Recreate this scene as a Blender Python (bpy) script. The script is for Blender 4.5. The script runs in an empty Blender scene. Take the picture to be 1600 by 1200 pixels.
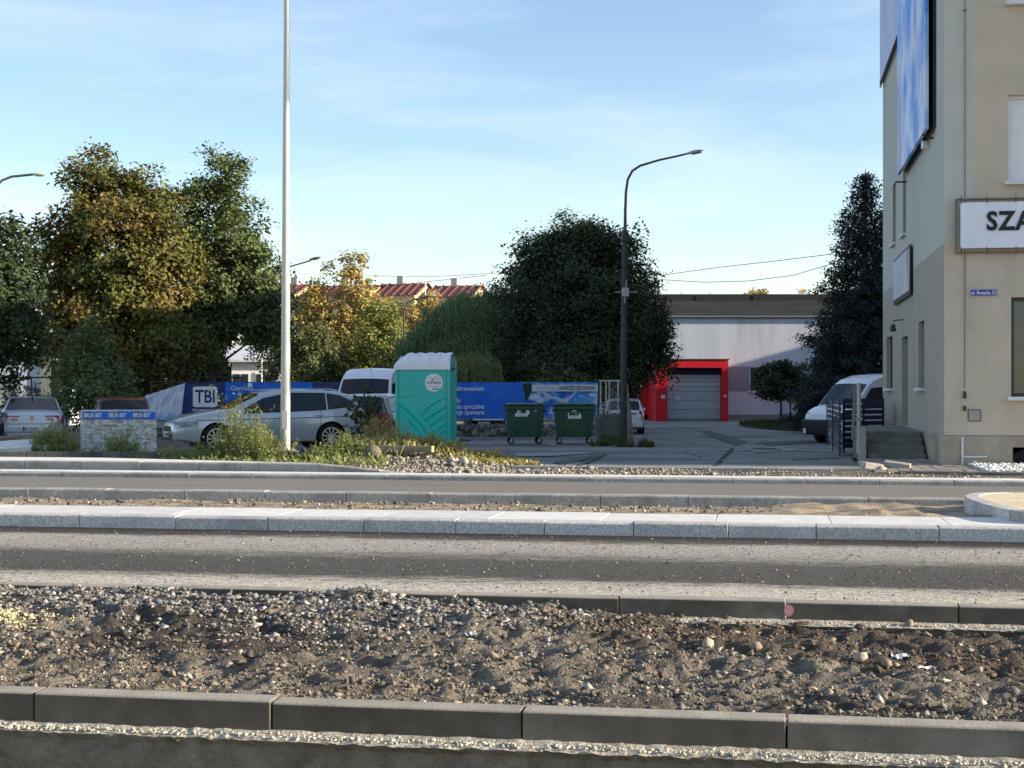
import bpy, bmesh, math, random
import numpy as np
from mathutils import Vector, Matrix, noise
PI = math.pi
R = math.radians
TH = R(9.5)                      # the street runs 9.5 degrees off the picture plane
CT, ST = math.cos(TH), math.sin(TH)
EYE, F, HY = 1.35, 2400.0, 608.0
random.seed(7)
scene = bpy.context.scene
C = scene.collection

# ---------------------------------------------------------------- camera, sky, sun, exposure
cam = bpy.data.cameras.new("camera")
cam.sensor_width = 36
cam.lens = 36 * F / 1600
cam.shift_y = 8 / 1600
cam.clip_end = 20000
cam.clip_start = .1
camo = bpy.data.objects.new("camera", cam)
C.objects.link(camo)
camo.location = (0, 0, EYE)
camo.rotation_euler = (PI / 2, 0, 0)
scene.camera = camo

SUN_EL = R(15)
SUN_AZ = R(-9.0)                 # angle from +X, counter-clockwise
sdir = Vector((math.cos(SUN_EL) * math.cos(SUN_AZ), math.cos(SUN_EL) * math.sin(SUN_AZ), math.sin(SUN_EL)))
world = bpy.data.worlds.new("World")
scene.world = world
world.use_nodes = True
wn, wl = world.node_tree.nodes, world.node_tree.links
wn.clear()
wo = wn.new("ShaderNodeOutputWorld")
wb = wn.new("ShaderNodeBackground")
sky = wn.new("ShaderNodeTexSky")
sky.sky_type = 'NISHITA'
sky.sun_disc = False
sky.sun_elevation = SUN_EL
sky.sun_rotation = PI / 2 - SUN_AZ
sky.altitude = 200
sky.air_density = 1.0
sky.dust_density = .15
sky.ozone_density = 2.0
wb.inputs[1].default_value = .105
# thin cirrus veil mixed into the sky
tc = wn.new("ShaderNodeTexCoord")
mp = wn.new("ShaderNodeMapping")
mp.inputs['Scale'].default_value = (1.2, 1.2, 7)
mp.inputs['Rotation'].default_value = (.12, .1, .4)
ns = wn.new("ShaderNodeTexNoise")
ns.inputs['Scale'].default_value = 2.6
ns.inputs['Detail'].default_value = 7
ns.inputs['Roughness'].default_value = .55
ns.inputs['Distortion'].default_value = .4
rp = wn.new("ShaderNodeValToRGB")
rp.color_ramp.elements[0].position = .38
rp.color_ramp.elements[0].color = (0, 0, 0, 1)
rp.color_ramp.elements[1].position = .82
rp.color_ramp.elements[1].color = (.50, .50, .50, 1)
mx = wn.new("ShaderNodeMix")
mx.data_type = 'RGBA'
mx.inputs[7].default_value = (5.0, 5.3, 5.9, 1)
wl.new(tc.outputs['Generated'], mp.inputs[0])
wl.new(mp.outputs[0], ns.inputs['Vector'])
wl.new(ns.outputs[0], rp.inputs[0])
wl.new(rp.outputs[0], mx.inputs[0])
wbal = wn.new("ShaderNodeMix"); wbal.data_type = 'RGBA'; wbal.blend_type = 'MULTIPLY'; wbal.inputs[0].default_value = 1
wbal.inputs[7].default_value = (1.03, 1.0, .985, 1)       # the camera's white balance
wl.new(sky.outputs[0], wbal.inputs[6])
wl.new(wbal.outputs[2], mx.inputs[6])
wl.new(mx.outputs[2], wb.inputs[0])
wl.new(wb.outputs[0], wo.inputs[0])

sl = bpy.data.lights.new("sun", 'SUN')
sl.energy = 5.0
sl.angle = R(.5)
sl.color = (1, .85, .65)
so = bpy.data.objects.new("sun", sl)
C.objects.link(so)
so.rotation_euler = sdir.to_track_quat('Z', 'Y').to_euler()
scene.view_settings.view_transform = 'Standard'
scene.view_settings.look = 'None'
scene.view_settings.gamma = 1
scene.view_settings.exposure = 1.22
scene.render.engine = 'CYCLES'
scene.cycles.max_bounces = 6
scene.cycles.transparent_max_bounces = 8

# ---------------------------------------------------------------- coordinates
def W2(u, v):                     # street frame (u along the kerbs, v away) -> world x, y
    return (u * CT + v * ST, -u * ST + v * CT)
def X(px, D): return (px - 800) / F * D
def Z(py, D): return EYE - (py - HY) / F * D
def uv_of(x, y): return (x * CT - y * ST, x * ST + y * CT)
def U(px, v):                     # u of a photo column on the line v
    k = (px - 800) / F
    return v / (CT + k * ST) * (k * CT - ST)
GZ = [(-80, -.3), (21.4, -.3), (21.9, .0), (22.6, .06), (25, .05), (27, .02), (30, -.09), (37, -.17), (44, -.36), (47, -.43), (60, -.45), (9000, -.45)]
def gz(x, y):
    v = x * ST + y * CT
    return float(np.interp(v, [a for a, b in GZ], [b for a, b in GZ]))

# ---------------------------------------------------------------- materials
def _rgb(c): return (c[0], c[1], c[2], 1)
MATS = {}
def mat(name, c, c2=None, rough=.8, metal=0, sc=4, lo=.35, hi=.65, det=6, bump=0, bsc=30, spec=.4, rnd=0, stretch=(1, 1, 1), coat=0,
        c3=None, sc3=.6, lo3=.5, hi3=.65, st3=(1, 1, 1), bdist=.02):
    if name in MATS: return MATS[name]
    m = bpy.data.materials.new(name)
    MATS[name] = m
    m.use_nodes = True
    n, l = m.node_tree.nodes, m.node_tree.links
    p = n['Principled BSDF']
    p.inputs['Roughness'].default_value = rough
    p.inputs['Metallic'].default_value = metal
    p.inputs['Specular IOR Level'].default_value = spec
    p.inputs['Coat Weight'].default_value = coat
    p.inputs['Coat Roughness'].default_value = .06
    t = n.new("ShaderNodeTexCoord")
    oi = n.new("ShaderNodeObjectInfo")
    ad = n.new("ShaderNodeVectorMath"); ad.operation = 'MULTIPLY_ADD'
    ad.inputs[1].default_value = (57, 31, 43)
    l.new(oi.outputs['Random'], ad.inputs[0]); l.new(t.outputs['Object'], ad.inputs[2])
    vec = ad.outputs[0]
    col = None
    def nz(scale, st, d):
        mpp = n.new("ShaderNodeMapping"); mpp.inputs['Scale'].default_value = st
        l.new(vec, mpp.inputs[0])
        q = n.new("ShaderNodeTexNoise"); q.inputs['Scale'].default_value = scale; q.inputs['Detail'].default_value = d
        q.inputs['Roughness'].default_value = .6
        l.new(mpp.outputs[0], q.inputs['Vector'])
        return q
    if c2 is None: c2 = tuple(x * .82 for x in c)
    q = nz(sc, stretch, det)
    mr = n.new("ShaderNodeMapRange"); mr.inputs[1].default_value = lo; mr.inputs[2].default_value = hi
    l.new(q.outputs[0], mr.inputs[0])
    mi = n.new("ShaderNodeMix"); mi.data_type = 'RGBA'
    mi.inputs[6].default_value = _rgb(c); mi.inputs[7].default_value = _rgb(c2)
    l.new(mr.outputs[0], mi.inputs[0]); col = mi.outputs[2]
    if c3 is not None:
        q3 = nz(sc3, st3, 5)
        m3 = n.new("ShaderNodeMapRange"); m3.inputs[1].default_value = lo3; m3.inputs[2].default_value = hi3
        l.new(q3.outputs[0], m3.inputs[0])
        x3 = n.new("ShaderNodeMix"); x3.data_type = 'RGBA'; x3.inputs[7].default_value = _rgb(c3)
        l.new(m3.outputs[0], x3.inputs[0]); l.new(col, x3.inputs[6]); col = x3.outputs[2]
    if rnd:
        hs = n.new("ShaderNodeHueSaturation")
        rr = n.new("ShaderNodeMapRange"); rr.inputs[3].default_value = 1 - rnd; rr.inputs[4].default_value = 1 + rnd
        l.new(oi.outputs['Random'], rr.inputs[0]); l.new(rr.outputs[0], hs.inputs['Value'])
        l.new(col, hs.inputs['Color']); col = hs.outputs[0]
    l.new(col, p.inputs['Base Color'])
    if bump:
        qb = nz(bsc, (1, 1, 1), 5)
        b = n.new("ShaderNodeBump"); b.inputs['Strength'].default_value = bump; b.inputs['Distance'].default_value = bdist
        l.new(qb.outputs[0], b.inputs['Height']); l.new(b.outputs[0], p.inputs['Normal'])
    return m

def ramp_mat(name, cols, rough=.75, trans=0, zone=None, zsc=.35, zlo=.45, zhi=.6, bump=0, spec=.3):
    """colour by random island (leaf, stone, blade); zone = second list used in large noise zones"""
    m = bpy.data.materials.new(name); MATS[name] = m
    m.use_nodes = True
    n, l = m.node_tree.nodes, m.node_tree.links
    p = n['Principled BSDF']; p.inputs['Roughness'].default_value = rough
    p.inputs['Specular IOR Level'].default_value = spec
    g = n.new("ShaderNodeNewGeometry")
    def rmp(cs):
        r = n.new("ShaderNodeValToRGB")
        e = r.color_ramp.elements
        while len(e) < len(cs): e.new(.5)
        for i, c in enumerate(cs):
            e[i].position = i / max(1, len(cs) - 1); e[i].color = _rgb(c)
        l.new(g.outputs['Random Per Island'], r.inputs[0])
        return r.outputs[0]
    col = rmp(cols)
    if zone:
        c2 = rmp(zone)
        t = n.new("ShaderNodeTexCoord")
        q = n.new("ShaderNodeTexNoise"); q.inputs['Scale'].default_value = zsc; q.inputs['Detail'].default_value = 3
        l.new(t.outputs['Object'], q.inputs['Vector'])
        mr = n.new("ShaderNodeMapRange"); mr.inputs[1].default_value = zlo; mr.inputs[2].default_value = zhi
        l.new(q.outputs[0], mr.inputs[0])
        mi = n.new("ShaderNodeMix"); mi.data_type = 'RGBA'
        l.new(mr.outputs[0], mi.inputs[0]); l.new(col, mi.inputs[6]); l.new(c2, mi.inputs[7]); col = mi.outputs[2]
    l.new(col, p.inputs['Base Color'])
    if bump:
        t = n.new("ShaderNodeTexCoord")
        q = n.new("ShaderNodeTexNoise"); q.inputs['Scale'].default_value = 60
        l.new(t.outputs['Object'], q.inputs['Vector'])
        b = n.new("ShaderNodeBump"); b.inputs['Strength'].default_value = bump; b.inputs['Distance'].default_value = .01
        l.new(q.outputs[0], b.inputs['Height']); l.new(b.outputs[0], p.inputs['Normal'])
    if trans:
        tr = n.new("ShaderNodeBsdfTranslucent"); l.new(col, tr.inputs[0])
        ms = n.new("ShaderNodeMixShader"); ms.inputs[0].default_value = trans
        l.new(p.outputs[0], ms.inputs[1]); l.new(tr.outputs[0], ms.inputs[2])
        l.new(ms.outputs[0], n['Material Output'].inputs[0])
    return m

# ---------------------------------------------------------------- mesh helpers
class MB:
    def __init__(s): s.v = []; s.f = []; s.m = []
    def add(s, vs, fs, m=0):
        k = len(s.v); s.v += [tuple(a) for a in vs]
        for f in fs: s.f.append(tuple(k + i for i in f)); s.m.append(m)
        return s
    def box(s, c, d, rz=0, m=0, top=None, rot=None):
        hx, hy, hz = d[0] / 2, d[1] / 2, d[2] / 2
        tx, ty = top or (1, 1)
        P = [Vector((x * (tx if z > 0 else 1), y * (ty if z > 0 else 1), z)) for z in (-hz, hz) for x, y in ((-hx, -hy), (hx, -hy), (hx, hy), (-hx, hy))]
        M = rot if rot else Matrix.Rotation(rz, 3, 'Z')
        return s.add([M @ p + Vector(c) for p in P], [(3, 2, 1, 0), (4, 5, 6, 7), (0, 1, 5, 4), (1, 2, 6, 5), (2, 3, 7, 6), (3, 0, 4, 7)], m)
    def tube(s, pts, r, n=8, m=0, caps=True):
        pts = [Vector(p) for p in pts]
        rs = r if isinstance(r, (list, tuple)) else [r] * len(pts)
        vs = []; ref = None
        for i, p in enumerate(pts):
            d = (pts[min(i + 1, len(pts) - 1)] - pts[max(i - 1, 0)]).normalized()
            if ref is None: ref = Vector((0, 0, 1)) if abs(d.z) < .9 else Vector((1, 0, 0))
            a = d.cross(ref).normalized(); b = d.cross(a).normalized(); ref = b.cross(d) if False else ref
            for k in range(n):
                t = 2 * PI * k / n
                vs.append(p + (a * math.cos(t) + b * math.sin(t)) * rs[i])
        fs = []
        for i in range(len(pts) - 1):
            for k in range(n):
                k2 = (k + 1) % n
                fs.append((i * n + k, i * n + k2, (i + 1) * n + k2, (i + 1) * n + k))
        if caps:
            fs.append(tuple(range(n))[::-1]); fs.append(tuple((len(pts) - 1) * n + k for k in range(n)))
        return s.add(vs, fs, m)
    def lathe(s, prof, c=(0, 0, 0), n=24, m=0, axis='Z', caps=True):
        vs = []; fs = []
        for r_, h in prof:
            for k in range(n):
                t = 2 * PI * k / n
                if axis == 'Z': q = (r_ * math.cos(t), r_ * math.sin(t), h)
                elif axis == 'Y': q = (r_ * math.cos(t), h, r_ * math.sin(t))
                else: q = (h, r_ * math.cos(t), r_ * math.sin(t))
                vs.append((q[0] + c[0], q[1] + c[1], q[2] + c[2]))
        for i in range(len(prof) - 1):
            for k in range(n):
                k2 = (k + 1) % n
                fs.append((i * n + k, i * n + k2, (i + 1) * n + k2, (i + 1) * n + k))
        if caps: fs.append(tuple(range(n))[::-1]); fs.append(tuple((len(prof) - 1) * n + k for k in range(n)))
        return s.add(vs, fs, m)
    def prism(s, pts, y0, y1, m=0, plane='XZ'):
        n = len(pts)
        if plane == 'XZ': vs = [(a, y0, b) for a, b in pts] + [(a, y1, b) for a, b in pts]
        elif plane == 'YZ': vs = [(y0, a, b) for a, b in pts] + [(y1, a, b) for a, b in pts]
        else: vs = [(a, b, y0) for a, b in pts] + [(a, b, y1) for a, b in pts]
        fs = [tuple(range(n)), tuple(range(n, 2 * n))[::-1]] + [(i, n + i, n + (i + 1) % n, (i + 1) % n) for i in range(n)]
        return s.add(vs, fs, m)
    def grid(s, P, m=0):          # P[i][j] points
        a, b = len(P), len(P[0])
        vs = [q for row in P for q in row]
        return s.add(vs, [(i * b + j, i * b + j + 1, (i + 1) * b + j + 1, (i + 1) * b + j) for i in range(a - 1) for j in range(b - 1)], m)
    def build(s, name, mats, parent=None, bevel=0, smooth=0, fix=True):
        me = bpy.data.meshes.new(name)
        me.from_pydata(s.v, [], s.f)
        if not isinstance(mats, (list, tuple)): mats = [mats]
        for q in mats: me.materials.append(q)
        me.polygons.foreach_set('material_index', s.m)
        if fix:
            bm = bmesh.new(); bm.from_mesh(me); bmesh.ops.recalc_face_normals(bm, faces=bm.faces); bm.to_mesh(me); bm.free()
        if smooth:
            me.polygons.foreach_set('use_smooth', [True] * len(me.polygons))
            me.set_sharp_from_angle(angle=R(smooth))
        me.update()
        o = bpy.data.objects.new(name, me); C.objects.link(o)
        if parent: o.parent = parent
        if bevel:
            b = o.modifiers.new('bevel', 'BEVEL'); b.width = bevel; b.segments = 2; b.limit_method = 'ANGLE'; b.angle_limit = R(35)
        return o

def fast(name, V, Fa, m, parent=None, smooth=False, mi=None):
    """V (n,3), Fa (k,3|4) numpy -> object"""
    me = bpy.data.meshes.new(name)
    k, w = Fa.shape
    me.vertices.add(len(V)); me.vertices.foreach_set('co', np.ascontiguousarray(V, dtype=np.float32).ravel())
    me.loops.add(k * w); me.loops.foreach_set('vertex_index', np.ascontiguousarray(Fa, dtype=np.int32).ravel())
    me.polygons.add(k)
    me.polygons.foreach_set('loop_start', np.arange(0, k * w, w, dtype=np.int32))
    try: me.polygons.foreach_set('loop_total', np.full(k, w, dtype=np.int32))
    except Exception: pass
    for q in (m if isinstance(m, (list, tuple)) else [m]): me.materials.append(q)
    if mi is not None: me.polygons.foreach_set('material_index', mi)
    if smooth: me.polygons.foreach_set('use_smooth', np.ones(k, dtype=bool))
    me.update(calc_edges=True)
    o = bpy.data.objects.new(name, me); C.objects.link(o)
    if parent: o.parent = parent
    return o

def tag(o, label=None, cat=None, group=None, kind=None):
    if label: o['label'] = label
    if cat: o['category'] = cat
    if group: o['group'] = group
    if kind: o['kind'] = kind
    return o
def thing(name, label, cat, loc=(0, 0, 0), rz=0, group=None):
    o = bpy.data.objects.new(name, None); C.objects.link(o)
    o.empty_display_size = .3
    o.location = loc; o.rotation_euler = (0, 0, rz)
    return tag(o, label, cat, group)
def copy_tree(o, parent=None):
    c = o.copy(); C.objects.link(c); c.parent = parent
    for ch in list(o.children): copy_tree(ch, c)
    return c
def street(o):
    o.rotation_euler = (0, 0, -TH); return o
def text(s_, size, m, parent, loc, rot=(PI / 2, 0, 0), name='lettering', ext=.003, align='LEFT', bold=0, sx=1, sp=1):
    cu = bpy.data.curves.new('t', 'FONT'); cu.body = s_; cu.size = size; cu.extrude = ext; cu.align_x = align; cu.offset = bold; cu.space_character = sp
    cu.resolution_u = 3
    t = bpy.data.objects.new('t', cu); C.objects.link(t)
    bpy.context.view_layer.update()
    me = bpy.data.meshes.new_from_object(t.evaluated_get(bpy.context.evaluated_depsgraph_get()))
    bpy.data.objects.remove(t); bpy.data.curves.remove(cu)
    me.materials.clear(); me.materials.append(m)
    o = bpy.data.objects.new(name, me); C.objects.link(o)
    o.location = loc; o.rotation_euler = rot; o.scale = (sx, 1, 1)
    if parent: o.parent = parent
    return o

ICO = None
def stones(pts, size, seed, squash=.65, hi=True, jit=.22):
    """angular stones at pts (n,3) with radius size (n,) -> V, F"""
    rng = np.random.default_rng(seed)
    if hi:
        bm = bmesh.new(); bmesh.ops.create_icosphere(bm, subdivisions=1, radius=1)
        B = np.array([v.co[:] for v in bm.verts]); T = np.array([[v.index for v in f.verts] for f in bm.faces]); bm.free()
    else:
        B = np.array([(1, 0, 0), (-1, 0, 0), (0, 1, 0), (0, -1, 0), (0, 0, 1), (0, 0, -1)], float)
        T = np.array([(0, 2, 4), (2, 1, 4), (1, 3, 4), (3, 0, 4), (2, 0, 5), (1, 2, 5), (3, 1, 5), (0, 3, 5)])
    n = len(pts); b = len(B)
    V = np.repeat(B[None], n, 0) * (1 + rng.normal(0, jit, (n, b, 1)))
    V += rng.normal(0, jit * .4, V.shape)
    V *= np.stack([rng.uniform(.75, 1.35, n), rng.uniform(.7, 1.1, n), rng.uniform(squash * .7, squash * 1.3, n)], 1)[:, None]
    a, e = rng.uniform(0, 2 * PI, n), rng.normal(0, .45, n)
    ca, sa, ce, se = np.cos(a), np.sin(a), np.cos(e), np.sin(e)
    x, y, z = V[..., 0].copy(), V[..., 1].copy(), V[..., 2].copy()
    y, z = y * ce[:, None] - z * se[:, None], y * se[:, None] + z * ce[:, None]
    V = np.stack([x * ca[:, None] - y * sa[:, None], x * sa[:, None] + y * ca[:, None], z], 2)
    V = V * np.asarray(size)[:, None, None] + np.asarray(pts)[:, None]
    Fa = (T[None] + (np.arange(n) * b)[:, None, None]).reshape(-1, 3)
    return V.reshape(-1, 3), Fa

def leaves(ctr, n, sig, size, seed, up=.5, asp=.6, hang=0., outward=.6, center=None):
    """n leaf quads scattered in gaussian clumps round ctr (m,3)"""
    rng = np.random.default_rng(seed)
    ctr = np.asarray(ctr, float)
    idx = rng.integers(0, len(ctr), n)
    s3 = np.array(sig if hasattr(sig, '__len__') else (sig, sig, sig * .75))
    off = rng.normal(0, 1, (n, 3)) * s3
    P = ctr[idx] + off
    cen = ctr.mean(0) if center is None else np.array(center)
    od = P - cen; od /= np.linalg.norm(od, axis=1, keepdims=True) + 1e-6
    N = od * outward + np.array([0, 0, up]) + rng.normal(0, .55, (n, 3))
    N /= np.linalg.norm(N, axis=1, keepdims=True) + 1e-6
    t = rng.normal(0, 1, (n, 3)); t[:, 2] -= hang
    t -= (t * N).sum(1, keepdims=True) * N; t /= np.linalg.norm(t, axis=1, keepdims=True) + 1e-6
    b = np.cross(N, t)
    s = size * rng.uniform(.6, 1.35, (n, 1))
    V = np.stack([P - t * s * .5, P + b * s * asp * .5 + N * s * .08, P + t * s * .5, P - b * s * asp * .5 + N * s * .08], 1).reshape(-1, 3)
    return V, np.arange(4 * n).reshape(-1, 4)

def crown_pts(c, r, n, seed, lump=.22, pw=.42):
    rng = np.random.default_rng(seed)
    d = rng.normal(0, 1, (n, 3)); d /= np.linalg.norm(d, axis=1, keepdims=True)
    k = np.array([1 + lump * noise.noise(Vector(q) * 1.9 + Vector((seed, 0, 0))) * 2 for q in d])
    rr = rng.uniform(0, 1, n) ** pw * k
    return np.array(c) + d * rr[:, None] * np.array(r)

def tree(name, label, x, y, lobes, nclump, nleaf, lsize, m, bark, trunk_r, seed, sig=.3, K=1, cat='tree', group=None, base=None, trunk_h=None, up=.5, asp=.6, hang=0, limbs=10, lean=(0, 0), pw=.42):
    """lobes: list of (dx, dy, z_center, rx, ry, rz) round the trunk"""
    z0 = gz(x, y) if base is None else base
    lobes = [(a * K, b * K, EYE + (c - EYE) * K, d * K, e * K, f * K) for a, b, c, d, e, f in lobes]
    t = thing(name, label, cat, (x, y, z0), 0, group)
    rng = random.Random(seed)
    vol = [max(.05, (l[3] * l[4] * l[5]) ** .72) for l in lobes]; tv = sum(vol)
    P = np.concatenate([crown_pts((l[0], l[1], l[2] - z0), l[3:6], max(4, int(nclump * w / tv)), seed + i * 7, pw=pw) for i, (l, w) in enumerate(zip(lobes, vol))])
    V, Fa = leaves(P, nleaf, sig, lsize, seed, up=up, asp=asp, hang=hang)
    zc = float(P[:, 2].mean())
    ht = trunk_h or zc
    mb = MB()
    k = 6
    mb.tube([(lean[0] * i / k + rng.uniform(-.05, .05) * trunk_r * 4, lean[1] * i / k, ht * i / k - (.1 if i == 0 else 0)) for i in range(k + 1)], [trunk_r * (1.25 if i == 0 else 1 - .75 * i / k) for i in range(k + 1)], 9)
    mb.build('trunk', bark, t, smooth=60)
    mb = MB()
    for i in range(limbs):
        q = P[rng.randrange(len(P))]
        f = rng.uniform(.25, .85)
        s = Vector((lean[0] * f, lean[1] * f, ht * f))
        e = Vector(q); mid = (s + e) / 2 + Vector((rng.uniform(-.2, .2), rng.uniform(-.2, .2), -.1 * (e - s).length + .2))
        mb.tube([s, mid, e], [trunk_r * .4 * (1 - .4 * f), trunk_r * .22, .015], 5)
    if limbs: mb.build('branches', bark, t, smooth=60)
    fast('crown', V, Fa, m, t)
    return t
# ================================================================ GROUND, ROADS, KERBS
M_dirt = mat('soil', (.17, .14, .11), (.09, .075, .06), sc=3, bump=.8, bsc=18, c3=(.08, .10, .04), sc3=.5, rough=.95)
M_sand = mat('sand', (.50, .43, .32), (.38, .32, .24), sc=5, bump=.6, bsc=35, rough=.95)
M_asph = mat('fresh_asphalt', (.40, .36, .30), (.24, .21, .175), sc=26, det=8, lo=.4, hi=.62, bump=.9, bsc=70, rough=.95, bdist=.02,
             c3=(.07, .066, .062), sc3=.55, lo3=.44, hi3=.56, st3=(.12, 1.1, 1))
M_road2 = mat('worn_asphalt', (.205, .187, .165), (.155, .142, .127), sc=3, stretch=(.1, 2.5, 1), bump=.3, bsc=60, rough=.9)
M_conc = mat('dark_kerb_concrete', (.128, .108, .083), (.086, .074, .057), sc=6, det=9, bump=.25, bsc=70, rough=.9, rnd=.16, c3=(.21, .19, .155), sc3=2.0, lo3=.52, hi3=.72)
M_kerb_lit = mat('sunlit_kerb_top', (.36, .325, .27), (.27, .245, .205), sc=5, det=9, bump=.2, bsc=60, rough=.95, rnd=.06, c3=(.18, .165, .14), sc3=3, lo3=.58, hi3=.75)  # kerb top paler than its face, sunlight put into the colour
M_haunch = mat('rough_concrete', (.28, .245, .18), (.145, .125, .09), sc=9, det=9, bump=1, bsc=45, rough=.95, bdist=.03)
M_mortar_lit = mat('sunlit_mortar', (.50, .465, .39), (.30, .28, .225), sc=14, bump=1, bsc=50, rough=.95)  # mortar ledge over the haunch, made paler with sunlight in its colour
M_gran = mat('grey_granite', (.60, .575, .55), (.38, .365, .355), sc=45, det=5, lo=.42, hi=.6, bump=.25, bsc=120, rough=.75, rnd=.10, c3=(.30, .30, .31), sc3=1.3, lo3=.5, hi3=.75)
M_gran2 = mat('worn_granite', (.44, .415, .38), (.29, .275, .255), sc=30, det=6, lo=.4, hi=.62, bump=.3, bsc=90, rough=.8, rnd=.14, c3=(.22, .21, .19), sc3=2.2, lo3=.48, hi3=.7)
M_slab = mat('pale_slab', (.70, .68, .65), (.58, .57, .55), sc=6, bump=.15, bsc=80, rough=.85, rnd=.08)
M_yard = mat('old_asphalt', (.27, .265, .26), (.14, .138, .138), sc=2.2, stretch=(.45, 1.6, 1), det=10, lo=.35, hi=.7, bump=.35, bsc=40, rough=.85, c3=(.11, .11, .112), sc3=.35, lo3=.5, hi3=.58, st3=(.5, 1.3, 1))

def frange(a, b, s):
    r = []; x = a
    while x < b - 1e-6: r.append(x); x += s
    r.append(b); return r

us = [-4000, -1200, -400, -160, -80, -50] + frange(-30, 16, .35) + [30, 60, 120, 400, 1200, 4000]
vs = [-60, -10, 0, 5, 9, 14, 18, 21.3] + frange(21.4, 32, .16) + frange(32.5, 60, 1.2) + [75, 100, 150, 300, 700, 1500, 4000, 9000]
P = []
for v in vs:
    row = []
    for u in us:
        z = float(np.interp(v, [a for a, b in GZ], [b for a, b in GZ]))
        if 22 < v < 33 and -30 < u < 3:
            z += .045 * (noise.noise(Vector((u * .9, v * .9, 0))) + .5 * noise.noise(Vector((u * 3, v * 3, 4))))
            # low heap the weeds and the timber lie on
            z += .20 * math.exp(-((u + 6.4) / 1.7) ** 2 - ((v - 26.6) / 1.5) ** 2)
        row.append((u, v, z - .012))
    P.append(row)
g = street(MB().grid(P).build('ground', M_dirt, smooth=80)); tag(g, kind='structure')
def heap(x, y):
    u, v = uv_of(x, y)
    return gz(x, y) + (.20 * math.exp(-((u + 6.4) / 1.7) ** 2 - ((v - 26.6) / 1.5) ** 2) + .045 * (noise.noise(Vector((u * .9, v * .9, 0))) + .5 * noise.noise(Vector((u * 3, v * 3, 4)))) if 22 < v < 33 else 0)

def slab_struct(name, u0, u1, v0, v1, z0, z1, m, nu=1, bumpy=0, kind='structure'):
    """one horizontal sheet with skirts, street frame"""
    mb = MB()
    mb.box(((u0 + u1) / 2, (v0 + v1) / 2, (z0 + z1) / 2), (u1 - u0, v1 - v0, z1 - z0))
    o = street(mb.build(name, m)); tag(o, kind=kind); return o
road = slab_struct('road', -90, 60, 8.90, 13.80, -.35, .03, M_asph)
road2 = slab_struct('road', -90, 60, 17.56, 21.74, -.35, .03, M_road2)

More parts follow.
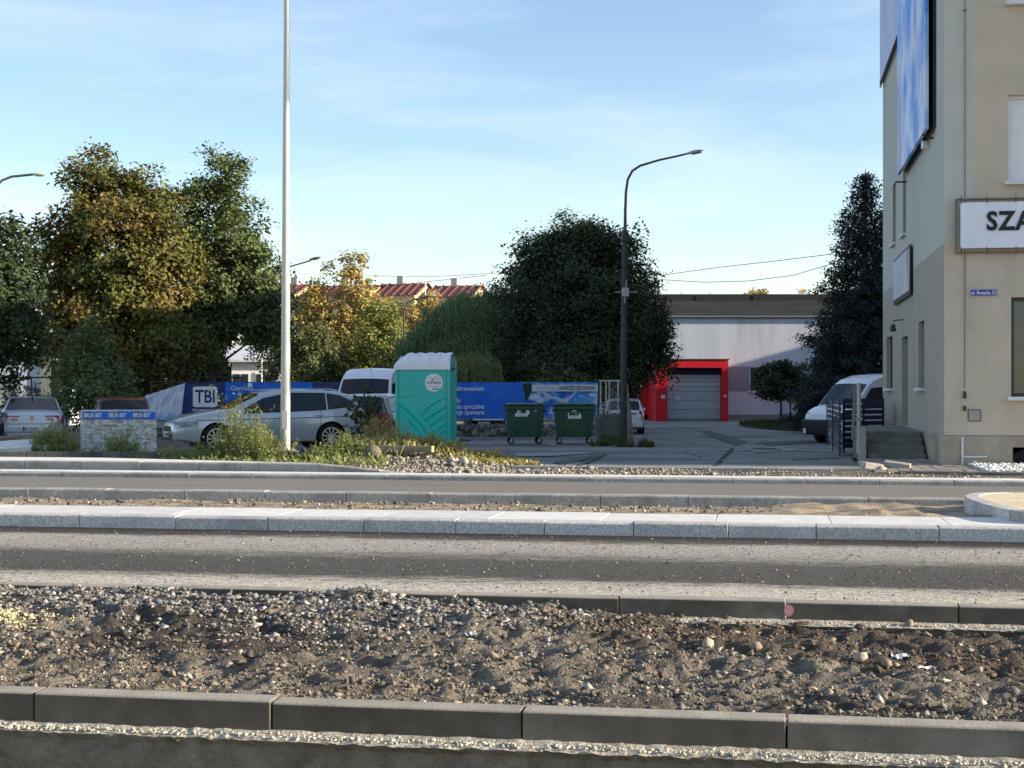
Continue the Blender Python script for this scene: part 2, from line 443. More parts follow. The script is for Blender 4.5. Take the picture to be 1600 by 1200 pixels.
# darker fresh asphalt along the granite kerb and in the middle of the lane (a stain with its own ragged edges)
rg = np.random.default_rng(3)
def ragged(name, u0, u1, v0, v1, z, m, step=.08, amp=.06, seed=0, low_only=False):
    n = int((u1 - u0) / step)
    a = []; b = []; c = []
    for i in range(n + 1):
        u = u0 + (u1 - u0) * i / n
        e = amp * (noise.noise(Vector((u * 1.3, seed, 0))) + .6 * noise.noise(Vector((u * 9, seed, 3))))
        e2 = amp * (noise.noise(Vector((u * 1.1, seed + 9, 0))) + .6 * noise.noise(Vector((u * 8, seed + 5, 3))))
        a.append((u, v0 + e, z)); b.append((u, v1 if low_only else v1 + e2, z))
    o = street(MB().grid([a, b]).build(name, m)); tag(o, kind='structure'); return o
def banded_road():
    m = bpy.data.materials.new('sandy_asphalt'); m.use_nodes = True
    n, l = m.node_tree.nodes, m.node_tree.links; p = n['Principled BSDF']; p.inputs['Roughness'].default_value = .95; p.inputs['Specular IOR Level'].default_value = .2
    t = n.new('ShaderNodeTexCoord'); s = n.new('ShaderNodeSeparateXYZ'); l.new(t.outputs['Object'], s.inputs[0])
    def nz(sc, st, det=6, rough=.6):
        a = n.new('ShaderNodeMapping'); a.inputs['Scale'].default_value = st; l.new(t.outputs['Object'], a.inputs[0])
        q = n.new('ShaderNodeTexNoise'); q.inputs['Scale'].default_value = sc; q.inputs['Detail'].default_value = det; q.inputs['Roughness'].default_value = rough; l.new(a.outputs[0], q.inputs[0]); return q.outputs[0]
    def math_(op, a, b, c=None):
        q = n.new('ShaderNodeMath'); q.operation = op
        for i, v in enumerate((a, b, c)):
            if v is None: continue
            if isinstance(v, (int, float)): q.inputs[i].default_value = v
            else: l.new(v, q.inputs[i])
        return q.outputs[0]
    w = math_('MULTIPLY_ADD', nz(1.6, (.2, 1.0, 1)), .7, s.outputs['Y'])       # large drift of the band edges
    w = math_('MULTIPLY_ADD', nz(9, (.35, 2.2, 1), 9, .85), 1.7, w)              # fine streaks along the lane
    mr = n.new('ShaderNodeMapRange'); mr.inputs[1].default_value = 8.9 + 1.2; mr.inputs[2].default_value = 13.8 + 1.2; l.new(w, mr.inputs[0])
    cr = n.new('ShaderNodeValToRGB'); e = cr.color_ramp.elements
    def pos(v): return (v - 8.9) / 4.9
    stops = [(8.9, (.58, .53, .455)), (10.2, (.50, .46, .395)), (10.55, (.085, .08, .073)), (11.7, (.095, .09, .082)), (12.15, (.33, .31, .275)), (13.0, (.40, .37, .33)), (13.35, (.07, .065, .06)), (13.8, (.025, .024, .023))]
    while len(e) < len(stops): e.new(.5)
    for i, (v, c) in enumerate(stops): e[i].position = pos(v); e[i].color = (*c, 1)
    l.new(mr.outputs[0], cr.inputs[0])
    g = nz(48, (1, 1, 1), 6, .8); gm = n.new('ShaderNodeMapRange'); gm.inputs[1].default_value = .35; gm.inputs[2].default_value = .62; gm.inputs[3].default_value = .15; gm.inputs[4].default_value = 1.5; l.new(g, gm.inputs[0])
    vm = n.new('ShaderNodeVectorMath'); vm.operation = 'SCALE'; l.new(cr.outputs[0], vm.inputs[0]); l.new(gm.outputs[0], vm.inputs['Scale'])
    l.new(vm.outputs[0], p.inputs['Base Color'])
    b = n.new('ShaderNodeBump'); b.inputs['Strength'].default_value = 1; b.inputs['Distance'].default_value = .012; l.new(nz(60, (1, 1, 1), 5, .7), b.inputs['Height']); l.new(b.outputs[0], p.inputs['Normal'])
    return m
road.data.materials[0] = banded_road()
M_tack = mat('black_asphalt_edge', (.035, .033, .032), (.075, .07, .065), sc=18, stretch=(.5, 1.5, 1), bump=.8, bsc=60, rough=.9)
M_lane = mat('dark_lane_asphalt', (.115, .105, .095), (.24, .22, .19), sc=14, stretch=(.35, 2.2, 1), lo=.42, hi=.72, bump=.9, bsc=60, rough=.95)
#ragged('road_edge_strip', -40, 25, 13.35, 13.788, .034, M_tack, seed=1, amp=.12, low_only=True)
#ragged('road_lane_strip', -40, 25, 11.0, 12.0, .034, M_lane, seed=2, amp=.22)
M_sandroad = mat('sandy_road_edge', (.50, .45, .36), (.32, .29, .235), sc=24, det=8, bump=.8, bsc=60, rough=.95)
#ragged('road_sand_strip', -40, 25, 8.95, 9.75, .034, M_sandroad, seed=4, amp=.10)
#ragged('road_sand_strip', -40, 25, 22.0 - .62, 21.74, .034, M_sandroad, seed=6, amp=.05)

# ---- kerbs: a haunch with one object per kerbstone
def haunch(name, v_face, z_led, depth, m_face, m_top, u0=-9, u1=6, zb=-.35, rag=.02):
    n = int((u1 - u0) / .03)
    rows = [[] for _ in range(5)]
    for i in range(n + 1):
        u = u0 + (u1 - u0) * i / n
        e = noise.noise(Vector((u * 2.1, v_face, 1))) * rag * 1.2 + noise.noise(Vector((u * 14, v_face, 2))) * rag * .8 + noise.noise(Vector((u * 41, v_face, 3))) * rag * .5
        e2 = noise.noise(Vector((u * 25, v_face, 7))) * .006
        rows[0].append((u, v_face + .02, z_led + .012 + e2))
        rows[1].append((u, v_face - .012, z_led + .006 + e2))
        rows[2].append((u, v_face - depth + e, z_led - .008 + noise.noise(Vector((u * 18, 0, 9))) * .008))
        rows[3].append((u, v_face - depth + .016, z_led - .035 + e2))
        rows[4].append((u, v_face - depth + .012, zb))
    mb = MB(); mb.grid(rows[:3], 1); mb.grid([rows[2], rows[3], rows[4]], 0)
    o = street(mb.build(name, [m_face, m_top])); tag(o, kind='structure'); return o
def kerbstone_mesh(L, th, h, ch=.012):
    mb = MB(); mb.prism([(0, -h), (0, -ch * 1.2), (ch, 0), (th, 0), (th, -h)], -L / 2, L / 2, plane='YZ')
    mb.m[3] = 1; mb.m[4] = 1          # top and chamfer slot; near kerbs carry painted sunlight here
    return mb
def kerb_run(parent, joints, v, z, th, h, m, mtop=None, gap=.007, ch=.012, bev=.004, jig=.0045, zf=None, seed=0):
    rr = random.Random(seed); cache = {}
    for a, b in zip(joints[:-1], joints[1:]):
        L = round(b - a - gap, 3)
        if L not in cache:
            cache[L] = kerbstone_mesh(L, th, h, ch).build('kerbstone', [m, mtop or m], parent, bevel=bev); o = cache[L]
        else:
            o = cache[L].copy(); C.objects.link(o); o.parent = parent
        uc = (a + b) / 2
        zz = z if zf is None else zf(uc)
        o.location = (uc, v + rr.uniform(-jig, jig), zz + rr.uniform(-jig, jig))
        o.rotation_euler = (0, 0 if zf is None else -math.atan2(zf(b) - zf(a), b - a), rr.uniform(-jig, jig) * .8)
def joints(off, pitch, a, b):
    k0 = int(math.floor((a - off) / pitch)); k1 = int(math.ceil((b - off) / pitch))
    return [off + k * pitch for k in range(k0, k1 + 1)]

k1 = haunch('kerb', 5.66, .03, .09, M_haunch, M_mortar_lit, rag=.02)
kerb_run(k1, joints(-.912, .975, -5.5, 3.5), 5.67, .15, .115, .28, M_conc, M_kerb_lit, seed=1, ch=.006)
k2 = haunch('kerb', 8.81, .04, .11, M_haunch, M_mortar_lit, u0=-9, u1=7)
kerb_run(k2, joints(-.852, .945, -7.5, 5.5), 8.82, .15, .115, .28, M_conc, M_kerb_lit, seed=2, ch=.006)
paint = mat('pink_paint', (.75, .16, .22), (.8, .35, .35), sc=30)
mb = MB(); mb.lathe([(.034, -.002), (.034, .0)], n=20, axis='Y'); mb.lathe([(.022, -.004), (.022, -.0025)], n=16, axis='Y', m=1)
pd = mb.build('paint_dot', [paint, mat('pale_pink_paint', (.85, .45, .48))], k2)
zpd = EYE - (954 - HY) / F * (8.82 / (CT + (1231 - 800) / F * ST))
pd.location = (U(1231, 8.82), 8.822, zpd)

# median: granite kerb, pale slabs, sand, second granite kerb
med = slab_struct('median_bed', -60, 40, 14.0, 17.4, -.35, .02, M_sand)
kw = slab_struct('kerb', -60, 40, 13.82, 14.02, -.35, .0, M_haunch)
kerb_run(kw, [-13, -12, -11, -10, -9.1, -8.3, -7.4, -6.5, -5.53, -4.62, -3.7, -2.83, -2.01, -1.2, -.357, .41, 1.46, 2.4, 3.4, 4.4, 5.4, 6.4], 13.79, .15, .2, .17, M_gran, seed=3, ch=.012)
pv = slab_struct('pavement', -60, 40, 13.995, 14.93, .0, .08, M_sand)
mb = MB(); mb.box((0, 0, 0), (1.03, .90, .06)); s0 = mb.build('paving_slab', M_slab, pv, bevel=.004)
for i, u in enumerate(np.arange(-12.4, 5, 1.036)):
    o = s0 if i == 0 else s0.copy()
    if i: C.objects.link(o); o.parent = pv
    o.location = (u, 14.455, .118 + random.uniform(-.002, .002)); o.rotation_euler = (random.uniform(-.004, .004), random.uniform(-.003, .003), 0)
# sand trough
n = 520; rows = []
vv = [14.915, 15.0, 15.25, 15.6, 16.1, 16.6, 17.0, 17.33]
for j, v in enumerate(vv):
    row = []
    for i in range(n + 1):
        u = -16 + 24 * i / n
        z = [.150, .125, .10, .07, .05, .04, .035, .03][j]
        z += .03 * noise.noise(Vector((u * 1.2, v * 1.5, 0))) + .014 * noise.noise(Vector((u * 7, v * 6, 2))) * (j > 0)
        if u > -.6: z += .05 * max(0, min(1, (u + .6) / 1.5)) * (1 if 0 < j else .2) * (1 + noise.noise(Vector((u * 2.5, v, 5))))
        if j == 0: z = min(z, .146)
        row.append((u, v, max(z, .022)))
    rows.append(row)
o = street(MB().grid(rows).build('sand_strip', mat('damp_sand', (.42, .34, .235), (.20, .165, .125), sc=4, lo=.4, hi=.6, bump=1, bsc=40, rough=.95), smooth=60)); tag(o, kind='structure')
kf = slab_struct('kerb', -60, 40, 17.36, 17.56, -.35, .0, M_haunch)
kerb_run(kf, joints(-2.876, .99, -13, 6), 17.32, .15, .22, .17, M_gran2, seed=4)
# far low kerb, pale strip, raised granite kerb that sinks to the right
kl = slab_struct('kerb', -60, 40, 21.76, 22.0, -.35, .0, M_haunch)
kerb_run(kl, joints(-2.5, 1.0, -16, 9), 21.72, .094, .2, .12, M_gran2, seed=5)
slab_struct('pavement', -60, 7, 21.925, 22.42, -.3, .097, M_slab)
kg = slab_struct('kerb', -60, -5.2, 22.66, 22.8, -.3, .0, M_haunch)
kerb_run(kg, joints(-6.77, .96, -18, -5.2), 22.6, .22, .15, .2, M_gran2, seed=6, zf=lambda u: .22 if u < -6.9 else max(.06, .22 - (u + 6.9) * .09))
# pale pavement behind it on the left and a dark edging that curves off
pr = []
for u in [-60] + frange(-20, -5.4, .5):
    z = (.22 if u < -6.9 else max(.06, .22 - (u + 6.9) * .09)) - .016
    w = 1.45 if u < -11 else max(.12, 1.45 - (u + 11) * .3)
    pr.append([(u, 22.75, z - .2), (u, 22.755, z), (u, 22.755 + w, z), (u, 22.76 + w, z - .25)])
o = street(MB().grid(pr).build('pavement', M_slab)); tag(o, kind='structure')
ke = []
pts = []
for px in range(-260, 400, 30):
    D = 28.0 - .9 * max(0, (px - 200) / 190) ** 2
    pts.append((X(px, D), D))
dk = thing('garden_edging', 'low dark concrete edging curving in front of the weeds and the wrapped pallet', 'edging', (0, 0, 0))
for i, (a, b) in enumerate(zip(pts[:-1], pts[1:])):
    a = Vector(a); b = Vector(b); c = (a + b) / 2; L = (b - a).length - .008
    top = .21 - .18 * max(0, (i - 16) / 5)
    mb = MB(); mb.box((0, 0, 0), (L, .08, .3)); e = mb.build('edging_stone', mat('dark_edging', (.075, .08, .078), (.12, .12, .11), sc=4, rough=.9, bump=.2, rnd=.15), dk, bevel=.008)
    e.location = (c.x, c.y, top - .15); e.rotation_euler.z = math.atan2((b - a).y, (b - a).x)

# ---- rounded kerb nose of the traffic island on the right
outer = [(1690, 806, 13.5), (1600, 799, 13.8), (1560, 793, 14.27), (1530, 785, 14.9), (1512, 778, 15.5), (1508, 773.5, 15.95), (1530, 769, 16.35), (1600, 767.5, 16.5), (1690, 767, 16.55)]
oc = [(X(a, d), d) for a, b, d in outer]
def smoothpts(P, n):
    P = [Vector((p[0], p[1], 0)) for p in P]; out = []
    for i in range(len(P) - 1):
        p0, p1, p2, p3 = P[max(i - 1, 0)], P[i], P[i + 1], P[min(i + 2, len(P) - 1)]
        for k in range(n):
            t = k / n
            out.append(.5 * ((2 * p1) + (-p0 + p2) * t + (2 * p0 - 5 * p1 + 4 * p2 - p3) * t * t + (-p0 + 3 * p1 - 3 * p2 + p3) * t ** 3))
    out.append(P[-1]); return out
oc = smoothpts(oc, 6)
cen = Vector((X(1640, 15.2), 15.2, 0))
inn = []
for i, p in enumerate(oc):
    d = (oc[min(i + 1, len(oc) - 1)] - oc[max(0, i - 1)]).normalized()
    nrm = Vector((d.y, -d.x, 0))
    if nrm.dot(cen - p) < 0: nrm = -nrm
    inn.append(p + nrm * .15)
isl = MB().add([(p.x, p.y, .243) for i, p in enumerate(inn)] + [(cen.x, cen.y, .262)], [(i, i + 1, len(inn)) for i in range(len(inn) - 1)]).build('traffic_island', mat('yellow_sand', (.74, .63, .42), (.6, .5, .33), sc=3, bump=.5, bsc=25, rough=.95))
tag(isl, kind='structure')
cuts = [0, 9, 15, 21, 27, 33, 40, len(oc) - 1]
for a, b in zip(cuts[:-1], cuts[1:]):
    mb = MB(); ps = []
    for i in range(a, b + 1):
        p, q = oc[i], inn[i]
        if i == a and a: f = (oc[a + 1] - oc[a]).normalized() * .004; p = p + f; q = q + f
        ps.append([(q.x, q.y, -.02), (q.x, q.y, .25), (p.x, p.y, .25), (p.x, p.y, -.02)])
    mb.grid(ps)
    k = 4; nn = (b - a + 1)
    mb.f.append((0, 1, 2, 3)); mb.m.append(0); mb.f.append(tuple((nn - 1) * 4 + j for j in range(4))); mb.m.append(0)
    mb.build('kerbstone', M_gran if a % 2 else M_gran2, isl, bevel=.008)

# ---------------------------------------------------------------- rubble between the two near kerbs
def sg(x): return 1 / (1 + math.exp(-max(-30, min(30, x))))
def rub(u, v):
    t = (v - 5.8) / 3.0
    h = .115 * (1 - sg((v - 6.2) * 5)) + .045 * sg((v - 6.2) * 5)
    left = sg(-(u + 2.0) * 2.5); mid = sg(-(u + .75) * 3.5) * (1 - left)
    ridge = math.exp(-((v - 8.35) / .55) ** 2)
    h += ridge * (.095 * left + .06 * mid)
    h += .06 * math.exp(-((u + 2.32) / .35) ** 2 - ((v - 8.55) / .35) ** 2)
    h += .035 * math.exp(-((u + 4.1) / .6) ** 2 - ((v - 8.5) / .4) ** 2)
    right = sg((u + .55) * 4)
    h -= right * (.06 * math.exp(-((v - 8.3) / .45) ** 2)) 
    h += right * .05 * math.exp(-((u - .1) / .3) ** 2 - ((v - 8.0) / .2) ** 2)
    n1 = noise.fractal(Vector((u * 1.1, v * 1.6, 3)), .8, 2.1, 3)
    n2 = noise.fractal(Vector((u * 5, v * 6, 8)), .8, 2.1, 3)
    edge = min(1, (v - 5.78) / .35, (8.83 - v) / .12)
    n3 = noise.fractal(Vector((u * 13, v * 13, 5)), .7, 2.1, 3)
    h += (.036 * n1 + .040 * n2 + .022 * n3) * max(.15, edge)
    # shallow wheel ruts that cross the bed
    h -= .03 * math.exp(-((v - 7.2 - .25 * u) / .12) ** 2) * sg((u + 2.6) * 4)
    if v < 5.9: h = min(h, .135)
    return h
nu, nv = 440, 128
U0, U1, V0, V1 = -7.0, 4.6, 5.775, 8.83
HG = np.zeros((nv + 1, nu + 1)); VV = np.zeros((nv + 1, nu + 1, 3))
for j in range(nv + 1):
    for i in range(nu + 1):
        u = U0 + (U1 - U0) * i / nu; v = V0 + (V1 - V0) * j / nv
        z = rub(u, v) + .012 * noise.noise(Vector((u * 22, v * 22, 1))) + .006 * noise.noise(Vector((u * 55, v * 55, 1)))
        if v < 5.84: z = min(z, .138)
        HG[j, i] = z; VV[j, i] = (u, v, z)
ii = np.arange(nu * nv); jj = ii // nu; ic = ii % nu
Fq = np.stack([jj * (nu + 1) + ic, jj * (nu + 1) + ic + 1, (jj + 1) * (nu + 1) + ic + 1, (jj + 1) * (nu + 1) + ic], 1)
M_rub = mat('dug_soil', (.235, .20, .155), (.095, .08, .063), sc=7, det=10, lo=.38, hi=.62, bump=1, bsc=45, rough=.95, bdist=.03, c3=(.055, .045, .036), sc3=.75, lo3=.53, hi3=.62)
fc = VV.reshape(-1, 3)[Fq[:, 0]]
def darkmask(u, v):
    n = noise.fractal(Vector((u * 1.6, v * 2.2, 40)), .8, 2.1, 4) * .55
    return (math.exp(-((v - 8.25) / .62) ** 2) * sg((u + .95) * 3) + n * .45 + .28 * math.exp(-((v - 8.0) / .5) ** 2 - ((u + 3.6) / .8) ** 2) + .45 * sg((u - .35 - .5 * (7.6 - v)) * 4)) > .42
dm = np.array([1 if darkmask(a, b) else 0 for a, b in fc[:, :2]], dtype=np.int32)
M_rubd = mat('dark_dug_soil', (.115, .088, .062), (.06, .047, .036), sc=7, det=10, bump=1, bsc=45, rough=.95, bdist=.03)
rb = street(fast('rubble_bed', VV.reshape(-1, 3), Fq, [M_rub, M_rubd], mi=dm)); tag(rb, kind='structure')
def hgt(u, v):
    i = np.clip(((u - U0) / (U1 - U0) * nu).astype(int), 0, nu); j = np.clip(((v - V0) / (V1 - V0) * nv).astype(int), 0, nv)
    return HG[j, i]
rng = np.random.default_rng(11)
N = 120000
v = rng.uniform(V0 + .01, V1 - .01, N); u = (rng.uniform(-.62, .47, N) * v * 1.02 - .05 * v)
dens = np.array([noise.fractal(Vector((a * .9, b * 1.6, 20)), .8, 2, 3) for a, b in zip(u, v)])
heapw = np.exp(-((v - 8.3) / .6) ** 2) * (1 / (1 + np.exp((u + .6) * 3)))
keep = (rng.uniform(0, 1, N) < np.clip(.50 + dens * .9 + heapw * .8, .12, 1))
u, v, heapw = u[keep], v[keep], heapw[keep]
sz = rng.lognormal(-5.3, .62, len(u)) * (1 + .6 * heapw); sz = np.clip(sz, .0025, .026)
pts = np.stack([u, v, hgt(u, v) + sz * .25], 1)
M_st = ramp_mat('crushed_stone', [(.05, .045, .04), (.17, .15, .12), (.08, .07, .055), (.30, .26, .20), (.12, .11, .10), (.22, .185, .14), (.07, .06, .05), (.18, .145, .105), (.46, .42, .35)], rough=.85, bump=.4)
V, Fa = stones(pts, sz, 5, hi=False, jit=.3, squash=.6)
grey = (1 / (1 + np.exp((u + .9 + .5 * rng.normal(0, 1, len(u))) * 3))) * (v > 7.7 + .3 * rng.normal(0, 1, len(v)))
dk_s = np.array([darkmask(a, b) for a, b in zip(u, v)]) & (rng.uniform(0, 1, len(u)) < .8)
smi = np.where(dk_s, 2, np.where(grey > .5, 1, 0)).astype(np.int32)
M_stg = ramp_mat('grey_crushed_stone', [(.06, .06, .06), (.17, .165, .16), (.10, .10, .10), (.32, .30, .28), (.13, .13, .125), (.22, .21, .20), (.46, .43, .39)], rough=.85, bump=.3)
M_std = ramp_mat('dark_clods', [(.05, .04, .03), (.09, .07, .05), (.13, .10, .07), (.07, .055, .04), (.17, .135, .10), (.28, .24, .19)], rough=.9, bump=.4)
o = street(fast('crushed_stone', V, Fa, [M_st, M_stg, M_std], mi=np.repeat(smi, 8))); tag(o, 'crushed stone and clods strewn over the dug strip between the two dark kerbs', 'gravel', kind='stuff')
# larger lumps, one object together with the rest of the stones nobody counts
big = [(700 + 33, 955, .045), (1012, 1000, .03), (1345, 1040, .055), (1385, 1035, .05), (735, 1000, .035), (1240, 1017, .03), (590, 972, .035), (400, 985, .04), (430, 985, .045), (1105, 1012, .055),
       (1180, 1010, .05), (1420, 990, .05), (1300, 1000, .04), (85, 925, .035), (70, 922, .03), (92, 925, .03), (1530, 1055, .03), (1375, 1098, .03), (870, 1080, .02), (250, 1040, .02), (980, 930 + 70, .03)]
pb = []; sb = []
for px, py, s in big:
    vv_ = 7.0
    for _ in range(12):
        z = rub(U(px, vv_), vv_); D = (EYE - z) * F / (py - HY); vv_ = min(8.75, max(5.85, D * (CT + (px - 800) / F * ST)))
    pb.append((U(px, vv_), vv_, rub(U(px, vv_), vv_) + s * .3)); sb.append(s)
V, Fa = stones(np.array(pb), np.array(sb) * .68, 9, hi=True, jit=.12)
o = street(fast('broken_rock', V, Fa, ramp_mat('broken_rock', [(.40, .33, .24), (.22, .17, .12), (.50, .44, .35), (.30, .25, .19)], bump=.6))); tag(o, 'scattered larger lumps of broken rock lying on the dug strip', 'rocks', kind='stuff')
# scraps of white film
for px, py, w, lab in ((1412, 1040, .09, 'torn white plastic scrap, left of the two lying on the dark soil at right'), (1448, 1041, .08, 'torn white plastic scrap, right of the two lying on the dark soil at right'), (735, 1000, .05, 'small crumpled white scrap on the gravel heap in the middle')):
    vv_ = 7.5
    for _ in range(12):
        z = rub(U(px, vv_), vv_); D = (EYE - z) * F / (py - HY); vv_ = D * (CT + (px - 800) / F * ST)
    uu = U(px, vv_); rr = random.Random(px)
    G = [[(w * (i / 7 - .5) * (1 + .3 * rr.random()), .05 * (j / 3 - .5) + rr.uniform(-.006, .006), rr.uniform(0, .022)) for i in range(8)] for j in range(4)]
    mb = MB().grid(G)
    mb.f = [f for f in mb.f if rr.random() > .25]; mb.m = [0] * len(mb.f)
    o = mb.build('plastic_scrap', mat('white_plastic_film', (.85, .86, .88), (.7, .72, .76), sc=8, rough=.4), fix=False)
    x, y = W2(uu, vv_); o.location = (x, y, rub(uu, vv_) + .012); o.rotation_euler.z = rr.uniform(-.4, .2); tag(o, lab, 'scrap')
# yellow sand spot at left
vv_ = 7.6
pts = np.stack([rng.normal(U(5, 7.75), .13, 900), rng.normal(7.75, .10, 900), np.zeros(900)], 1); pts[:, 2] = hgt(pts[:, 0], pts[:, 1]) + .006
V, Fa = stones(pts, rng.uniform(.004, .012, 900), 2, hi=False)
o = street(fast('yellow_sand', V, Fa, ramp_mat('yellow_sand_grains', [(.62, .52, .24), (.55, .48, .30), (.7, .62, .36)]))); tag(o, 'spill of yellow sand on the rubble at the far left', 'sand', kind='stuff')

# mortar crumbs on the two ledges
pp = []
for vf, zz, n in ((5.61, .032, 2600), (8.76, .04, 2200)):
    uu = rng.uniform(-6, 4, n); pp.append(np.stack([uu, vf + rng.normal(0, .022, n), np.full(n, zz) + rng.uniform(-.004, .004, n)], 1))
pp = np.concatenate(pp)
V, Fa = stones(pp, rng.uniform(.003, .011, len(pp)), 4, hi=False)
o = street(fast('mortar_crumbs', V, Fa, ramp_mat('mortar_crumbs', [(.50, .46, .37), (.38, .35, .28), (.60, .56, .47)]))); tag(o, 'pale mortar crumbs along the ledges at the foot of the dark kerbs', 'mortar', kind='stuff')
# pebbles on the sandy lane, soil crumbs in the median
N = 2600
u = rng.uniform(-8, 5, N); v = rng.uniform(9.0, 13.7, N); s = rng.uniform(.004, .011, N)
p1_ = np.stack([u, v, np.full(N, .036)], 1)
N = 3200
u2 = rng.uniform(-9, 6, N); v2 = rng.uniform(15.1, 17.2, N)
p2_ = np.stack([u2, v2, .05 + .03 * np.array([noise.noise(Vector((a * 1.2, b * 1.5, 0))) for a, b in zip(u2, v2)]) + .04 * (16 - v2).clip(0, 1)], 1); s2 = rng.lognormal(-4.3, .5, N).clip(.006, .05)
V, Fa = stones(np.concatenate([p1_, p2_]), np.concatenate([s, s2]), 12, hi=False)
o = street(fast('loose_pebbles', V, Fa, M_st)); tag(o, 'loose pebbles on the sandy lane and along the median', 'pebbles', kind='stuff')
# stony verge behind the far kerb
N = 26000
u = rng.uniform(-9, 12, N); v = np.where(u < -5, rng.uniform(22.8, 26.5, N), rng.uniform(22.45, 25.4, N) + .0)
lim = np.interp(u, [-9, -7, -5, -3, 2, 12], [25.2, 26.6, 26.2, 25.4, 24.6, 24.0]); k = (v < lim) & (rng.uniform(0, 1, N) < np.interp(u, [-4, -1, 12], [1, .55, .45])) & ~((u < -5) & (v < 22.78))
u, v = u[k], v[k]
s = rng.lognormal(-4.2, .55, len(u)).clip(.008, .075)
s *= np.interp(u, [-8, -5, -2, 1, 12], [.9, 1.15, .9, .6, .5])
z = np.array([heap(*W2(a, b)) for a, b in zip(u, v)]) + s * .2
V, Fa = stones(np.stack([u, v, z], 1), s, 6, hi=False, jit=.3)
o = street(fast('verge_gravel', V, Fa, ramp_mat('verge_stone', [(.11, .10, .085), (.26, .225, .18), (.17, .15, .125), (.38, .34, .28), (.21, .18, .145), (.46, .42, .35)], bump=.4))); tag(o, 'coarse stony gravel along the verge behind the far kerb', 'gravel', kind='stuff')
for px, py, s_, lab in ((725, 727, .12, 'yellowish rock on the stony verge in front of the turquoise toilet'), (742, 721, .07, 'small pale rock at the end of the dry grass slope'), (1376, 742, .11, 'pale broken concrete lump by the corner of the paving')):
    D = 25.6 if px < 1000 else 24.4
    V, Fa = stones(np.zeros((1, 3)), np.array([s_]), int(px), hi=True, jit=.1)
    o = fast('rock', V, Fa, mat('tan_rock', (.5, .42, .30), (.36, .30, .22), sc=12, bump=.5, bsc=30)); o.location = (X(px, D), D, heap(X(px, D), D) + s_ * .3); tag(o, lab, 'rock')

# ---------------------------------------------------------------- yard asphalt
def yard_u0(v): return float(np.interp(v, [24.7, 27, 30, 35, 42, 48, 52, 60, 110], [-3.9, -4.6, -5.6, -7.0, -10, -10, -10, -15, -25])) + .18 * noise.noise(Vector((v * 1.5, 0, 0)))
def yard_u1(v): return float(np.interp(v, [24.7, 28.5, 33, 33.6, 60, 110], [1.62, 1.62, 1.7, 5, 12, 16]))
rows = []
for v in frange(24.9, 34, .3) + frange(34.8, 60, 1.1) + [64, 70, 80, 90, 100, 104]:
    a, b = yard_u0(v), yard_u1(v); r_ = []
    for i in range(61):
        u = a + (b - a) * i / 60
        z = float(np.interp(v, [q for q, w in GZ], [w for q, w in GZ])) + .02 + .012 * noise.noise(Vector((u * .7, v * .6, 9))) + .035 * (v < 26) * 0
        r_.append((u, v, z))
    rows.append(r_)
rows.insert(0, [(a, b - .02, c - .15) for a, b, c in rows[0]])
yd = street(MB().grid(rows).build('asphalt_yard', M_yard, smooth=60)); tag(yd, kind='structure')
def yz(x, y):
    v = x * ST + y * CT
    return gz(x, y) + .03
def ground_pt(px, py, off=.035):
    D = 40.
    for _ in range(40):
        z = gz(X(px, D), D) + off
        D = .6 * D + .4 * (EYE - z) * F / (py - HY)
    return X(px, D), D, gz(X(px, D), D) + off
M_patch = mat('patch_asphalt', (.06, .06, .066), (.085, .085, .09), sc=3, rough=.8, bump=.2)
M_palep = mat('pale_patch', (.30, .30, .30), (.22, .22, .22), sc=4, rough=.85)
def patch(name, poly, m, kind='structure', off=.036):
    P_ = [ground_pt(a, b, off) for a, b in poly]
    o = MB().add(P_, [tuple(range(len(P_)))]).build(name, m); tag(o, kind=kind); return o
patch('asphalt_patch', [(1092, 673), (1108, 672), (1168, 690), (1150, 696), (1126, 688)], M_patch)
#patch('asphalt_patch', [(1148, 703), (1166, 702), (1200, 716), (1150, 724), (1122, 727), (1140, 712)], M_patch, off=.04)
patch('asphalt_patch', [(862, 722), (905, 714), (945, 708), (950, 710), (910, 719), (880, 725)], M_patch)
patch('asphalt_patch', [(1180, 691), (1290, 686), (1296, 690), (1200, 696)], M_patch)
patch('asphalt_patch', [(800, 708), (880, 706), (940, 707), (870, 712), (810, 713)], M_palep)
patch('asphalt_patch', [(1165, 699), (1215, 698), (1260, 703), (1180, 707)], M_palep, off=.042)
def crack(pts, w, m):
    rr = random.Random(int(pts[0][0])); L = []; 
    for (a, b), (c, d) in zip(pts[:-1], pts[1:]):
        for k in range(8):
            t = k / 8; L.append((a + (c - a) * t + rr.uniform(-1.6, 1.6), b + (d - b) * t + rr.uniform(-.25, .25)))
    up = []; dn = []
    for a, b in L:
        x, y, z = ground_pt(a, b, .034); q = w * rr.uniform(.4, 1.5)
        up.append((x - q * .4, y + q, z)); dn.append((x + q * .4, y - q, z))
    o = MB().grid([up, dn]).build('asphalt_crack', m); tag(o, kind='structure')
M_crk = mat('crack_fill', (.03, .03, .032), rough=.9)
for c_, w_ in (([(1145, 700), (1128, 716), (1118, 729)], .07), ([(905, 727), (930, 717), (946, 708)], .10), ([(1000, 684), (1060, 690), (1140, 700)], .06), ([(1165, 712), (1240, 717), (1320, 716)], .08), ([(1050, 664), (1110, 676), (1150, 690)], .06), ([(800, 714), (850, 720), (905, 727)], .08), ([(1010, 700), (1070, 706), (1100, 716)], .04)): crack(c_, w_, M_crk)
x, y, z = ground_pt(1192, 703)
mh = thing('manhole', 'round manhole in a pale collar sunk in the yard asphalt', 'manhole', (x, y, z + .006))
MB().lathe([(.46, 0), (.46, .03), (.36, .03), (.36, .012)], n=32).build('collar', M_palep, mh)
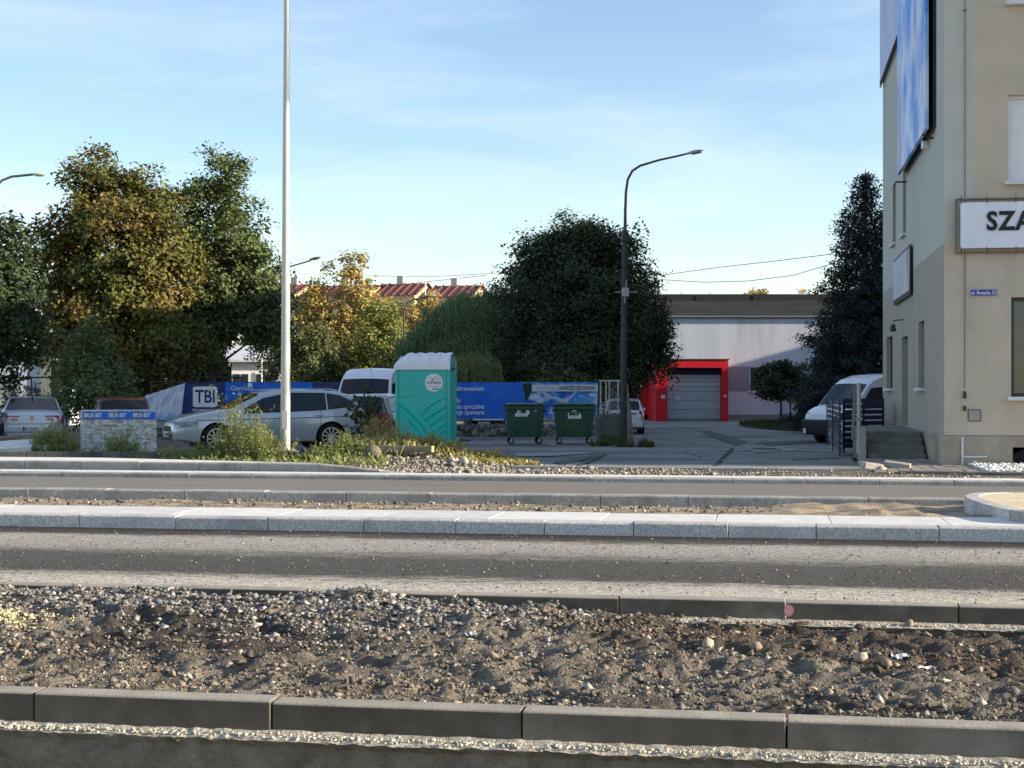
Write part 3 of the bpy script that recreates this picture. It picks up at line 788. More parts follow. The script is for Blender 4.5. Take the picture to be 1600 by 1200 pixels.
MB().lathe([(.33, .0), (.33, .035), (.30, .045)], n=32).build('cover', mat('cast_iron', (.03, .03, .033), rough=.6, metal=.6), mh)
# concrete edging slabs across the yard mouth
ye = thing('threshold_kerb', 'row of worn pale concrete slabs set flush across the yard entrance', 'kerb', (0, 0, 0)); street(ye)
for i, u in enumerate(np.arange(-3.6, 1.5, 1.02)):
    MB().box((u, 24.78, .0), (1.0, .22, .20), rz=random.uniform(-.01, .01)).build('kerbstone', M_gran2, ye, bevel=.01)
# ================================================================ BUILDINGS
M_tan = mat('tan_plaster', (.58, .495, .395), (.50, .43, .34), sc=2, det=9, lo=.3, hi=.7, bump=.25, bsc=60, rough=.95, c3=(.37, .325, .265), sc3=.7, lo3=.52, hi3=.75, st3=(1, 1, .35))
M_grey = mat('grey_plaster', (.53, .525, .48), (.48, .475, .435), sc=2, det=9, lo=.3, hi=.7, bump=.25, bsc=60, rough=.95, c3=(.41, .40, .36), sc3=.7, lo3=.5, hi3=.8, st3=(1, 1, .3))
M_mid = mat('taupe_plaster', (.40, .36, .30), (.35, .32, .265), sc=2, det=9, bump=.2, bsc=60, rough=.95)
M_plinth = mat('plinth_plaster', (.46, .385, .305), (.34, .285, .23), sc=3, det=9, lo=.35, hi=.65, bump=.5, bsc=50, rough=.95, c3=(.17, .15, .125), sc3=.9, lo3=.48, hi3=.72, st3=(1, 1, .5))
M_sill = mat('white_sill', (.70, .70, .72), (.6, .6, .62), rough=.5)
M_glass = mat('window_glass', (.02, .03, .035), (.03, .04, .05), rough=.06, spec=.9, sc=1)
M_blind = mat('white_blind', (.72, .74, .76), (.66, .68, .70), sc=2, stretch=(8, 8, .5), rough=.3, coat=.6)
M_dframe = mat('dark_frame', (.035, .035, .04), rough=.4)
M_wframe = mat('white_frame', (.75, .75, .75), (.7, .7, .7), rough=.4)
M_steel = mat('galvanised_steel', (.42, .42, .40), (.34, .34, .33), sc=8, rough=.5, metal=.35, stretch=(1, 1, .2))
M_dsteel = mat('dark_steel', (.06, .06, .062), (.045, .045, .045), rough=.6, metal=.3)
M_black = mat('black_rubber', (.012, .012, .013), rough=.8)

def openwall(mb, a0, a1, z0, z1, holes, place, depth, mfun, cuts_a=(), cuts_z=(), mrev=0):
    """wall in the a-z plane with rectangular openings and reveals; place(a, d, z) -> point, d into the wall"""
    A = sorted(set([a0, a1, *cuts_a] + [h[0] for h in holes] + [h[1] for h in holes]))
    Zs = sorted(set([z0, z1, *cuts_z] + [h[2] for h in holes] + [h[3] for h in holes]))
    for i in range(len(A) - 1):
        for j in range(len(Zs) - 1):
            ca, cz = (A[i] + A[i + 1]) / 2, (Zs[j] + Zs[j + 1]) / 2
            if any(h[0] < ca < h[1] and h[2] < cz < h[3] for h in holes): continue
            mb.add([place(A[i], 0, Zs[j]), place(A[i + 1], 0, Zs[j]), place(A[i + 1], 0, Zs[j + 1]), place(A[i], 0, Zs[j + 1])], [(0, 1, 2, 3)], mfun(ca, cz))
    for h in holes:
        c = [(h[0], h[2]), (h[1], h[2]), (h[1], h[3]), (h[0], h[3])]
        for k in range(4):
            p, q = c[k], c[(k + 1) % 4]
            mb.add([place(p[0], 0, p[1]), place(q[0], 0, q[1]), place(q[0], depth, q[1]), place(p[0], depth, p[1])], [(0, 1, 2, 3)], mfun((h[0] + h[1]) / 2, (h[2] + h[3]) / 2) if mrev is None else mrev)

BU, BV, BV2 = 2.90, 26.64, 40.7
def FB(px, py):                   # photo point on the street front -> (u, z)
    k = (px - 800) / F; Y = BV / (CT + k * ST)
    return Y * (k * CT - ST), EYE - (py - HY) / F * Y
def SB(px, py):                   # photo point on the side face -> (v, z)
    k = (px - 800) / F; Y = BU / (k * CT - ST)
    return Y * (k * ST + CT), EYE - (py - HY) / F * Y
bld = thing('office_building', 'tall beige and grey plastered corner building with sign banners at the right edge', 'building', (*W2(BU, BV), 0), -TH)
def fu(px): return FB(px, 600)[0] - BU
def fz(py, px=1520): return FB(px, py)[1]
zb = SB(1475, 380)[1]; zp = SB(1475, 680)[1]
HT = 13.5
LU = 15.0
fh = []
w1 = (fu(1575), fu(1575) + 1.6, fz(285), fz(150)); w2 = (fu(1580), fu(1580) + 1.9, fz(620), fz(465)); w3 = (fu(1577), fu(1577) + 1.6, fz(6), fz(6) + 1.5); w4 = (w1[0], w1[1], w1[2] + 6.2, w1[3] + 6.2)
for w in (w1, w2, w3):
    fh.append(w)
for k in (1, 2, 3):
    for w in (w1, w2, w3):
        if w[1] + 3.4 * k < LU - .3: fh.append((w[0] + 3.4 * k, w[1] + 3.4 * k, w[2], w[3]))
bw = (fu(1582), fu(1582) + .9, .02, .38)
pil = fu(1519)
mb = MB()
openwall(mb, 0, LU, zp, HT, fh, lambda a, d, z: (a, d, z), .16, lambda a, z: (1 if (z > zb and a < pil) else 0), cuts_a=(pil,), cuts_z=(zb,), mrev=0)
mb.build('front_wall', [M_tan, M_grey], bld, fix=False)
mb = MB()
sh = []
def sh_px(x0, x1, yt, yb):
    v0, v1 = SB(x1, 600)[0] - BV, SB(x0, 600)[0] - BV
    xm = (x0 + x1) / 2
    return (v0, v1, SB(xm, yb)[1], SB(xm, yt)[1])
sw = [sh_px(1385, 1394.5, 526, 607), sh_px(1435, 1444, 502, 606)]
sd = sh_px(1409, 1418.5, 526, 665)
sw2 = [sh_px(1395, 1399.5, 287, 381), sh_px(1411, 1415.5, 262, 366)]
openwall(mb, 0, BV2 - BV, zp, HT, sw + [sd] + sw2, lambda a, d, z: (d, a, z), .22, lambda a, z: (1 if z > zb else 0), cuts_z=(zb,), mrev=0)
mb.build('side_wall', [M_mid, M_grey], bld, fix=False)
mb = MB(); mb.box((LU / 2, (BV2 - BV) / 2, HT + .15), (LU + .3, BV2 - BV + .3, .3)); mb.build('roof', M_plinth, bld)
mb = MB(); mb.box((LU / 2 + .1, BV2 - BV - .1, HT / 2), (LU - .3, .18, HT - .02)); mb.box((LU - .1, (BV2 - BV) / 2, HT / 2), (.18, BV2 - BV - .5, HT - .02)); mb.build('rear_wall', M_mid, bld)
# plinth with the arched cellar window
mb = MB()
openwall(mb, -.03, LU, -.4, zp - .012, [bw], lambda a, d, z: (a, -.03 + d, z), .25, lambda a, z: 0)
openwall(mb, -.03, BV2 - BV, -.8, zp - .012, [], lambda a, d, z: (-.03 + d, a, z), .2, lambda a, z: 0)
mb.grid([[(-.03, -.03, zp - .012), (LU, -.03, zp - .012)], [(0, 0, zp - .004), (LU, 0, zp - .004)]]); mb.grid([[(-.03, -.03, zp - .012), (-.03, BV2 - BV, zp - .012)], [(0, 0, zp - .004), (0, BV2 - BV, zp - .004)]])
mb.build('plinth', M_plinth, bld, fix=False)
mb = MB(); arc = [(0, .0), (.9, .0), (.9, .22)] + [(.45 + .45 * math.cos(t), .20 + .16 * math.sin(t)) for t in np.linspace(.15, PI - .15, 9)] + [(0, .22)]
mb.prism([(bw[0] + a, bw[2] + b * .98) for a, b in arc], -.012, -.034 + .003); mb.build('cellar_window', mat('dark_void', (.006, .006, .007), rough=.9), bld)
mb = MB(); mb.box((LU / 2, .6, 3), (LU - .5, .02, 7)); mb.box((.6, (BV2 - BV) / 2, 3), (.02, BV2 - BV - 1, 7)); mb.build('interior', MATS['dark_void'], bld)
def window(parent, hole, kind, side=False, sill=True, dp=.15):
    a0, a1, z0, z1 = hole; w, h = a1 - a0, z1 - z0
    e = MB()
    pl = (lambda a, d, z: (d, a, z)) if side else (lambda a, d, z: (a, d, z))
    def bx(mbb, ac, dc, zc, wa, wd, wz, m=0):
        c = pl(ac, dc, zc); d = (wd, wa, wz) if side else (wa, wd, wz); mbb.box(c, d, m=m)
    fr = MB(); t = .06 if kind != 'slit' else .03
    bx(fr, (a0 + a1) / 2, dp - .02, z0 + t / 2, w, .05, t); bx(fr, (a0 + a1) / 2, dp - .02, z1 - t / 2, w, .05, t)
    bx(fr, a0 + t / 2, dp - .02, (z0 + z1) / 2, t, .05, h - 2 * t); bx(fr, a1 - t / 2, dp - .02, (z0 + z1) / 2, t, .05, h - 2 * t)
    f = fr.build('window', M_dframe if kind in ('dark', 'slit') else M_wframe, parent)
    g_ = MB(); bx(g_, (a0 + a1) / 2, dp, (z0 + z1) / 2, w - t, .012, h - t); g_.build('pane', M_blind if kind == 'blind' else M_glass, f)
    if sill:
        s_ = MB(); bx(s_, (a0 + a1) / 2, -.01 if side else -.03, z0 - .03, w + (.1 if side else .14), .16 if side else .2, .06); s_.build('window_sill', M_sill, f, bevel=.006)
for h in fh: window(bld, h, 'dark' if h[2] < 2 else 'blind')
for h in sw + sw2: window(bld, h, 'slit', True)
d_ = MB(); d_.box((.18, (sd[0] + sd[1]) / 2, (sd[2] + sd[3]) / 2), (.05, sd[1] - sd[0] - .02, sd[3] - sd[2] - .02)); dd = d_.build('door', mat('brown_door', (.12, .10, .085), rough=.5), bld)
MB().box((.14, sd[0] + .12, (sd[2] + sd[3]) / 2), (.03, .03, .14)).build('handle', M_steel, dd)
# thin expansion line, cable and conduit on the front
cb = thing('wall_cable', 'thin vertical cable running up the beige front wall near its corner', 'cable', bld.location, -TH)
xa = fu(1507)
MB().tube([(xa, -.016, fz(607)), (xa + .005, -.016, 3), (xa + .01, -.016, HT)], .007, 5, caps=False).build('cable', mat('grey_cable', (.2, .19, .17)), cb)
for py_, h_ in ((617, .12), (638, .08)): MB().box((xa, -.03, fz(py_)), (.045, .05, h_)).build('junction_box', M_dsteel, cb, bevel=.005)
MB().tube([(fu(1509), -.03, fz(16)), (fu(1505), -.09, fz(18))], .012, 6).build('bracket', M_dsteel, cb)
gp = thing('gas_pipe', 'pale painted gas pipe with a side stub on the plinth of the corner building', 'pipe', bld.location, -TH)
xg = fu(1503)
MB().tube([(xg, -.07, -.02), (xg, -.07, fz(683))], .018, 8).build('pipe', M_sill, gp, smooth=50)
MB().tube([(xg, -.07, fz(714)), (xg + .12, -.07, fz(714)), (fu(1541), -.07, fz(713))], .017, 8).build('side_pipe', M_sill, gp, smooth=50)
for py_, h_ in ((714, .07), (700, .03)): MB().box((xg, -.05, fz(py_)), (.06, .06, h_)).build('clamp', mat('grey_clamp', (.3, .29, .27)), gp, bevel=.005)
mbx = thing('meter_box', 'small square metal meter door set in the beige wall above the plinth', 'meter box', bld.location, -TH)
cx, cz = (fu(1513) + fu(1532)) / 2, (fz(640) + fz(658)) / 2
MB().box((cx, -.008, cz), (.21, .02, .20)).build('frame', mat('meter_frame', (.16, .145, .125)), mbx)
MB().box((cx, -.016, cz), (.18, .02, .17)).build('door', mat('meter_door', (.36, .33, .29), rough=.7), mbx, bevel=.004)
# street name plate
M_signblue = mat('sign_blue', (.02, .04, .30), (.02, .035, .26), rough=.35)
M_white = mat('white_paint', (.80, .80, .80), (.74, .74, .74), rough=.5)
M_txt = mat('black_lettering', (.015, .015, .02), rough=.6)
M_wtxt = mat('white_lettering', (.82, .82, .84), rough=.6)
sp = thing('street_name_plate', 'small blue street name plate on the beige wall beside the lower window', 'sign', bld.location, -TH)
a, b, c, d = fu(1516), fu(1558), fz(463), fz(452)
MB().box(((a + b) / 2, -.008, (c + d) / 2), (b - a, .012, d - c)).build('border', mat('sign_grey', (.45, .47, .55)), sp)
MB().box(((a + b) / 2, -.013, (c + d) / 2), (b - a - .02, .012, d - c - .02)).build('plate', M_signblue, sp)
text('ul. Bosacka 52', .087, M_wtxt, sp, ((a + b) / 2, -.0205, (c + d) / 2 - .028), align='CENTER', sx=.80, ext=.001, bold=.001)
# SZA banner in its frame
bn = thing('shop_banner', 'white banner with large black letters stretched on a rusty frame over the front wall', 'banner', bld.location, -TH)
a, b, c, d = fu(1499), fu(1499) + 2.9, fz(389), fz(318)
fr = MB()
M_rust = mat('rusty_frame', (.24, .19, .15), (.14, .11, .09), sc=12, rough=.8)
for yy in (-.06, -.15):
    e = .06
    fr.tube([(a - e, yy, c - e), (b, yy, c - e)], .014, 6); fr.tube([(a - e, yy, d + e), (b, yy, d + e)], .014, 6); fr.tube([(a - e, yy, c - e), (a - e, yy, d + e)], .014, 6)
for zz in (c - .06, d + .06): fr.tube([(a - .06, -.02, zz), (a - .06, -.17, zz)], .012, 6)
fr.build('frame', M_rust, bn)
G = [[(a + (b - a) * i / 60, -.16 + .008 * math.sin(i * .9) * math.sin(j * .7) + .006 * noise.noise(Vector((i * .2, j * .3, 0))), c + (d - c) * j / 12) for i in range(61)] for j in range(13)]
MB().grid(G).build('banner_sheet', mat('banner_white', (.76, .78, .86), (.70, .73, .84), sc=1.5, rough=.5), bn, smooth=60)
for i, px in enumerate((1500, 1540, 1585)):
    for zz, s_ in ((d, 1), (c, -1)): MB().tube([(fu(px), -.165, zz + s_ * -.02), (fu(px), -.17, zz + s_ * .11)], .006, 5).build('tie', M_txt, bn)
text('SZA', .43, M_txt, bn, (fu(1539), -.178, fz(361)), ext=.001, bold=.014, sx=.90, sp=1.12)
# billboards on the side wall
def side_box(name, parent, p0, p1, off, th, m, bot=None):
    """p0 near pixel (x, ybottom), p1 far pixel (x, ybottom); vertical panel to z top"""
M_art = mat('blue_poster', (.05, .24, .78), (.62, .72, .92), sc=.9, lo=.40, hi=.60, stretch=(1, 1, .8), rough=.5, c3=(.62, .33, .34), sc3=1.0, lo3=.56, hi3=.66, st3=(1, 1, .25))
OFF = .19
def SBo(px, py, off):
    k = (px - 800) / F; Y = (BU - off) / (k * CT - ST)
    return Y * (k * ST + CT), EYE - (py - HY) / F * Y
va, za = SBo(1445.5, 208, OFF); vb, zc_ = SBo(1402, 268, OFF)
va -= BV; vb -= BV; zbot = (za + zc_) / 2
bb = thing('billboard', 'big blue poster billboard standing off the side wall, lowest of the large ones', 'billboard', bld.location, -TH)
MB().box((-OFF + .03, (va + vb) / 2, (zbot + 12) / 2), (.06, vb - va, 12 - zbot)).build('poster', M_art, bb)
MB().box((-OFF / 2 + .06, (va + vb) / 2, (zbot + 12) / 2 + .02), (OFF - .16, vb - va - .06, 12 - zbot - .05)).build('casing', mat('billboard_casing', (.03, .04, .04), rough=.7), bb)
MB().tube([(0, va + .5, zbot - .10), (-OFF, va + .5, zbot - .02)], .02, 6).build('bracket', M_dsteel, bb)
MB().tube([(0, vb - .1, zbot - .16), (-OFF - .04, vb - .1, zbot - .16)], .02, 6).build('bracket', M_dsteel, bb)
MB().box((-OFF + .1, va + 1.2, zbot - .10), (.08, .10, .14), rz=.3).build('flood_lamp', M_sill, bb)
v0_, z0_ = SB(1409, 53); v1_, z1_ = SB(1379.6, 127)
b2 = thing('billboard', 'pale blue poster billboard on the far upper end of the side wall', 'billboard', bld.location, -TH)
zz = (z0_ + z1_) / 2
MB().box((-.05, (v0_ + v1_) / 2 - BV, (zz + 13) / 2), (.06, v1_ - v0_ - .05, 13 - zz)).build('poster', mat('pale_poster', (.46, .54, .80), (.58, .64, .84), sc=1.2, stretch=(1, 1, .4)), b2)
MB().tube([(-.07, v0_ - BV, zz - .03), (-.07, v1_ - BV - .05, zz - .03)], .025, 6).tube([(-.07, v0_ - BV - 1.6, zz - .12), (-.07, v1_ - BV - .05, zz - .12)], .02, 6).tube([(-.07, v0_ - BV, zz), (-.07, v0_ - BV, 13)], .02, 6).build('frame', M_txt, b2)
v0_, z0_ = SB(1427, 460); v1_, z1_ = SB(1400.5, 477); zt_ = (SB(1427, 381)[1] + SB(1400.5, 408)[1]) / 2; zz = (z0_ + z1_) / 2
b3 = thing('notice_board', 'small weathered white board in a black frame on the side wall above the door', 'sign', bld.location, -TH)
MB().box((-.05, (v0_ + v1_) / 2 - BV, (zz + zt_) / 2), (.03, v1_ - v0_, zt_ - zz)).build('frame', M_txt, b3)
MB().box((-.069, (v0_ + v1_) / 2 - BV, (zz + zt_) / 2 + .02), (.012, v1_ - v0_ - .14, zt_ - zz - .14)).build('panel', mat('weathered_white', (.60, .62, .66), (.42, .42, .42), sc=2, stretch=(2, 2, .3), lo=.4, hi=.7, c3=(.22, .20, .17), sc3=1.5, lo3=.56, hi3=.7, st3=(1, 1, .3)), b3)
v0_, z0_ = SB(1411.5, 508)
lm = thing('wall_lamp', 'small dark wall lamp on the side wall above the door', 'lamp', bld.location, -TH)
MB().tube([(0, v0_ - BV, z0_ + .12), (-.22, v0_ - BV, z0_ + .10), (-.22, v0_ - BV, z0_ + .02)], .015, 6).build('arm', M_dsteel, lm)
MB().lathe([(.02, .05), (.05, .02), (.07, -.10), (.05, -.12)], c=(-.22, v0_ - BV, z0_ - .02), n=10).build('lamp_shade', M_dsteel, lm)
v0_, z0_ = SB(1388, 290)
# unseen wing added behind the corner building to keep the yard in shade
wing = thing('shade_wing', 'unseen grey plastered wing added behind the corner building to shade the yard', 'building', (*W2(BU + 6.0, BV2), -.5), -TH)
MB().box((7, 16, 6.8), (11, 31.5, 13.2)).build('wall', M_mid, wing); MB().box((7, 16, 13.55), (11.5, 32, .3)).build('roof', M_plinth, wing)

nb = thing('shade_block', 'unseen grey plastered block added past the right edge to shade the warehouse wall', 'building', (41, 58, -.5), 0)  # block added out of view to throw shade on the warehouse
MB().box((6, 17, 5.2), (12, 34, 10.6)).build('wall', M_mid, nb); MB().box((6, 17, 10.65), (12.5, 34.5, .3)).build('roof', M_plinth, nb)
# stairs on the side
st = thing('entrance_stairs', 'worn concrete stairs with four risers against the side wall of the corner building', 'stairs', (*W2(1.78, 28.9), .0), -TH)
M_step = mat('worn_step', (.19, .20, .175), (.12, .13, .115), sc=4, det=9, bump=.5, bsc=40, c3=(.09, .085, .07), sc3=1.4, lo3=.5, hi3=.7)
for i in range(4):
    y0 = .30 * i; z1 = .17 + .13 * i
    MB().box((.53, (y0 + 5.2) / 2, z1 / 2 - .05 + .0), (1.04 - .012 * i, 5.2 - y0, z1 + .1) if i < 3 else (1.0, 5.2 - y0, z1 + .1)).build('step', M_step, st, bevel=.012)
MB().prism([(-.1, -.2), (-.08, .12), (.1, .62), (.55, .64), (.6, -.2)], -.13, -.02, plane='YZ').build('cheek_wall', mat('pale_cheek', (.34, .31, .27), (.27, .25, .21), sc=4, bump=.4), st, bevel=.01)
hr = thing('gate_post', 'pale round steel post standing at the foot of the concrete stairs', 'post', (X(1342, 29.6), 29.6, .1), 0)
MB().lathe([(.045, 0), (.045, 1.35), (.03, 1.37)], n=12).build('tube', M_steel, hr, smooth=50)
MB().box((-.09, .02, .80), (.05, .05, 1.05), rot=Matrix.Rotation(.05, 3, 'Y')).build('batten', mat('grey_wood', (.28, .24, .20), (.2, .17, .14), stretch=(1, 1, .1)), hr)
MB().box((.0, .0, .68), (.11, .11, .05)).build('collar', M_steel, hr)

# paving in front of the stairs, pebbles, kerb edging
pvr = slab_struct('pavement', 1.60, 3.6, 24.30, 28.88, -.25, .035, M_sand)
pm = mat('paving_brick', (.30, .265, .235), (.22, .195, .175), sc=6, rough=.9, rnd=.18, bump=.3)
mb = MB(); mb.box((0, 0, 0), (.188, .90, .06)); b0 = None
for i in range(10):
    for j in range(5):
        if b0 is None: b0 = mb.build('paving_slab', pm, pvr, bevel=.004); o = b0
        else: o = b0.copy(); C.objects.link(o); o.parent = pvr
        o.location = (1.72 + .2 * i, 24.78 + .915 * j, .048 + random.uniform(-.006, .006)); o.rotation_euler = (random.uniform(-.006, .006), random.uniform(-.01, .01), random.uniform(-.006, .006))
ed = slab_struct('kerb', 1.9, 14, 24.14, 24.2, -.25, .0, M_haunch)
kerb_run(ed, joints(1.95, 1.0, 1.95, 13), 24.12, .10, .12, .2, mat('grey_edging', (.16, .16, .155), (.10, .10, .10), sc=5, rough=.9, rnd=.2), seed=8)
slab_struct('pavement', 4.55, 14, 24.26, 26.6, -.25, .07, M_sand)
slab_struct('gravel_bed', 3.62, 4.53, 24.26, 26.6, -.25, .04, M_sand)
N = 1500
pts = np.stack([rng.uniform(3.3, 4.6, N), rng.uniform(24.3, 26.55, N), np.full(N, .075)], 1); pts[:, 2] += rng.uniform(0, .03, N)
V, Fa = stones(pts, rng.uniform(.025, .055, N), 15, hi=False)
o = street(fast('white_pebbles', V, Fa, ramp_mat('white_pebbles', [(.72, .71, .68), (.55, .54, .52), (.8, .79, .76)]))); tag(o, 'bed of white pebbles along the foot of the corner building', 'pebbles', kind='stuff')
for px, py, D, s_, rz, lab in ((1362, 734, 24.6, (.34, .18, .10), .3, 'loose grey concrete block, left of the two by the paving corner'), (1402, 731, 24.9, (.42, .2, .09), -.35, 'loose tilted concrete block, right of the two by the paving corner')):
    o = MB().box((0, 0, 0), s_).build('concrete_block', M_gran2, bevel=.012); o.location = (X(px, D), D, heap(X(px, D), D) + .08); o.rotation_euler = (.1, .12, rz); tag(o, lab, 'block')

# navy sliding gate and fence
M_navy = mat('navy_metal', (.018, .028, .075), (.014, .02, .055), rough=.35, coat=.3)
def slat_fence(name, label, cat, p0, p1, h, nslat, zb_=None, group=None):
    a, b = Vector((p0[0], p0[1], 0)), Vector((p1[0], p1[1], 0)); L = (b - a).length
    z0 = gz(*p0) if zb_ is None else zb_
    t = thing(name, label, cat, (p0[0], p0[1], z0), math.atan2((b - a).y, (b - a).x), group)
    pitch = (h - .1) / nslat
    for x in (0.03, L * .5, L - .03): MB().box((x, 0, h / 2), (.05, .03, h)).build('post', M_navy, t)
    mb = MB(); mb.box((0, 0, 0), (L - .06, .02, pitch * .76)); s = mb.build('slat', M_navy, t)
    for i in range(nslat):
        o = s if i == 0 else s.copy()
        if i: C.objects.link(o); o.parent = t
        o.location = (L / 2, -.03, .1 + pitch * (i + .5))
    return t
slat_fence('sliding_gate', 'navy slatted metal gate leaf standing open along the yard drive', 'gate', (X(1312, 33.4), 33.4), (X(1292, 39.8), 39.8), 1.22, 9, zb_=-.12)
slat_fence('slat_fence', 'navy slatted metal fence between the gate leaf and the corner building', 'fence', (X(1317, 35.6), 35.6), (X(1378, 36.6), 36.4), 1.27, 9, zb_=-.13)

# ---------------------------------------------------------------- warehouse
WD = 90.0
WZ = -.42
M_ww = mat('white_render', (.54, .585, .65), (.48, .52, .58), sc=.6, det=8, lo=.35, hi=.65, rough=.9, stretch=(1.5, 1.5, .25), c3=(.38, .39, .41), sc3=.5, lo3=.5, hi3=.75, st3=(1.6, 1.6, .22))
M_wg = mat('grey_render', (.27, .28, .30), (.24, .25, .27), sc=1, rough=.9)
M_red = mat('red_panel', (.62, .012, .022), (.55, .010, .02), rough=.45, sc=2)
M_roofg = mat('bitumen_roof', (.030, .031, .032), (.045, .046, .048), sc=1.2, stretch=(.3, 1, 3), rough=1, spec=.05)
wh = thing('warehouse', 'long white rendered warehouse with a grey band and a bitumen roof beyond the yard', 'warehouse', (0, WD, WZ), 0)
def wx(px): return X(px, WD)
def wz(py): return Z(py, WD) - WZ
x0, x1 = wx(925), wx(1440)
hole = (wx(1171), wx(1240), wz(612), wz(573.5))
mb = MB()
openwall(mb, x0, x1, .25, wz(495), [hole], lambda a, d, z: (a, d, z), .2, lambda a, z: (1 if wz(612) < z < wz(573) and a > wx(1130) else 0), cuts_a=(wx(1130),), cuts_z=(wz(612), wz(573)))
mb.box(((x0 + x1) / 2, 12, wz(495) / 2), (x1 - x0, 22, wz(495) - .3)); mb.build('wall', [M_ww, M_wg], wh, fix=False)
MB().box(((x0 + x1) / 2, -.02, .0), (x1 - x0, .12, .56)).build('plinth', mat('grey_plinth', (.25, .245, .23), (.2, .195, .185)), wh)
for a, b in ((hole[0], hole[0] + 1.2), (hole[0] + 1.22, hole[1])): window(wh, (a, b, hole[2], hole[3]), 'white', dp=.12)
for px in (985,):
    MB().box((wx(1003), -.04, wz(625)), (2.6, .08, 2.9)).build('side_panel', M_red, wh)
MB().grid([[(x0, -.14, wz(496)), (x1, -.14, wz(496))], [(x0, 4.2, wz(474) + .42), (x1, 4.2, wz(474) + .42)]]).box(((x0 + x1) / 2, 10, wz(474) + .2), (x1 - x0, 11, .4)).build('roof', M_roofg, wh)
MB().box(((x0 + x1) / 2, 4.3, wz(466) - .02 + .28), (x1 - x0, .3, .48)).build('parapet', mat('dark_parapet', (.025, .025, .025)), wh)
MB().tube([(x0, -.2, wz(495)), (x1, -.2, wz(495))], .05, 6).build('gutter', mat('pale_gutter', (.22, .22, .22), rough=.6), wh)
MB().box((wx(1026) * 1.05, 4.5, wz(455) + .4), (.34, .34, 1.2)).build('chimney', mat('pale_chimney', (.6, .58, .54)), wh)
for px in (1076, 1123, 1216): MB().tube([(wx(px), 4.0, wz(470) + .3), (wx(px), 4.0, wz(461) + .45)], .02, 5).build('vent_pipe', M_dsteel, wh)
# red portal
PD = 84.5
po = thing('red_portal', 'bright red portal framing the loading door, standing out from the warehouse wall', 'portal', (0, PD, WZ), 0)
def qx(px): return X(px, PD)
def qz(py): return Z(py, PD) - WZ
a0, a1, h0, h1 = qx(1025), qx(1138), qz(562), qz(574.5)
d0, d1 = qx(1043), qx(1128)
MB().box(((a0 + d0) / 2, 2.72, h1 / 2 - .1), (d0 - a0, 5.44, h1 + .2)).build('left_pier', M_red, po)
MB().box(((a1 + d1) / 2, 2.72, h1 / 2 - .1), (a1 - d1, 5.44, h1 + .2)).build('right_pier', M_red, po)
MB().box(((a0 + a1) / 2, 2.72, (h0 + h1) / 2), (a1 - a0, 5.44, h0 - h1)).build('lintel', M_red, po)
MB().box(((a0 + a1) / 2, 2.7, h0 + .02), (a1 - a0 + .12, 5.5, .05)).build('coping', mat('dark_flat_roof', (.05, .045, .045), rough=.9), po)
dr = MB().box(((d0 + d1) / 2, .62, h1 / 2), (d1 - d0, .08, h1)).build('roller_door', mat('door_back', (.30, .31, .33), rough=.5), po)
M_door = mat('ribbed_steel_door', (.42, .45, .50), (.38, .41, .46), sc=2, stretch=(.4, 1, 6), rough=.45, metal=.3, rnd=.06)
ys = [655, 640, 625.5, 611, 604, 597, 590, 585]
for ya, yb in zip(ys[:-1], ys[1:]):
    za_, zb_ = qz(ya) + .0, qz(yb)
    MB().box(((d0 + d1) / 2, .56, (za_ + zb_) / 2), (d1 - d0 - .06, .05, zb_ - za_ - .025)).build('door_panel', M_door, dr, bevel=.008)
MB().box(((d0 + d1) / 2, .50, (qz(585) + h1) / 2), (d1 - d0, .1, h1 - qz(585))).build('door_header', mat('navy_header', (.012, .02, .045)), po)
def sgn(name, lab, px, py, s_, m, shape='box', dd=-.02):
    t = thing(name, lab, 'sign', (qx(px), PD + dd, WZ + qz(py)), 0)
    if shape == 'box': MB().box((0, 0, 0), (s_, .02, s_ * .9)).build('plate', m, t)
    else:
        MB().lathe([(s_ / 2, 0), (s_ / 2, .02)], n=20, axis='Y').build('plate', mat('sign_red', (.6, .02, .03)), t); MB().lathe([(s_ * .36, -.01), (s_ * .36, .0)], n=20, axis='Y').build('disc', M_white, t)
    MB().box((0, -.018, .02), (s_ * .5, .006, s_ * .12)).box((0, -.018, -.05), (s_ * .35, .006, s_ * .08)).build('symbol', M_txt, t)
sgn('door_sign', 'small white notice on the left pier of the red portal', 1036, 620, .20, M_white)
sgn('door_sign', 'small white notice stuck on the grey roller door', 1060, 623, .22, M_white, dd=.50)
sgn('speed_sign', 'round sign with a red rim on the right pier of the red portal', 1133, 619, .22, M_white, 'round', dd=-.03)

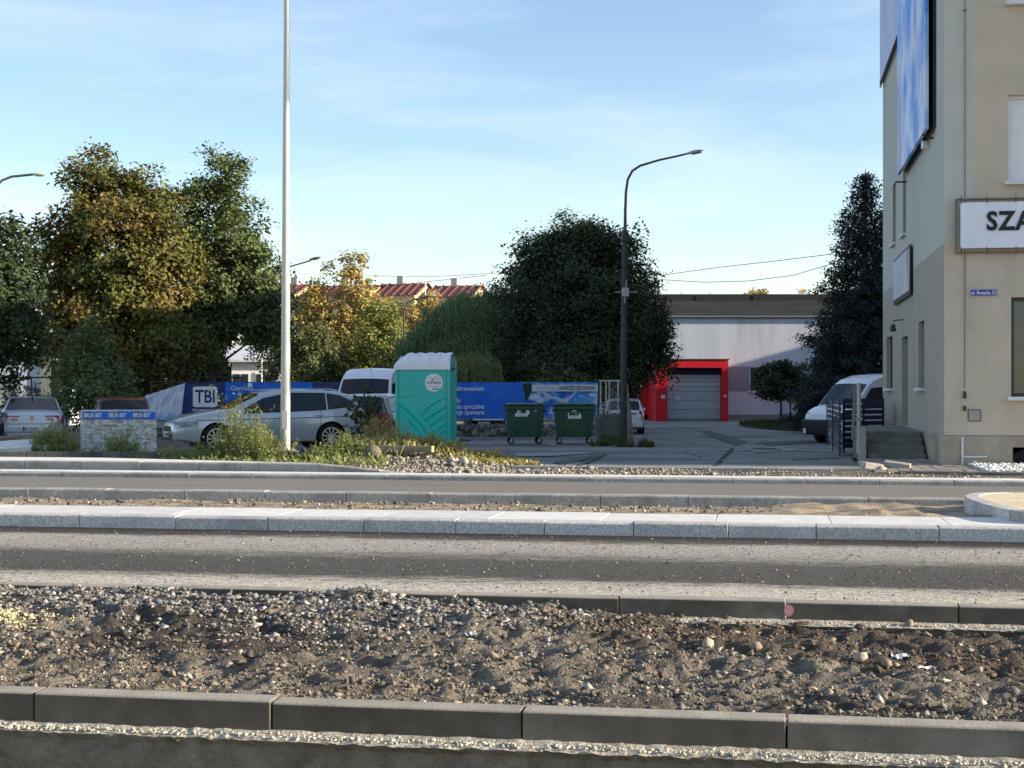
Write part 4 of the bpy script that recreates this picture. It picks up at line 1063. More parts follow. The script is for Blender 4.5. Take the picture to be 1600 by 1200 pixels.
# ---------------------------------------------------------------- far buildings, small house, white building at left
M_rred = mat('red_sheet_roof', (.22, .075, .06), (.17, .06, .05), sc=1, rough=.7)
M_yel = mat('yellow_facade', (.62, .50, .32), (.56, .45, .28), rough=.9)
M_pale = mat('pale_facade', (.55, .50, .45), rough=.9)
FD = 190.0
def fx(px): return X(px, FD)
def fzz(py): return Z(py, FD)
def gable_block(name, label, px0, px1, yr, ye, yb, gable_right=True, wall=M_pale, dep=9):
    t = thing(name, label, 'building', (fx(px0), FD, gz(0, FD)), -.25)
    w = (fx(px1) - fx(px0)) / math.cos(.25); zr, ze, z0 = fzz(yr) + .45, fzz(ye) + .45, 0
    MB().prism([(0, z0), (0, ze), (dep / 2, zr - .15), (dep, ze), (dep, z0)], 0, w, plane='YZ').build('wall', [M_yel if gable_right else wall], t)
    r_ = MB()
    nst = int(w / .8)
    for i in range(nst + 1):
        x = -.3 + (w + .6) * i / nst
        for s_, ya, yb_ in ((0, -.5, dep / 2), (1, dep + .5, dep / 2)):
            r_.tube([(x, ya, ze + .08), (x, yb_, zr + .10)], .07, 4)
    r_.add([(-.4, -.5, ze), (w + .4, -.5, ze), (w + .4, dep / 2, zr), (-.4, dep / 2, zr), (-.4, dep + .5, ze), (w + .4, dep + .5, ze)], [(0, 1, 2, 3), (3, 2, 5, 4)])
    r_.build('roof', M_rred, t, fix=False)
    MB().box((w * .4, dep / 2, zr + .3), (.8, .8, 1.2)).build('chimney', M_pale, t)
    for fl in range(3):
        for i in range(max(1, int(w / 3))):
            f = MB().box((1.6 + 3 * i, -.03, ze - 1.9 - 3 * fl), (1.3, .08, 1.4)).build('window', M_wframe, t)
            MB().box((1.6 + 3 * i, -.08, ze - 1.9 - 3 * fl), (1.1, .04, 1.2)).build('pane', M_glass, f)
    return t
gable_block('apartment_block', 'far apartment block with red roof and yellow gable just right of the tall pole', 425, 462, 441, 461, 520)
gable_block('apartment_block', 'far apartment block with red roof showing through the yellow poplar', 484, 576, 443, 463, 520)
gable_block('apartment_block', 'far apartment block with a steep red roof left of the thin mast', 582, 649, 440, 463, 520)
gable_block('apartment_block', 'far apartment block with a red roof behind the willow top', 668, 735, 443, 465, 520)
ms = thing('radio_mast', 'thin white mast rising above the far red roofs', 'mast', (fx(666), FD - 2, 8), 0)
MB().tube([(0, 0, 0), (0, 0, fzz(393) - 8)], [.10, .05], 6).build('pole', M_white, ms)

hs = thing('small_house', 'small white house with a pale grey roof and white windows behind the fence', 'house', (X(362, 95), 95, WZ), .1)
hw = X(440, 95) - X(362, 95)
MB().box((hw / 2, 3, 1.75), (hw, 6, 3.5)).build('wall', mat('white_house_wall', (.68, .66, .62), (.6, .58, .55)), hs)
MB().prism([(-.5, 3.45), (-.5, 3.6), (3, 4.55), (6.5, 3.6), (6.5, 3.45)], -.4, hw + .4, plane='YZ').build('roof', mat('pale_roof', (.52, .54, .58), (.45, .47, .5), rough=.6), hs)
for px in (376, 412):
    c = X(px, 95) - X(362, 95)
    f = MB().box((c, -.03, 2.05), (1.1, .1, 1.5)).build('window', M_wframe, hs)
    for q in (-.26, .26): MB().box((c + q, -.09, 2.05), (.42, .04, 1.3)).build('pane', M_glass, f)
MB().tube([(2.2, 3, 4.3), (2.2, 3, 5.6)], .03, 5).build('antenna', M_dsteel, hs)

wb_ = thing('white_hall', 'white building seen under the dark tree at the left edge', 'building', (X(-90, 76), 76, WZ), 0)
w_ = X(100, 76) - X(-90, 76)
MB().box((w_ / 2, 4, 1.7), (w_, 8, 3.5)).build('wall', mat('bluish_white_wall', (.60, .64, .72), (.55, .58, .65)), wb_)
MB().box((X(72, 76) - X(-90, 76), -.06, 1.9), (.5, .1, 3.1)).build('pillar', mat('stone_pillar', (.30, .31, .28), (.2, .2, .18), sc=6), wb_)
MB().box((w_ / 2, 4, 3.55), (w_ + .4, 8.4, .2)).build('roof', M_roofg, wb_)
f = MB().box((X(87, 76) - X(-90, 76), -.04, 1.9), (.35, .1, 2.6)).build('window', M_dframe, wb_)
rl = thing('fence_rail', 'dark horizontal fence rail in front of the white building at the left edge', 'fence', (X(-60, 66), 66, -.45), 0)
MB().tube([(0, 0, 2.3), (X(380, 66) - X(-60, 66), 0, 2.3)], .04, 6).build('rail', M_dsteel, rl)
for i in range(9): MB().tube([(i * 1.5, 0, 0), (i * 1.5, 0, 2.3)], .035, 5).build('post', M_dsteel, rl)
# ================================================================ TREES AND SHRUBS
bark = mat('bark', (.10, .08, .06), (.055, .045, .035), sc=6, stretch=(1, 1, .2), bump=.8, bsc=20, rough=.95)
birch = mat('pale_bark', (.42, .36, .27), (.25, .2, .15), sc=5, stretch=(1, 1, .3))
L_maple = ramp_mat('maple_leaf', [(0.092, 0.117, 0.033), (0.133, 0.141, 0.037), (0.167, 0.159, 0.041), (0.075, 0.100, 0.030)], trans=.22, zone=[(.22, .135, .035), (.15, .115, .035), (.26, .17, .045), (.13, .085, .032)], zsc=.42, zlo=.47, zhi=.68)
L_green = ramp_mat('green_leaf', [(0.067, 0.103, 0.033), (0.108, 0.141, 0.047), (0.141, 0.175, 0.067), (0.075, 0.117, 0.041)], trans=.22)
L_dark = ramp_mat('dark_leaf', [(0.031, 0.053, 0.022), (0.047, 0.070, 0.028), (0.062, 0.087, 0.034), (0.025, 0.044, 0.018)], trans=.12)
L_yel = ramp_mat('yellow_leaf', [(0.442, 0.325, 0.091), (0.338, 0.273, 0.091), (0.546, 0.403, 0.130), (0.260, 0.221, 0.078)], trans=.25)
L_lime = ramp_mat('lime_leaf', [(0.230, 0.257, 0.061), (0.162, 0.203, 0.051), (0.311, 0.311, 0.081), (0.108, 0.149, 0.041)], trans=.25)
L_bush = ramp_mat('bush_leaf', [(0.065, 0.096, 0.032), (0.102, 0.131, 0.043), (0.145, 0.145, 0.051), (0.051, 0.072, 0.026)], trans=.2)
L_will = ramp_mat('willow_leaf', [(0.117, 0.170, 0.072), (0.162, 0.221, 0.100), (0.221, 0.279, 0.132), (0.088, 0.132, 0.059)], trans=.15)
L_spr = ramp_mat('spruce_needles', [(.026, .042, .044), (.038, .058, .060), (.020, .032, .033), (.052, .076, .078)], trans=.03, rough=.9)
L_weed = ramp_mat('weed_leaf', [(.24, .27, .085), (.17, .21, .065), (.32, .32, .12), (.13, .17, .055)], trans=.3)
L_dry = ramp_mat('dry_weed', [(.38, .28, .10), (.26, .20, .08), (.48, .36, .15), (.18, .18, .07)], trans=.25)
L_grass = ramp_mat('dry_grass', [(.44, .36, .13), (.34, .30, .11), (.24, .26, .08), (.52, .44, .20)], trans=.3)
L_lawn = ramp_mat('lawn_blade', [(.06, .10, .025), (.045, .075, .02), (.09, .12, .035)], trans=.25)

def Xc(px, D): return X(px, D)
tree('maple_tree', 'broad maple tree turning rust and orange at left, behind the parked cars', X(196, 60), 60,
     [(-.3, 0, 6.4, 2.6, 2.3, 2.4), (-1.6, .2, 5.0, 1.9, 1.7, 1.6), (.9, -.3, 5.2, 2.0, 2.0, 1.8), (-.9, -.5, 8.1, 1.4, 1.2, 1.2), (.8, 0, 7.6, 1.2, 1.2, 1.2), (-.2, -.6, 3.0, 2.7, 2.0, 1.6), (-1.7, -.3, 3.2, 1.1, 1.1, 1.3), (-2.0, 0, 6.2, 1.3, 1.2, 1.0), (0, -.3, 2.2, 2.8, 1.8, 1.2), (-1.0, 0, 9.0, .6, .6, .6), (1.9, -.6, 2.6, 1.2, 1.2, 1.2)],
     620, 62000, .19, L_maple, bark, .26, 11, sig=.26, K=1.154, limbs=26, trunk_h=7)
tree('maple_tree', 'greener maple tree standing against the right side of the rust one', X(330, 62), 62,
     [(0, 0, 6.6, 1.9, 1.8, 2.3), (.2, 0, 8.4, 1.1, 1.1, 1.25), (1.3, 0, 4.9, 1.5, 1.5, 1.5), (.9, .2, 3.9, 1.5, 1.5, 1.2), (-.7, 0, 4.0, 1.9, 1.7, 1.9), (1.5, -.2, 6.3, .8, .8, .6), (2.0, 0, 3.7, .9, .9, .9)],
     420, 42000, .18, L_green, bark, .2, 23, sig=.25, K=1.148, limbs=22, trunk_h=7)
tree('dark_tree', 'dark green tree cut off by the left edge of the picture', X(-20, 50), 50,
     [(0, 0, 4.6, 1.7, 1.9, 2.4), (.7, -.2, 3.2, 1.3, 1.5, 1.6), (-.3, 0, 6.0, 1.0, 1.3, 1.3), (.7, -.4, 5.0, .6, .8, .8)],
     260, 21000, .17, L_dark, bark, .2, 31, sig=.24, limbs=10)
tree('ash_sapling', 'young leafy green tree between the white sedan and the red car', X(146, 47.5), 47.5,
     [(0, 0, 1.5, 1.05, 1.0, 1.1), (-.2, 0, 2.4, .7, .7, .6), (.55, -.1, .9, .7, .7, .7), (-.6, 0, .9, .7, .7, .7), (0, 0, 3.0, .25, .25, .35)],
     190, 11000, .14, ramp_mat('ash_leaf', [(.11, .16, .06), (.15, .20, .08), (.08, .12, .045), (.19, .23, .10)], trans=.2), bark, .06, 41, sig=.17, K=1.15, asp=.38, limbs=8)
tree('linden_tree', 'large dark rounded linden tree behind the green bins', X(908, 67), 67,
     [(0, 0, 4.8, 3.5, 3.2, 3.6), (-1.3, 0, 5.6, 2.2, 2.2, 2.4), (1.2, 0, 5.2, 2.4, 2.2, 2.6), (.1, 0, 7.4, 1.6, 1.6, 1.4), (2.3, -.4, 3.4, 1.7, 1.7, 1.8), (-2.2, 0, 3.0, 1.7, 1.8, 2.2), (-.4, -1, 2.0, 3.0, 2.4, 2.2), (3.0, 0, 3.3, 1.2, 1.2, 1.3), (-.2, 0, 7.0, 2.3, 2.0, 1.6)],
     1700, 150000, .155, L_dark, bark, .4, 53, sig=.27, limbs=14, pw=.38)
tree('bush', 'small green bush above the fence in front of the dark linden', X(868, 60), 60,
     [(0, 0, 1.5, 1.2, .6, .7), (1, 0, 1.3, .8, .5, .6)], 40, 2600, .14, L_bush, bark, .05, 59, sig=.17, cat='bush', limbs=3)
tree('poplar_tree', 'tall slender poplar with golden autumn leaves far behind the toilet', X(548, 108), 108,
     [(0, 0, 8.8, 1.1, 1.1, 2.4), (-.7, 0, 6.2, 1.2, 1.1, 2.3), (1.1, 0, 7.3, .8, .9, 1.8), (.4, 0, 10.3, .6, .6, 1.2), (1.7, 0, 6.6, .8, .8, 1.3), (0, 0, 5, 1.4, 1.2, 2.4)],
     150, 6500, .26, L_yel, birch, .2, 61, sig=.26, limbs=12, trunk_h=9.4)
tree('poplar_tree', 'smaller thin poplar with yellow leaves just right of the tall pole', X(492, 108), 108,
     [(0, 0, 8.0, .9, .9, 2.1), (-.8, 0, 6.8, .9, .9, 1.6), (.3, 0, 5.2, 1.2, 1.1, 2.2), (.8, 0, 9, .35, .35, 1.2)],
     110, 4300, .26, L_yel, birch, .15, 67, sig=.26, limbs=8, trunk_h=8.6)
tree('yellow_tree', 'faded yellow tree crown in front of the far red roof by the mast', X(645, 100), 100,
     [(-1.0, 0, 5.8, 1.3, 1.2, 1.9), (.8, 0, 5.4, 1.4, 1.2, 1.9)], 100, 4200, .25, L_yel, bark, .15, 71, sig=.3, limbs=5)
tree('green_tree', 'bright green tree behind the toilet, below the yellow poplar', X(575, 86), 86,
     [(0, 0, 3.4, 1.7, 1.5, 2.4), (.7, 0, 5.0, 1.3, 1.2, 1.4), (-1.3, 0, 2.4, 1.5, 1.3, 1.7), (1.4, 0, 3.2, 1.0, 1.0, 1.8)], 220, 12000, .19, L_lime, bark, .18, 73, sig=.26, limbs=6)
tree('green_tree', 'mid green rounded tree directly right of the tall galvanised pole', X(470, 84), 84,
     [(0, 0, 2.8, 1.7, 1.5, 1.9), (-1.2, 0, 3.5, 1.3, 1.2, 1.2), (.9, 0, 3.6, 1.0, 1.0, 1.3)], 200, 11000, .18, L_bush, bark, .16, 79, sig=.25, limbs=5)
tree('green_tree', 'low lime green tree between the maple and the tall galvanised pole', X(418, 104), 104,
     [(-.6, 0, 4.2, 1.8, 1.5, 1.3), (1.0, 0, 4.2, 1.6, 1.5, 1.6), (0, 0, 2.2, 2.4, 1.8, 1.8)], 180, 8500, .2, L_lime, bark, .16, 83, sig=.28, limbs=3)
tree('green_tree', 'dark shrubby tree left of the willow', X(622, 80), 80,
     [(0, 0, 2.2, 1.4, 1.3, 1.9), (-.9, 0, 1.4, 1.3, 1.2, 1.5), (.8, 0, 3.2, .9, 1, 1.2)], 150, 8000, .17, L_bush, bark, .12, 87, sig=.23, limbs=3)
for k, (px, D, zz, r_) in enumerate(((350, 100, 3.2, 2.3), (60, 88, 4.4, 2.0), (300, 110, 4.5, 2.2), (690, 96, 3.5, 2.5), (760, 100, 3.5, 2.4))):
    tree('background_tree', ['green tree glimpsed under the greener maple', 'green tree behind the white building at left', 'green tree glimpsed through the rust maple', 'green tree behind the willow', 'green tree between the willow and the linden'][k], X(px, D), D,
         [(0, 0, zz - .5, r_, r_ * .8, zz * .62), (r_ * .6, 0, zz * .4, r_ * .7, r_ * .6, zz * .45)], 90, 5200, .24, L_bush, bark, .15, 90 + k, sig=.34, limbs=3)
for px, D, tz in ((1172, 130, 9.6), (1186, 131, 10.2), (1262, 128, 9.6)):
    tree('yellow_tree', {1172: 'yellow treetop over the warehouse roof, left of the close pair', 1186: 'yellow treetop over the warehouse roof, right of the close pair', 1262: 'yellow treetop over the warehouse roof beside the blue spruce'}[px], X(px, D), D, [(0, 0, tz - 1.2, .8, .7, 1.3), (0, 0, tz - 3, 1.2, 1.2, 1.5)], 40, 1500, .28, L_yel, bark, .15, px, sig=.2, limbs=2)

# small clipped round tree in the grass island, stake beside it
tree('round_tree', 'small mushroom shaped tree in the grass island before the warehouse', X(1220, 76), 76,
     [(0, 0, 1.85, 1.32, 1.2, .75), (-.5, 0, 1.3, .95, .9, .45), (.6, 0, 1.35, .85, .9, .5), (.1, 0, 2.4, .6, .6, .35)], 150, 9000, .16, L_dark, bark, .08, 101, sig=.13, limbs=6, trunk_h=2.2, pw=.35)
sk = thing('tree_stake', 'thin wooden stake beside the small round tree', 'stake', (X(1235, 76), 76, -.45), 0); MB().box((0, 0, .9), (.07, .07, 1.9)).build('stake', bark, sk)
for px, D, r_, zc, lab in ((1268, 70, .55, .45, 'leafy shrub at the right end of the grass island'), (1290, 66, .9, .9, 'green shrub under the blue spruce beside the van'), (1258, 74, .6, 1.0, 'thin green bush between the round tree and the spruce')):
    tree('shrub', lab, X(px, D), D, [(0, 0, zc, r_, r_, zc * .9), (r_ * .5, 0, zc * .6, r_ * .6, r_ * .6, zc * .6)], 50, 2600, .15, L_bush, bark, .04, px, sig=.16, cat='shrub', limbs=4)
# low thujas by the white hall
for k, px in enumerate((8, 22, 43, 58)):
    tree('thuja', ['small conical thuja before the white wall, first from the left edge', 'small conical thuja before the white wall, second from the left edge', 'small conical thuja before the white wall, third from the left edge', 'small conical thuja beside the ash sapling and the white wall'][k], X(px, 72), 72,
         [(0, 0, .6, .34, .34, .8), (0, 0, 1.2, .18, .18, .7)], 40, 1300, .09, L_bush, bark, .03, 200 + k, sig=.08, group='thujas before the white wall', limbs=0)
tree('climber_bush', 'dark leafy vine clump against the white house wall', X(424, 90), 90, [(0, 0, 1.9, .42, .4, 1.2)], 40, 1500, .15, L_bush, bark, .04, 230, sig=.12, cat='bush', limbs=2)

# willow: hanging strands
def willow(name, label, x, y, domes, nstr, seed, m):
    z0 = gz(x, y); t = thing(name, label, 'tree', (x, y, z0), 0)
    rg_ = np.random.default_rng(seed); Vs = []; cs = []
    for (dx, dy, zt, rx, ry, rz, zbm) in domes:
        k = int(nstr * rx * ry / sum(q[3] * q[4] for q in domes))
        for _ in range(k):
            a = rg_.uniform(0, 2 * PI); rr = rg_.uniform(0, 1) ** .4
            px_, py_ = dx + rx * rr * math.cos(a), dy + ry * rr * math.sin(a)
            zt_ = zt - z0 - rz + rz * math.sqrt(max(0, 1 - rr * rr)) + rg_.normal(0, .12)
            L = min(zt_ - .1, rg_.uniform(.9, 2.9) * (zbm))
            n_ = int(L / .07)
            tt = np.arange(n_) / max(1, n_)
            sw = rg_.normal(0, .10, 2)
            cs.append(np.stack([px_ + sw[0] * tt * L + .1 * rr * math.cos(a) * np.sin(tt * 3), py_ + sw[1] * tt * L, zt_ - tt * L], 1) + rg_.normal(0, .03, (n_, 3)))
    P = np.concatenate(cs); n = len(P)
    d = np.stack([rg_.normal(0, .35, n), rg_.normal(0, .35, n), -np.ones(n)], 1); d /= np.linalg.norm(d, axis=1, keepdims=True)
    a = rg_.uniform(0, 2 * PI, n); b = np.stack([np.cos(a), np.sin(a), np.zeros(n)], 1)
    s = rg_.uniform(.10, .2, (n, 1))
    V = np.stack([P, P + d * s * .5 + b * .022, P + d * s, P + d * s * .5 - b * .022], 1).reshape(-1, 3)
    fast('crown', V, np.arange(4 * n).reshape(-1, 4), m, t)
    zt_ = domes[0][2]; q = min(1, zt_ / 6.5)
    mb = MB(); mb.tube([(0, 0, -.1), (.1 * q, 0, 2 * q), (.2 * q, 0, 3.6 * q)], [.3 * q, .2 * q, .08 * q], 8)
    for i in range(10):
        a = i * .7; mb.tube([(.1 * q, 0, (1.6 + .1 * i) * q), (.8 * q * math.cos(a), .8 * q * math.sin(a), 3.0 * q), (1.4 * q * math.cos(a), 1.2 * q * math.sin(a), 3.4 * q)], [.07, .04, .012], 5)
    mb.build('trunk', bark, t, smooth=60)
    return t
willow('willow_tree', 'weeping willow with hanging strands left of the dark linden', X(735, 72), 72,
       [(0, 0, 5.7, 2.0, 1.8, 1.2, 1), (-1.4, 0, 4.7, 1.5, 1.4, 1.0, .9), (-2.5, 0, 4.0, 1.1, 1.1, .8, .8), (1.4, 0, 6.2, 1.1, 1.2, 1.0, 1), (.2, -1.3, 4.0, 2.2, 1.2, 1, 1), (-1.9, 0, 5.4, .5, .5, .6, .8), (1.9, .3, 5.2, 1.3, 1.3, 1.1, 1.1), (.2, .5, 6.0, 1.6, 1.2, 1.0, 1.1)], 3400, 5, L_will)
willow('willow_tree', 'lower sunlit willow clump directly behind the right side of the toilet', X(742, 64), 64,
       [(0, 0, 2.9, 1.1, .9, .7, .8), (-.6, 0, 2.5, .8, .7, .6, .8)], 420, 6, ramp_mat('lit_willow_leaf', [(0.196, 0.235, 0.088), (0.147, 0.196, 0.078), (0.255, 0.274, 0.118)], trans=.2))  # brighter copy of the willow leaf, sunlight put into the colour

# blue spruce
def spruce(name, label, x, y, H, Rb, seed, n=105000):
    z0 = gz(x, y); t = thing(name, label, 'tree', (x, y, z0), 0)
    rg_ = np.random.default_rng(seed); cs = []
    zz = .5
    while zz < H - .15:
        f = 1 - zz / H
        r_ = Rb * f ** .72 * rg_.uniform(.82, 1.14)
        nb = max(4, int(13 * f + 4))
        for k in range(nb):
            a = 2 * PI * k / nb + rg_.uniform(-.3, .3); rl = r_ * rg_.uniform(.78, 1.15)
            m_ = max(3, int(rl / .17))
            for i in range(m_):
                q = (i + .7) / m_
                if q < .35 and rg_.random() < .6: continue
                w = (1 - q) * .45 * rl + .05
                cs.append((rl * q * math.cos(a) + rg_.normal(0, w * .35), rl * q * math.sin(a) + rg_.normal(0, w * .35), zz - .28 * q * rl * .5 + .10 * q * q * rl + rg_.normal(0, .05)))
        zz += .20 + .06 * f
    P = np.array(cs)
    V, Fa = leaves(P, n, (.13, .13, .09), .16, seed, up=.35, asp=.35, outward=.3, hang=.3)
    fast('crown', V, Fa, L_spr, t)
    MB().tube([(0, 0, -.1), (0, 0, H * .5), (0, 0, H)], [.22, .13, .01], 8).build('trunk', bark, t)
    return t
spruce('blue_spruce', 'tall dark blue spruce beside the corner building', X(1352, 62), 62, 10.7, 3.15, 8)

# ---------------------------------------------------------------- weeds and grass near the far verge
def weed(name, label, x, y, n, h, spread, m, seed, leaf=.07, dens=30, group=None, asp=.3, cat='weeds', z=None, tops=None, hmin=.4):
    z0 = heap(x, y) if z is None else z
    t = thing(name, label, cat, (x, y, z0), 0, group)
    rg_ = np.random.default_rng(seed); mb = MB(); P = []; Dd = []; S = []
    for i in range(n):
        a = rg_.uniform(0, 2 * PI); r_ = spread * rg_.uniform(0, 1) ** .6
        b = Vector((r_ * math.cos(a), r_ * math.sin(a) * .7, -.03)); hh = h * rg_.uniform(hmin, 1) * (1 - .35 * (r_ / spread))
        ln = Vector((rg_.normal(0, .14) + .25 * math.cos(a) * r_ / max(spread, .01), rg_.normal(0, .1), 1)) * hh
        mid = b + ln * .5 + Vector((rg_.normal(0, .03), rg_.normal(0, .03), 0)); e = b + ln
        mb.tube([b, mid, e], [.006, .004, .0015], 3, caps=False)
        k = int(dens * 1.7 * hh)
        for _ in range(k):
            q = rg_.uniform(.08, 1) ** .8
            p = b + ln * q
            bw_ = (.05 + .16 * (1 - q)) * min(1, hh)
            P.append((p.x + rg_.normal(0, bw_), p.y + rg_.normal(0, bw_), p.z + rg_.normal(0, .03))); S.append(leaf * 1.15 * rg_.uniform(.5, 1.4) * (1.15 - .6 * q))
    P = np.array(P); n_ = len(P); S = np.array(S)[:, None]
    d = rg_.normal(0, 1, (n_, 3)); d[:, 2] = np.abs(d[:, 2]) * .9 + .25; d /= np.linalg.norm(d, axis=1, keepdims=True)
    b = np.cross(d, rg_.normal(0, 1, (n_, 3))); b /= np.linalg.norm(b, axis=1, keepdims=True)
    V = np.stack([P, P + d * S * .5 + b * S * asp * .5, P + d * S, P + d * S * .5 - b * S * asp * .5], 1).reshape(-1, 3)
    mb.build('stems', m if isinstance(m, bpy.types.Material) else m[0], t, fix=False)
    fast('leaves', V, np.arange(4 * n_).reshape(-1, 4), m, t)
    return t
weed('weed_clump', 'tallest green weed clump, in front of the silver wagon door and left of the pole', X(389, 27.2), 27.2, 30, 1.6, .32, L_weed, 301, dens=62, hmin=.42)
weed('weed_clump', 'bushy pale green weeds at the foot of the tallest clump', X(412, 26.9), 26.9, 30, .85, .32, L_weed, 302, dens=100)
weed('weed_clump', 'green weeds before the front wheel of the silver wagon', X(343, 27.3), 27.3, 26, .75, .34, L_weed, 303, dens=90)
weed('weed_clump', 'low weeds covering the front bumper of the silver wagon', X(296, 27.6), 27.6, 30, .5, .40, L_weed, 304, dens=100)
weed('weed_clump', 'light green weeds in the middle of the wrapped pallet', X(190, 28.6), 28.6, 32, .72, .26, L_weed, 305, dens=100)
weed('weed_clump', 'low weeds along the right foot of the wrapped pallet', X(232, 28.5), 28.5, 20, .32, .30, L_dry, 306, dens=90)
weed('weed_clump', 'low weeds along the left foot of the wrapped pallet', X(146, 28.6), 28.6, 20, .34, .25, L_weed, 316, dens=90)
weed('green_bush', 'round yellow-tipped green bush in front of the white sedan', X(84, 29.6), 29.6, 60, .86, .40, [L_weed, L_weed][0], 307, dens=120, leaf=.08, cat='bush')
weed('green_bush', 'low darker green bush spreading in front of the white sedan plate', X(52, 30.4), 30.4, 36, .55, .42, L_bush, 308, dens=120, leaf=.08, cat='bush')
weed('weed_clump', 'green weeds hiding the rear wheel of the silver wagon', X(540, 27.0), 27.0, 32, .52, .42, L_weed, 309, dens=90)
weed('weed_clump', 'low green weeds right of the pole foundation', X(503, 26.6), 26.6, 20, .34, .25, L_weed, 310, dens=100)
weed('dry_weed_clump', 'tall brown seeding weeds between the silver wagon and the toilet', X(593, 28.4), 28.4, 42, .95, .36, L_dry, 311, dens=110, leaf=.06)
weed('dry_weed_clump', 'brown seeding weeds at the lower left corner of the toilet', X(625, 28.0), 28.0, 36, .62, .34, L_dry, 312, dens=110, leaf=.06)
weed('dry_weed_clump', 'low brown weeds behind the timber beam', X(660, 27.8), 27.8, 34, .42, .36, L_dry, 313, dens=110, leaf=.05)
weed('weed_clump', 'small green-yellow tuft before the toilet, at its middle', X(676, 27.4), 27.4, 14, .52, .13, L_weed, 314, dens=110, leaf=.05)
weed('weed_clump', 'small green-yellow tuft before the lower right corner of the toilet', X(703, 27.4), 27.4, 16, .44, .16, L_weed, 315, dens=110, leaf=.05)
weed('weed_clump', 'low reddish weeds by the headlight end of the silver wagon', X(262, 28.0), 28.0, 10, .34, .16, L_dry, 317, dens=90)
weed('broadleaf_plant', 'small broad leaved bright plant at the foot of the tall pole', X(470, 26.0), 26.0, 9, .20, .16, L_lime, 318, dens=70, leaf=.13, asp=.7, cat='plant')
weed('dark_sapling', 'thin dark sapling with sparse leaves in front of the white van', X(576, 35), 35, 3, 2.0, .18, L_dark, 319, dens=42, leaf=.17, asp=.5, cat='sapling', hmin=.85, z=-.16)
weed('dark_sapling', 'second thin dark sapling closer to the silver wagon roof', X(550, 35.4), 35.4, 2, 1.95, .10, L_dark, 320, dens=28, leaf=.16, asp=.5, cat='sapling', hmin=.9, z=-.16)
for k, (px, D, h_) in enumerate(((940, 47, .35), (975, 46, .30), (1005, 46, .34), (955, 49, .5))):
    weed('grass_tuft', ['green tuft right of the bins, under the fence end', 'green tuft at the foot of the dark lamp post', 'green tuft at the corner of the asphalt right of the lamp post', 'taller green tuft against the low wall end'][k], X(px, D), D, 30, h_, .34, L_bush, 330 + k, dens=90, leaf=.09, z=gz(X(px, D), D))

def grass(name, label, fn, n, h, m, seed, kind='stuff', w=.006, zf=heap, hfn=None):
    rg_ = np.random.default_rng(seed); P = fn(rg_, n); n = len(P)
    P = np.concatenate([P, np.array([[zf(a, b)] for a, b in P])], 1)
    hh = h * rg_.uniform(.25, 1.3, (n, 1)) ** 1.3
    if hfn is not None: hh *= (hfn(P) * np.array([.65 + .9 * max(0, noise.noise(Vector((a * 2.2, b * 2.2, 1))) + .25) for a, b in P[:, :2]]))[:, None]
    d = np.stack([rg_.normal(0, .75, n), rg_.normal(0, .6, n), np.ones(n)], 1)
    a = rg_.uniform(0, 2 * PI, n); b = np.stack([np.cos(a), np.sin(a), np.zeros(n)], 1) * w
    V = np.stack([P - b, P + b, P + d * hh + b * .2 + rg_.normal(0, .02, (n, 3)), P + d * hh * .98 - b * .2], 1).reshape(-1, 3)
    o = fast(name, V, np.arange(4 * n).reshape(-1, 4), m); tag(o, label, 'grass', kind=kind); return o
def fn1(r_, n):
    t = r_.uniform(0, 1, n); px = 575 + t * 265; D = np.interp(px, [575, 700, 840], [28.0, 27.6, 26.4]) + r_.normal(0, .42, n) * (1.1 - .4 * t)
    return np.stack([(px - 800) / F * D, D], 1)
grass('dry_grass', 'straw coloured dry grass on the low slope before the toilet', fn1, 9000, .20, L_grass, 401, hfn=lambda p: np.interp(p[:, 0], [-2.8, -1.6, -.6, .6], [1.3, .95, .55, .2]))
def fn2(r_, n):
    px = r_.uniform(-60, 600, n); D = r_.uniform(24.6, 33, n); k = (D > np.interp(px, [-60, 160, 420, 600], [28.3, 28.3, 25.4, 24.8])) ; return np.stack([(px - 800) / F * D, D], 1)[k]
grass('verge_grass', 'low green and brown grass under the parked cars and weeds at left', fn2, 15000, .10, L_weed, 402)
def fn3(r_, n):
    a = r_.uniform(0, 2 * PI, n); q = r_.uniform(0, 1, n) ** .5
    return np.stack([14.6 + 3.6 * q * np.cos(a), 72 + 10 * q * np.sin(a)], 1)
isl2 = MB().add([(14.6 + 3.7 * math.cos(t), 72 + 10.3 * math.sin(t), -.39) for t in np.linspace(0, 2 * PI, 40)[:-1]] + [(14.6, 72, -.37)], [(i, (i + 1) % 39, 39) for i in range(39)]).build('grass_island', mat('lawn_soil', (.05, .08, .022), (.07, .09, .03), sc=3)); tag(isl2, kind='structure')
grass('lawn_grass', 'short green lawn of the island before the warehouse', fn3, 16000, .13, L_lawn, 403, w=.02, zf=lambda a, b: -.39)

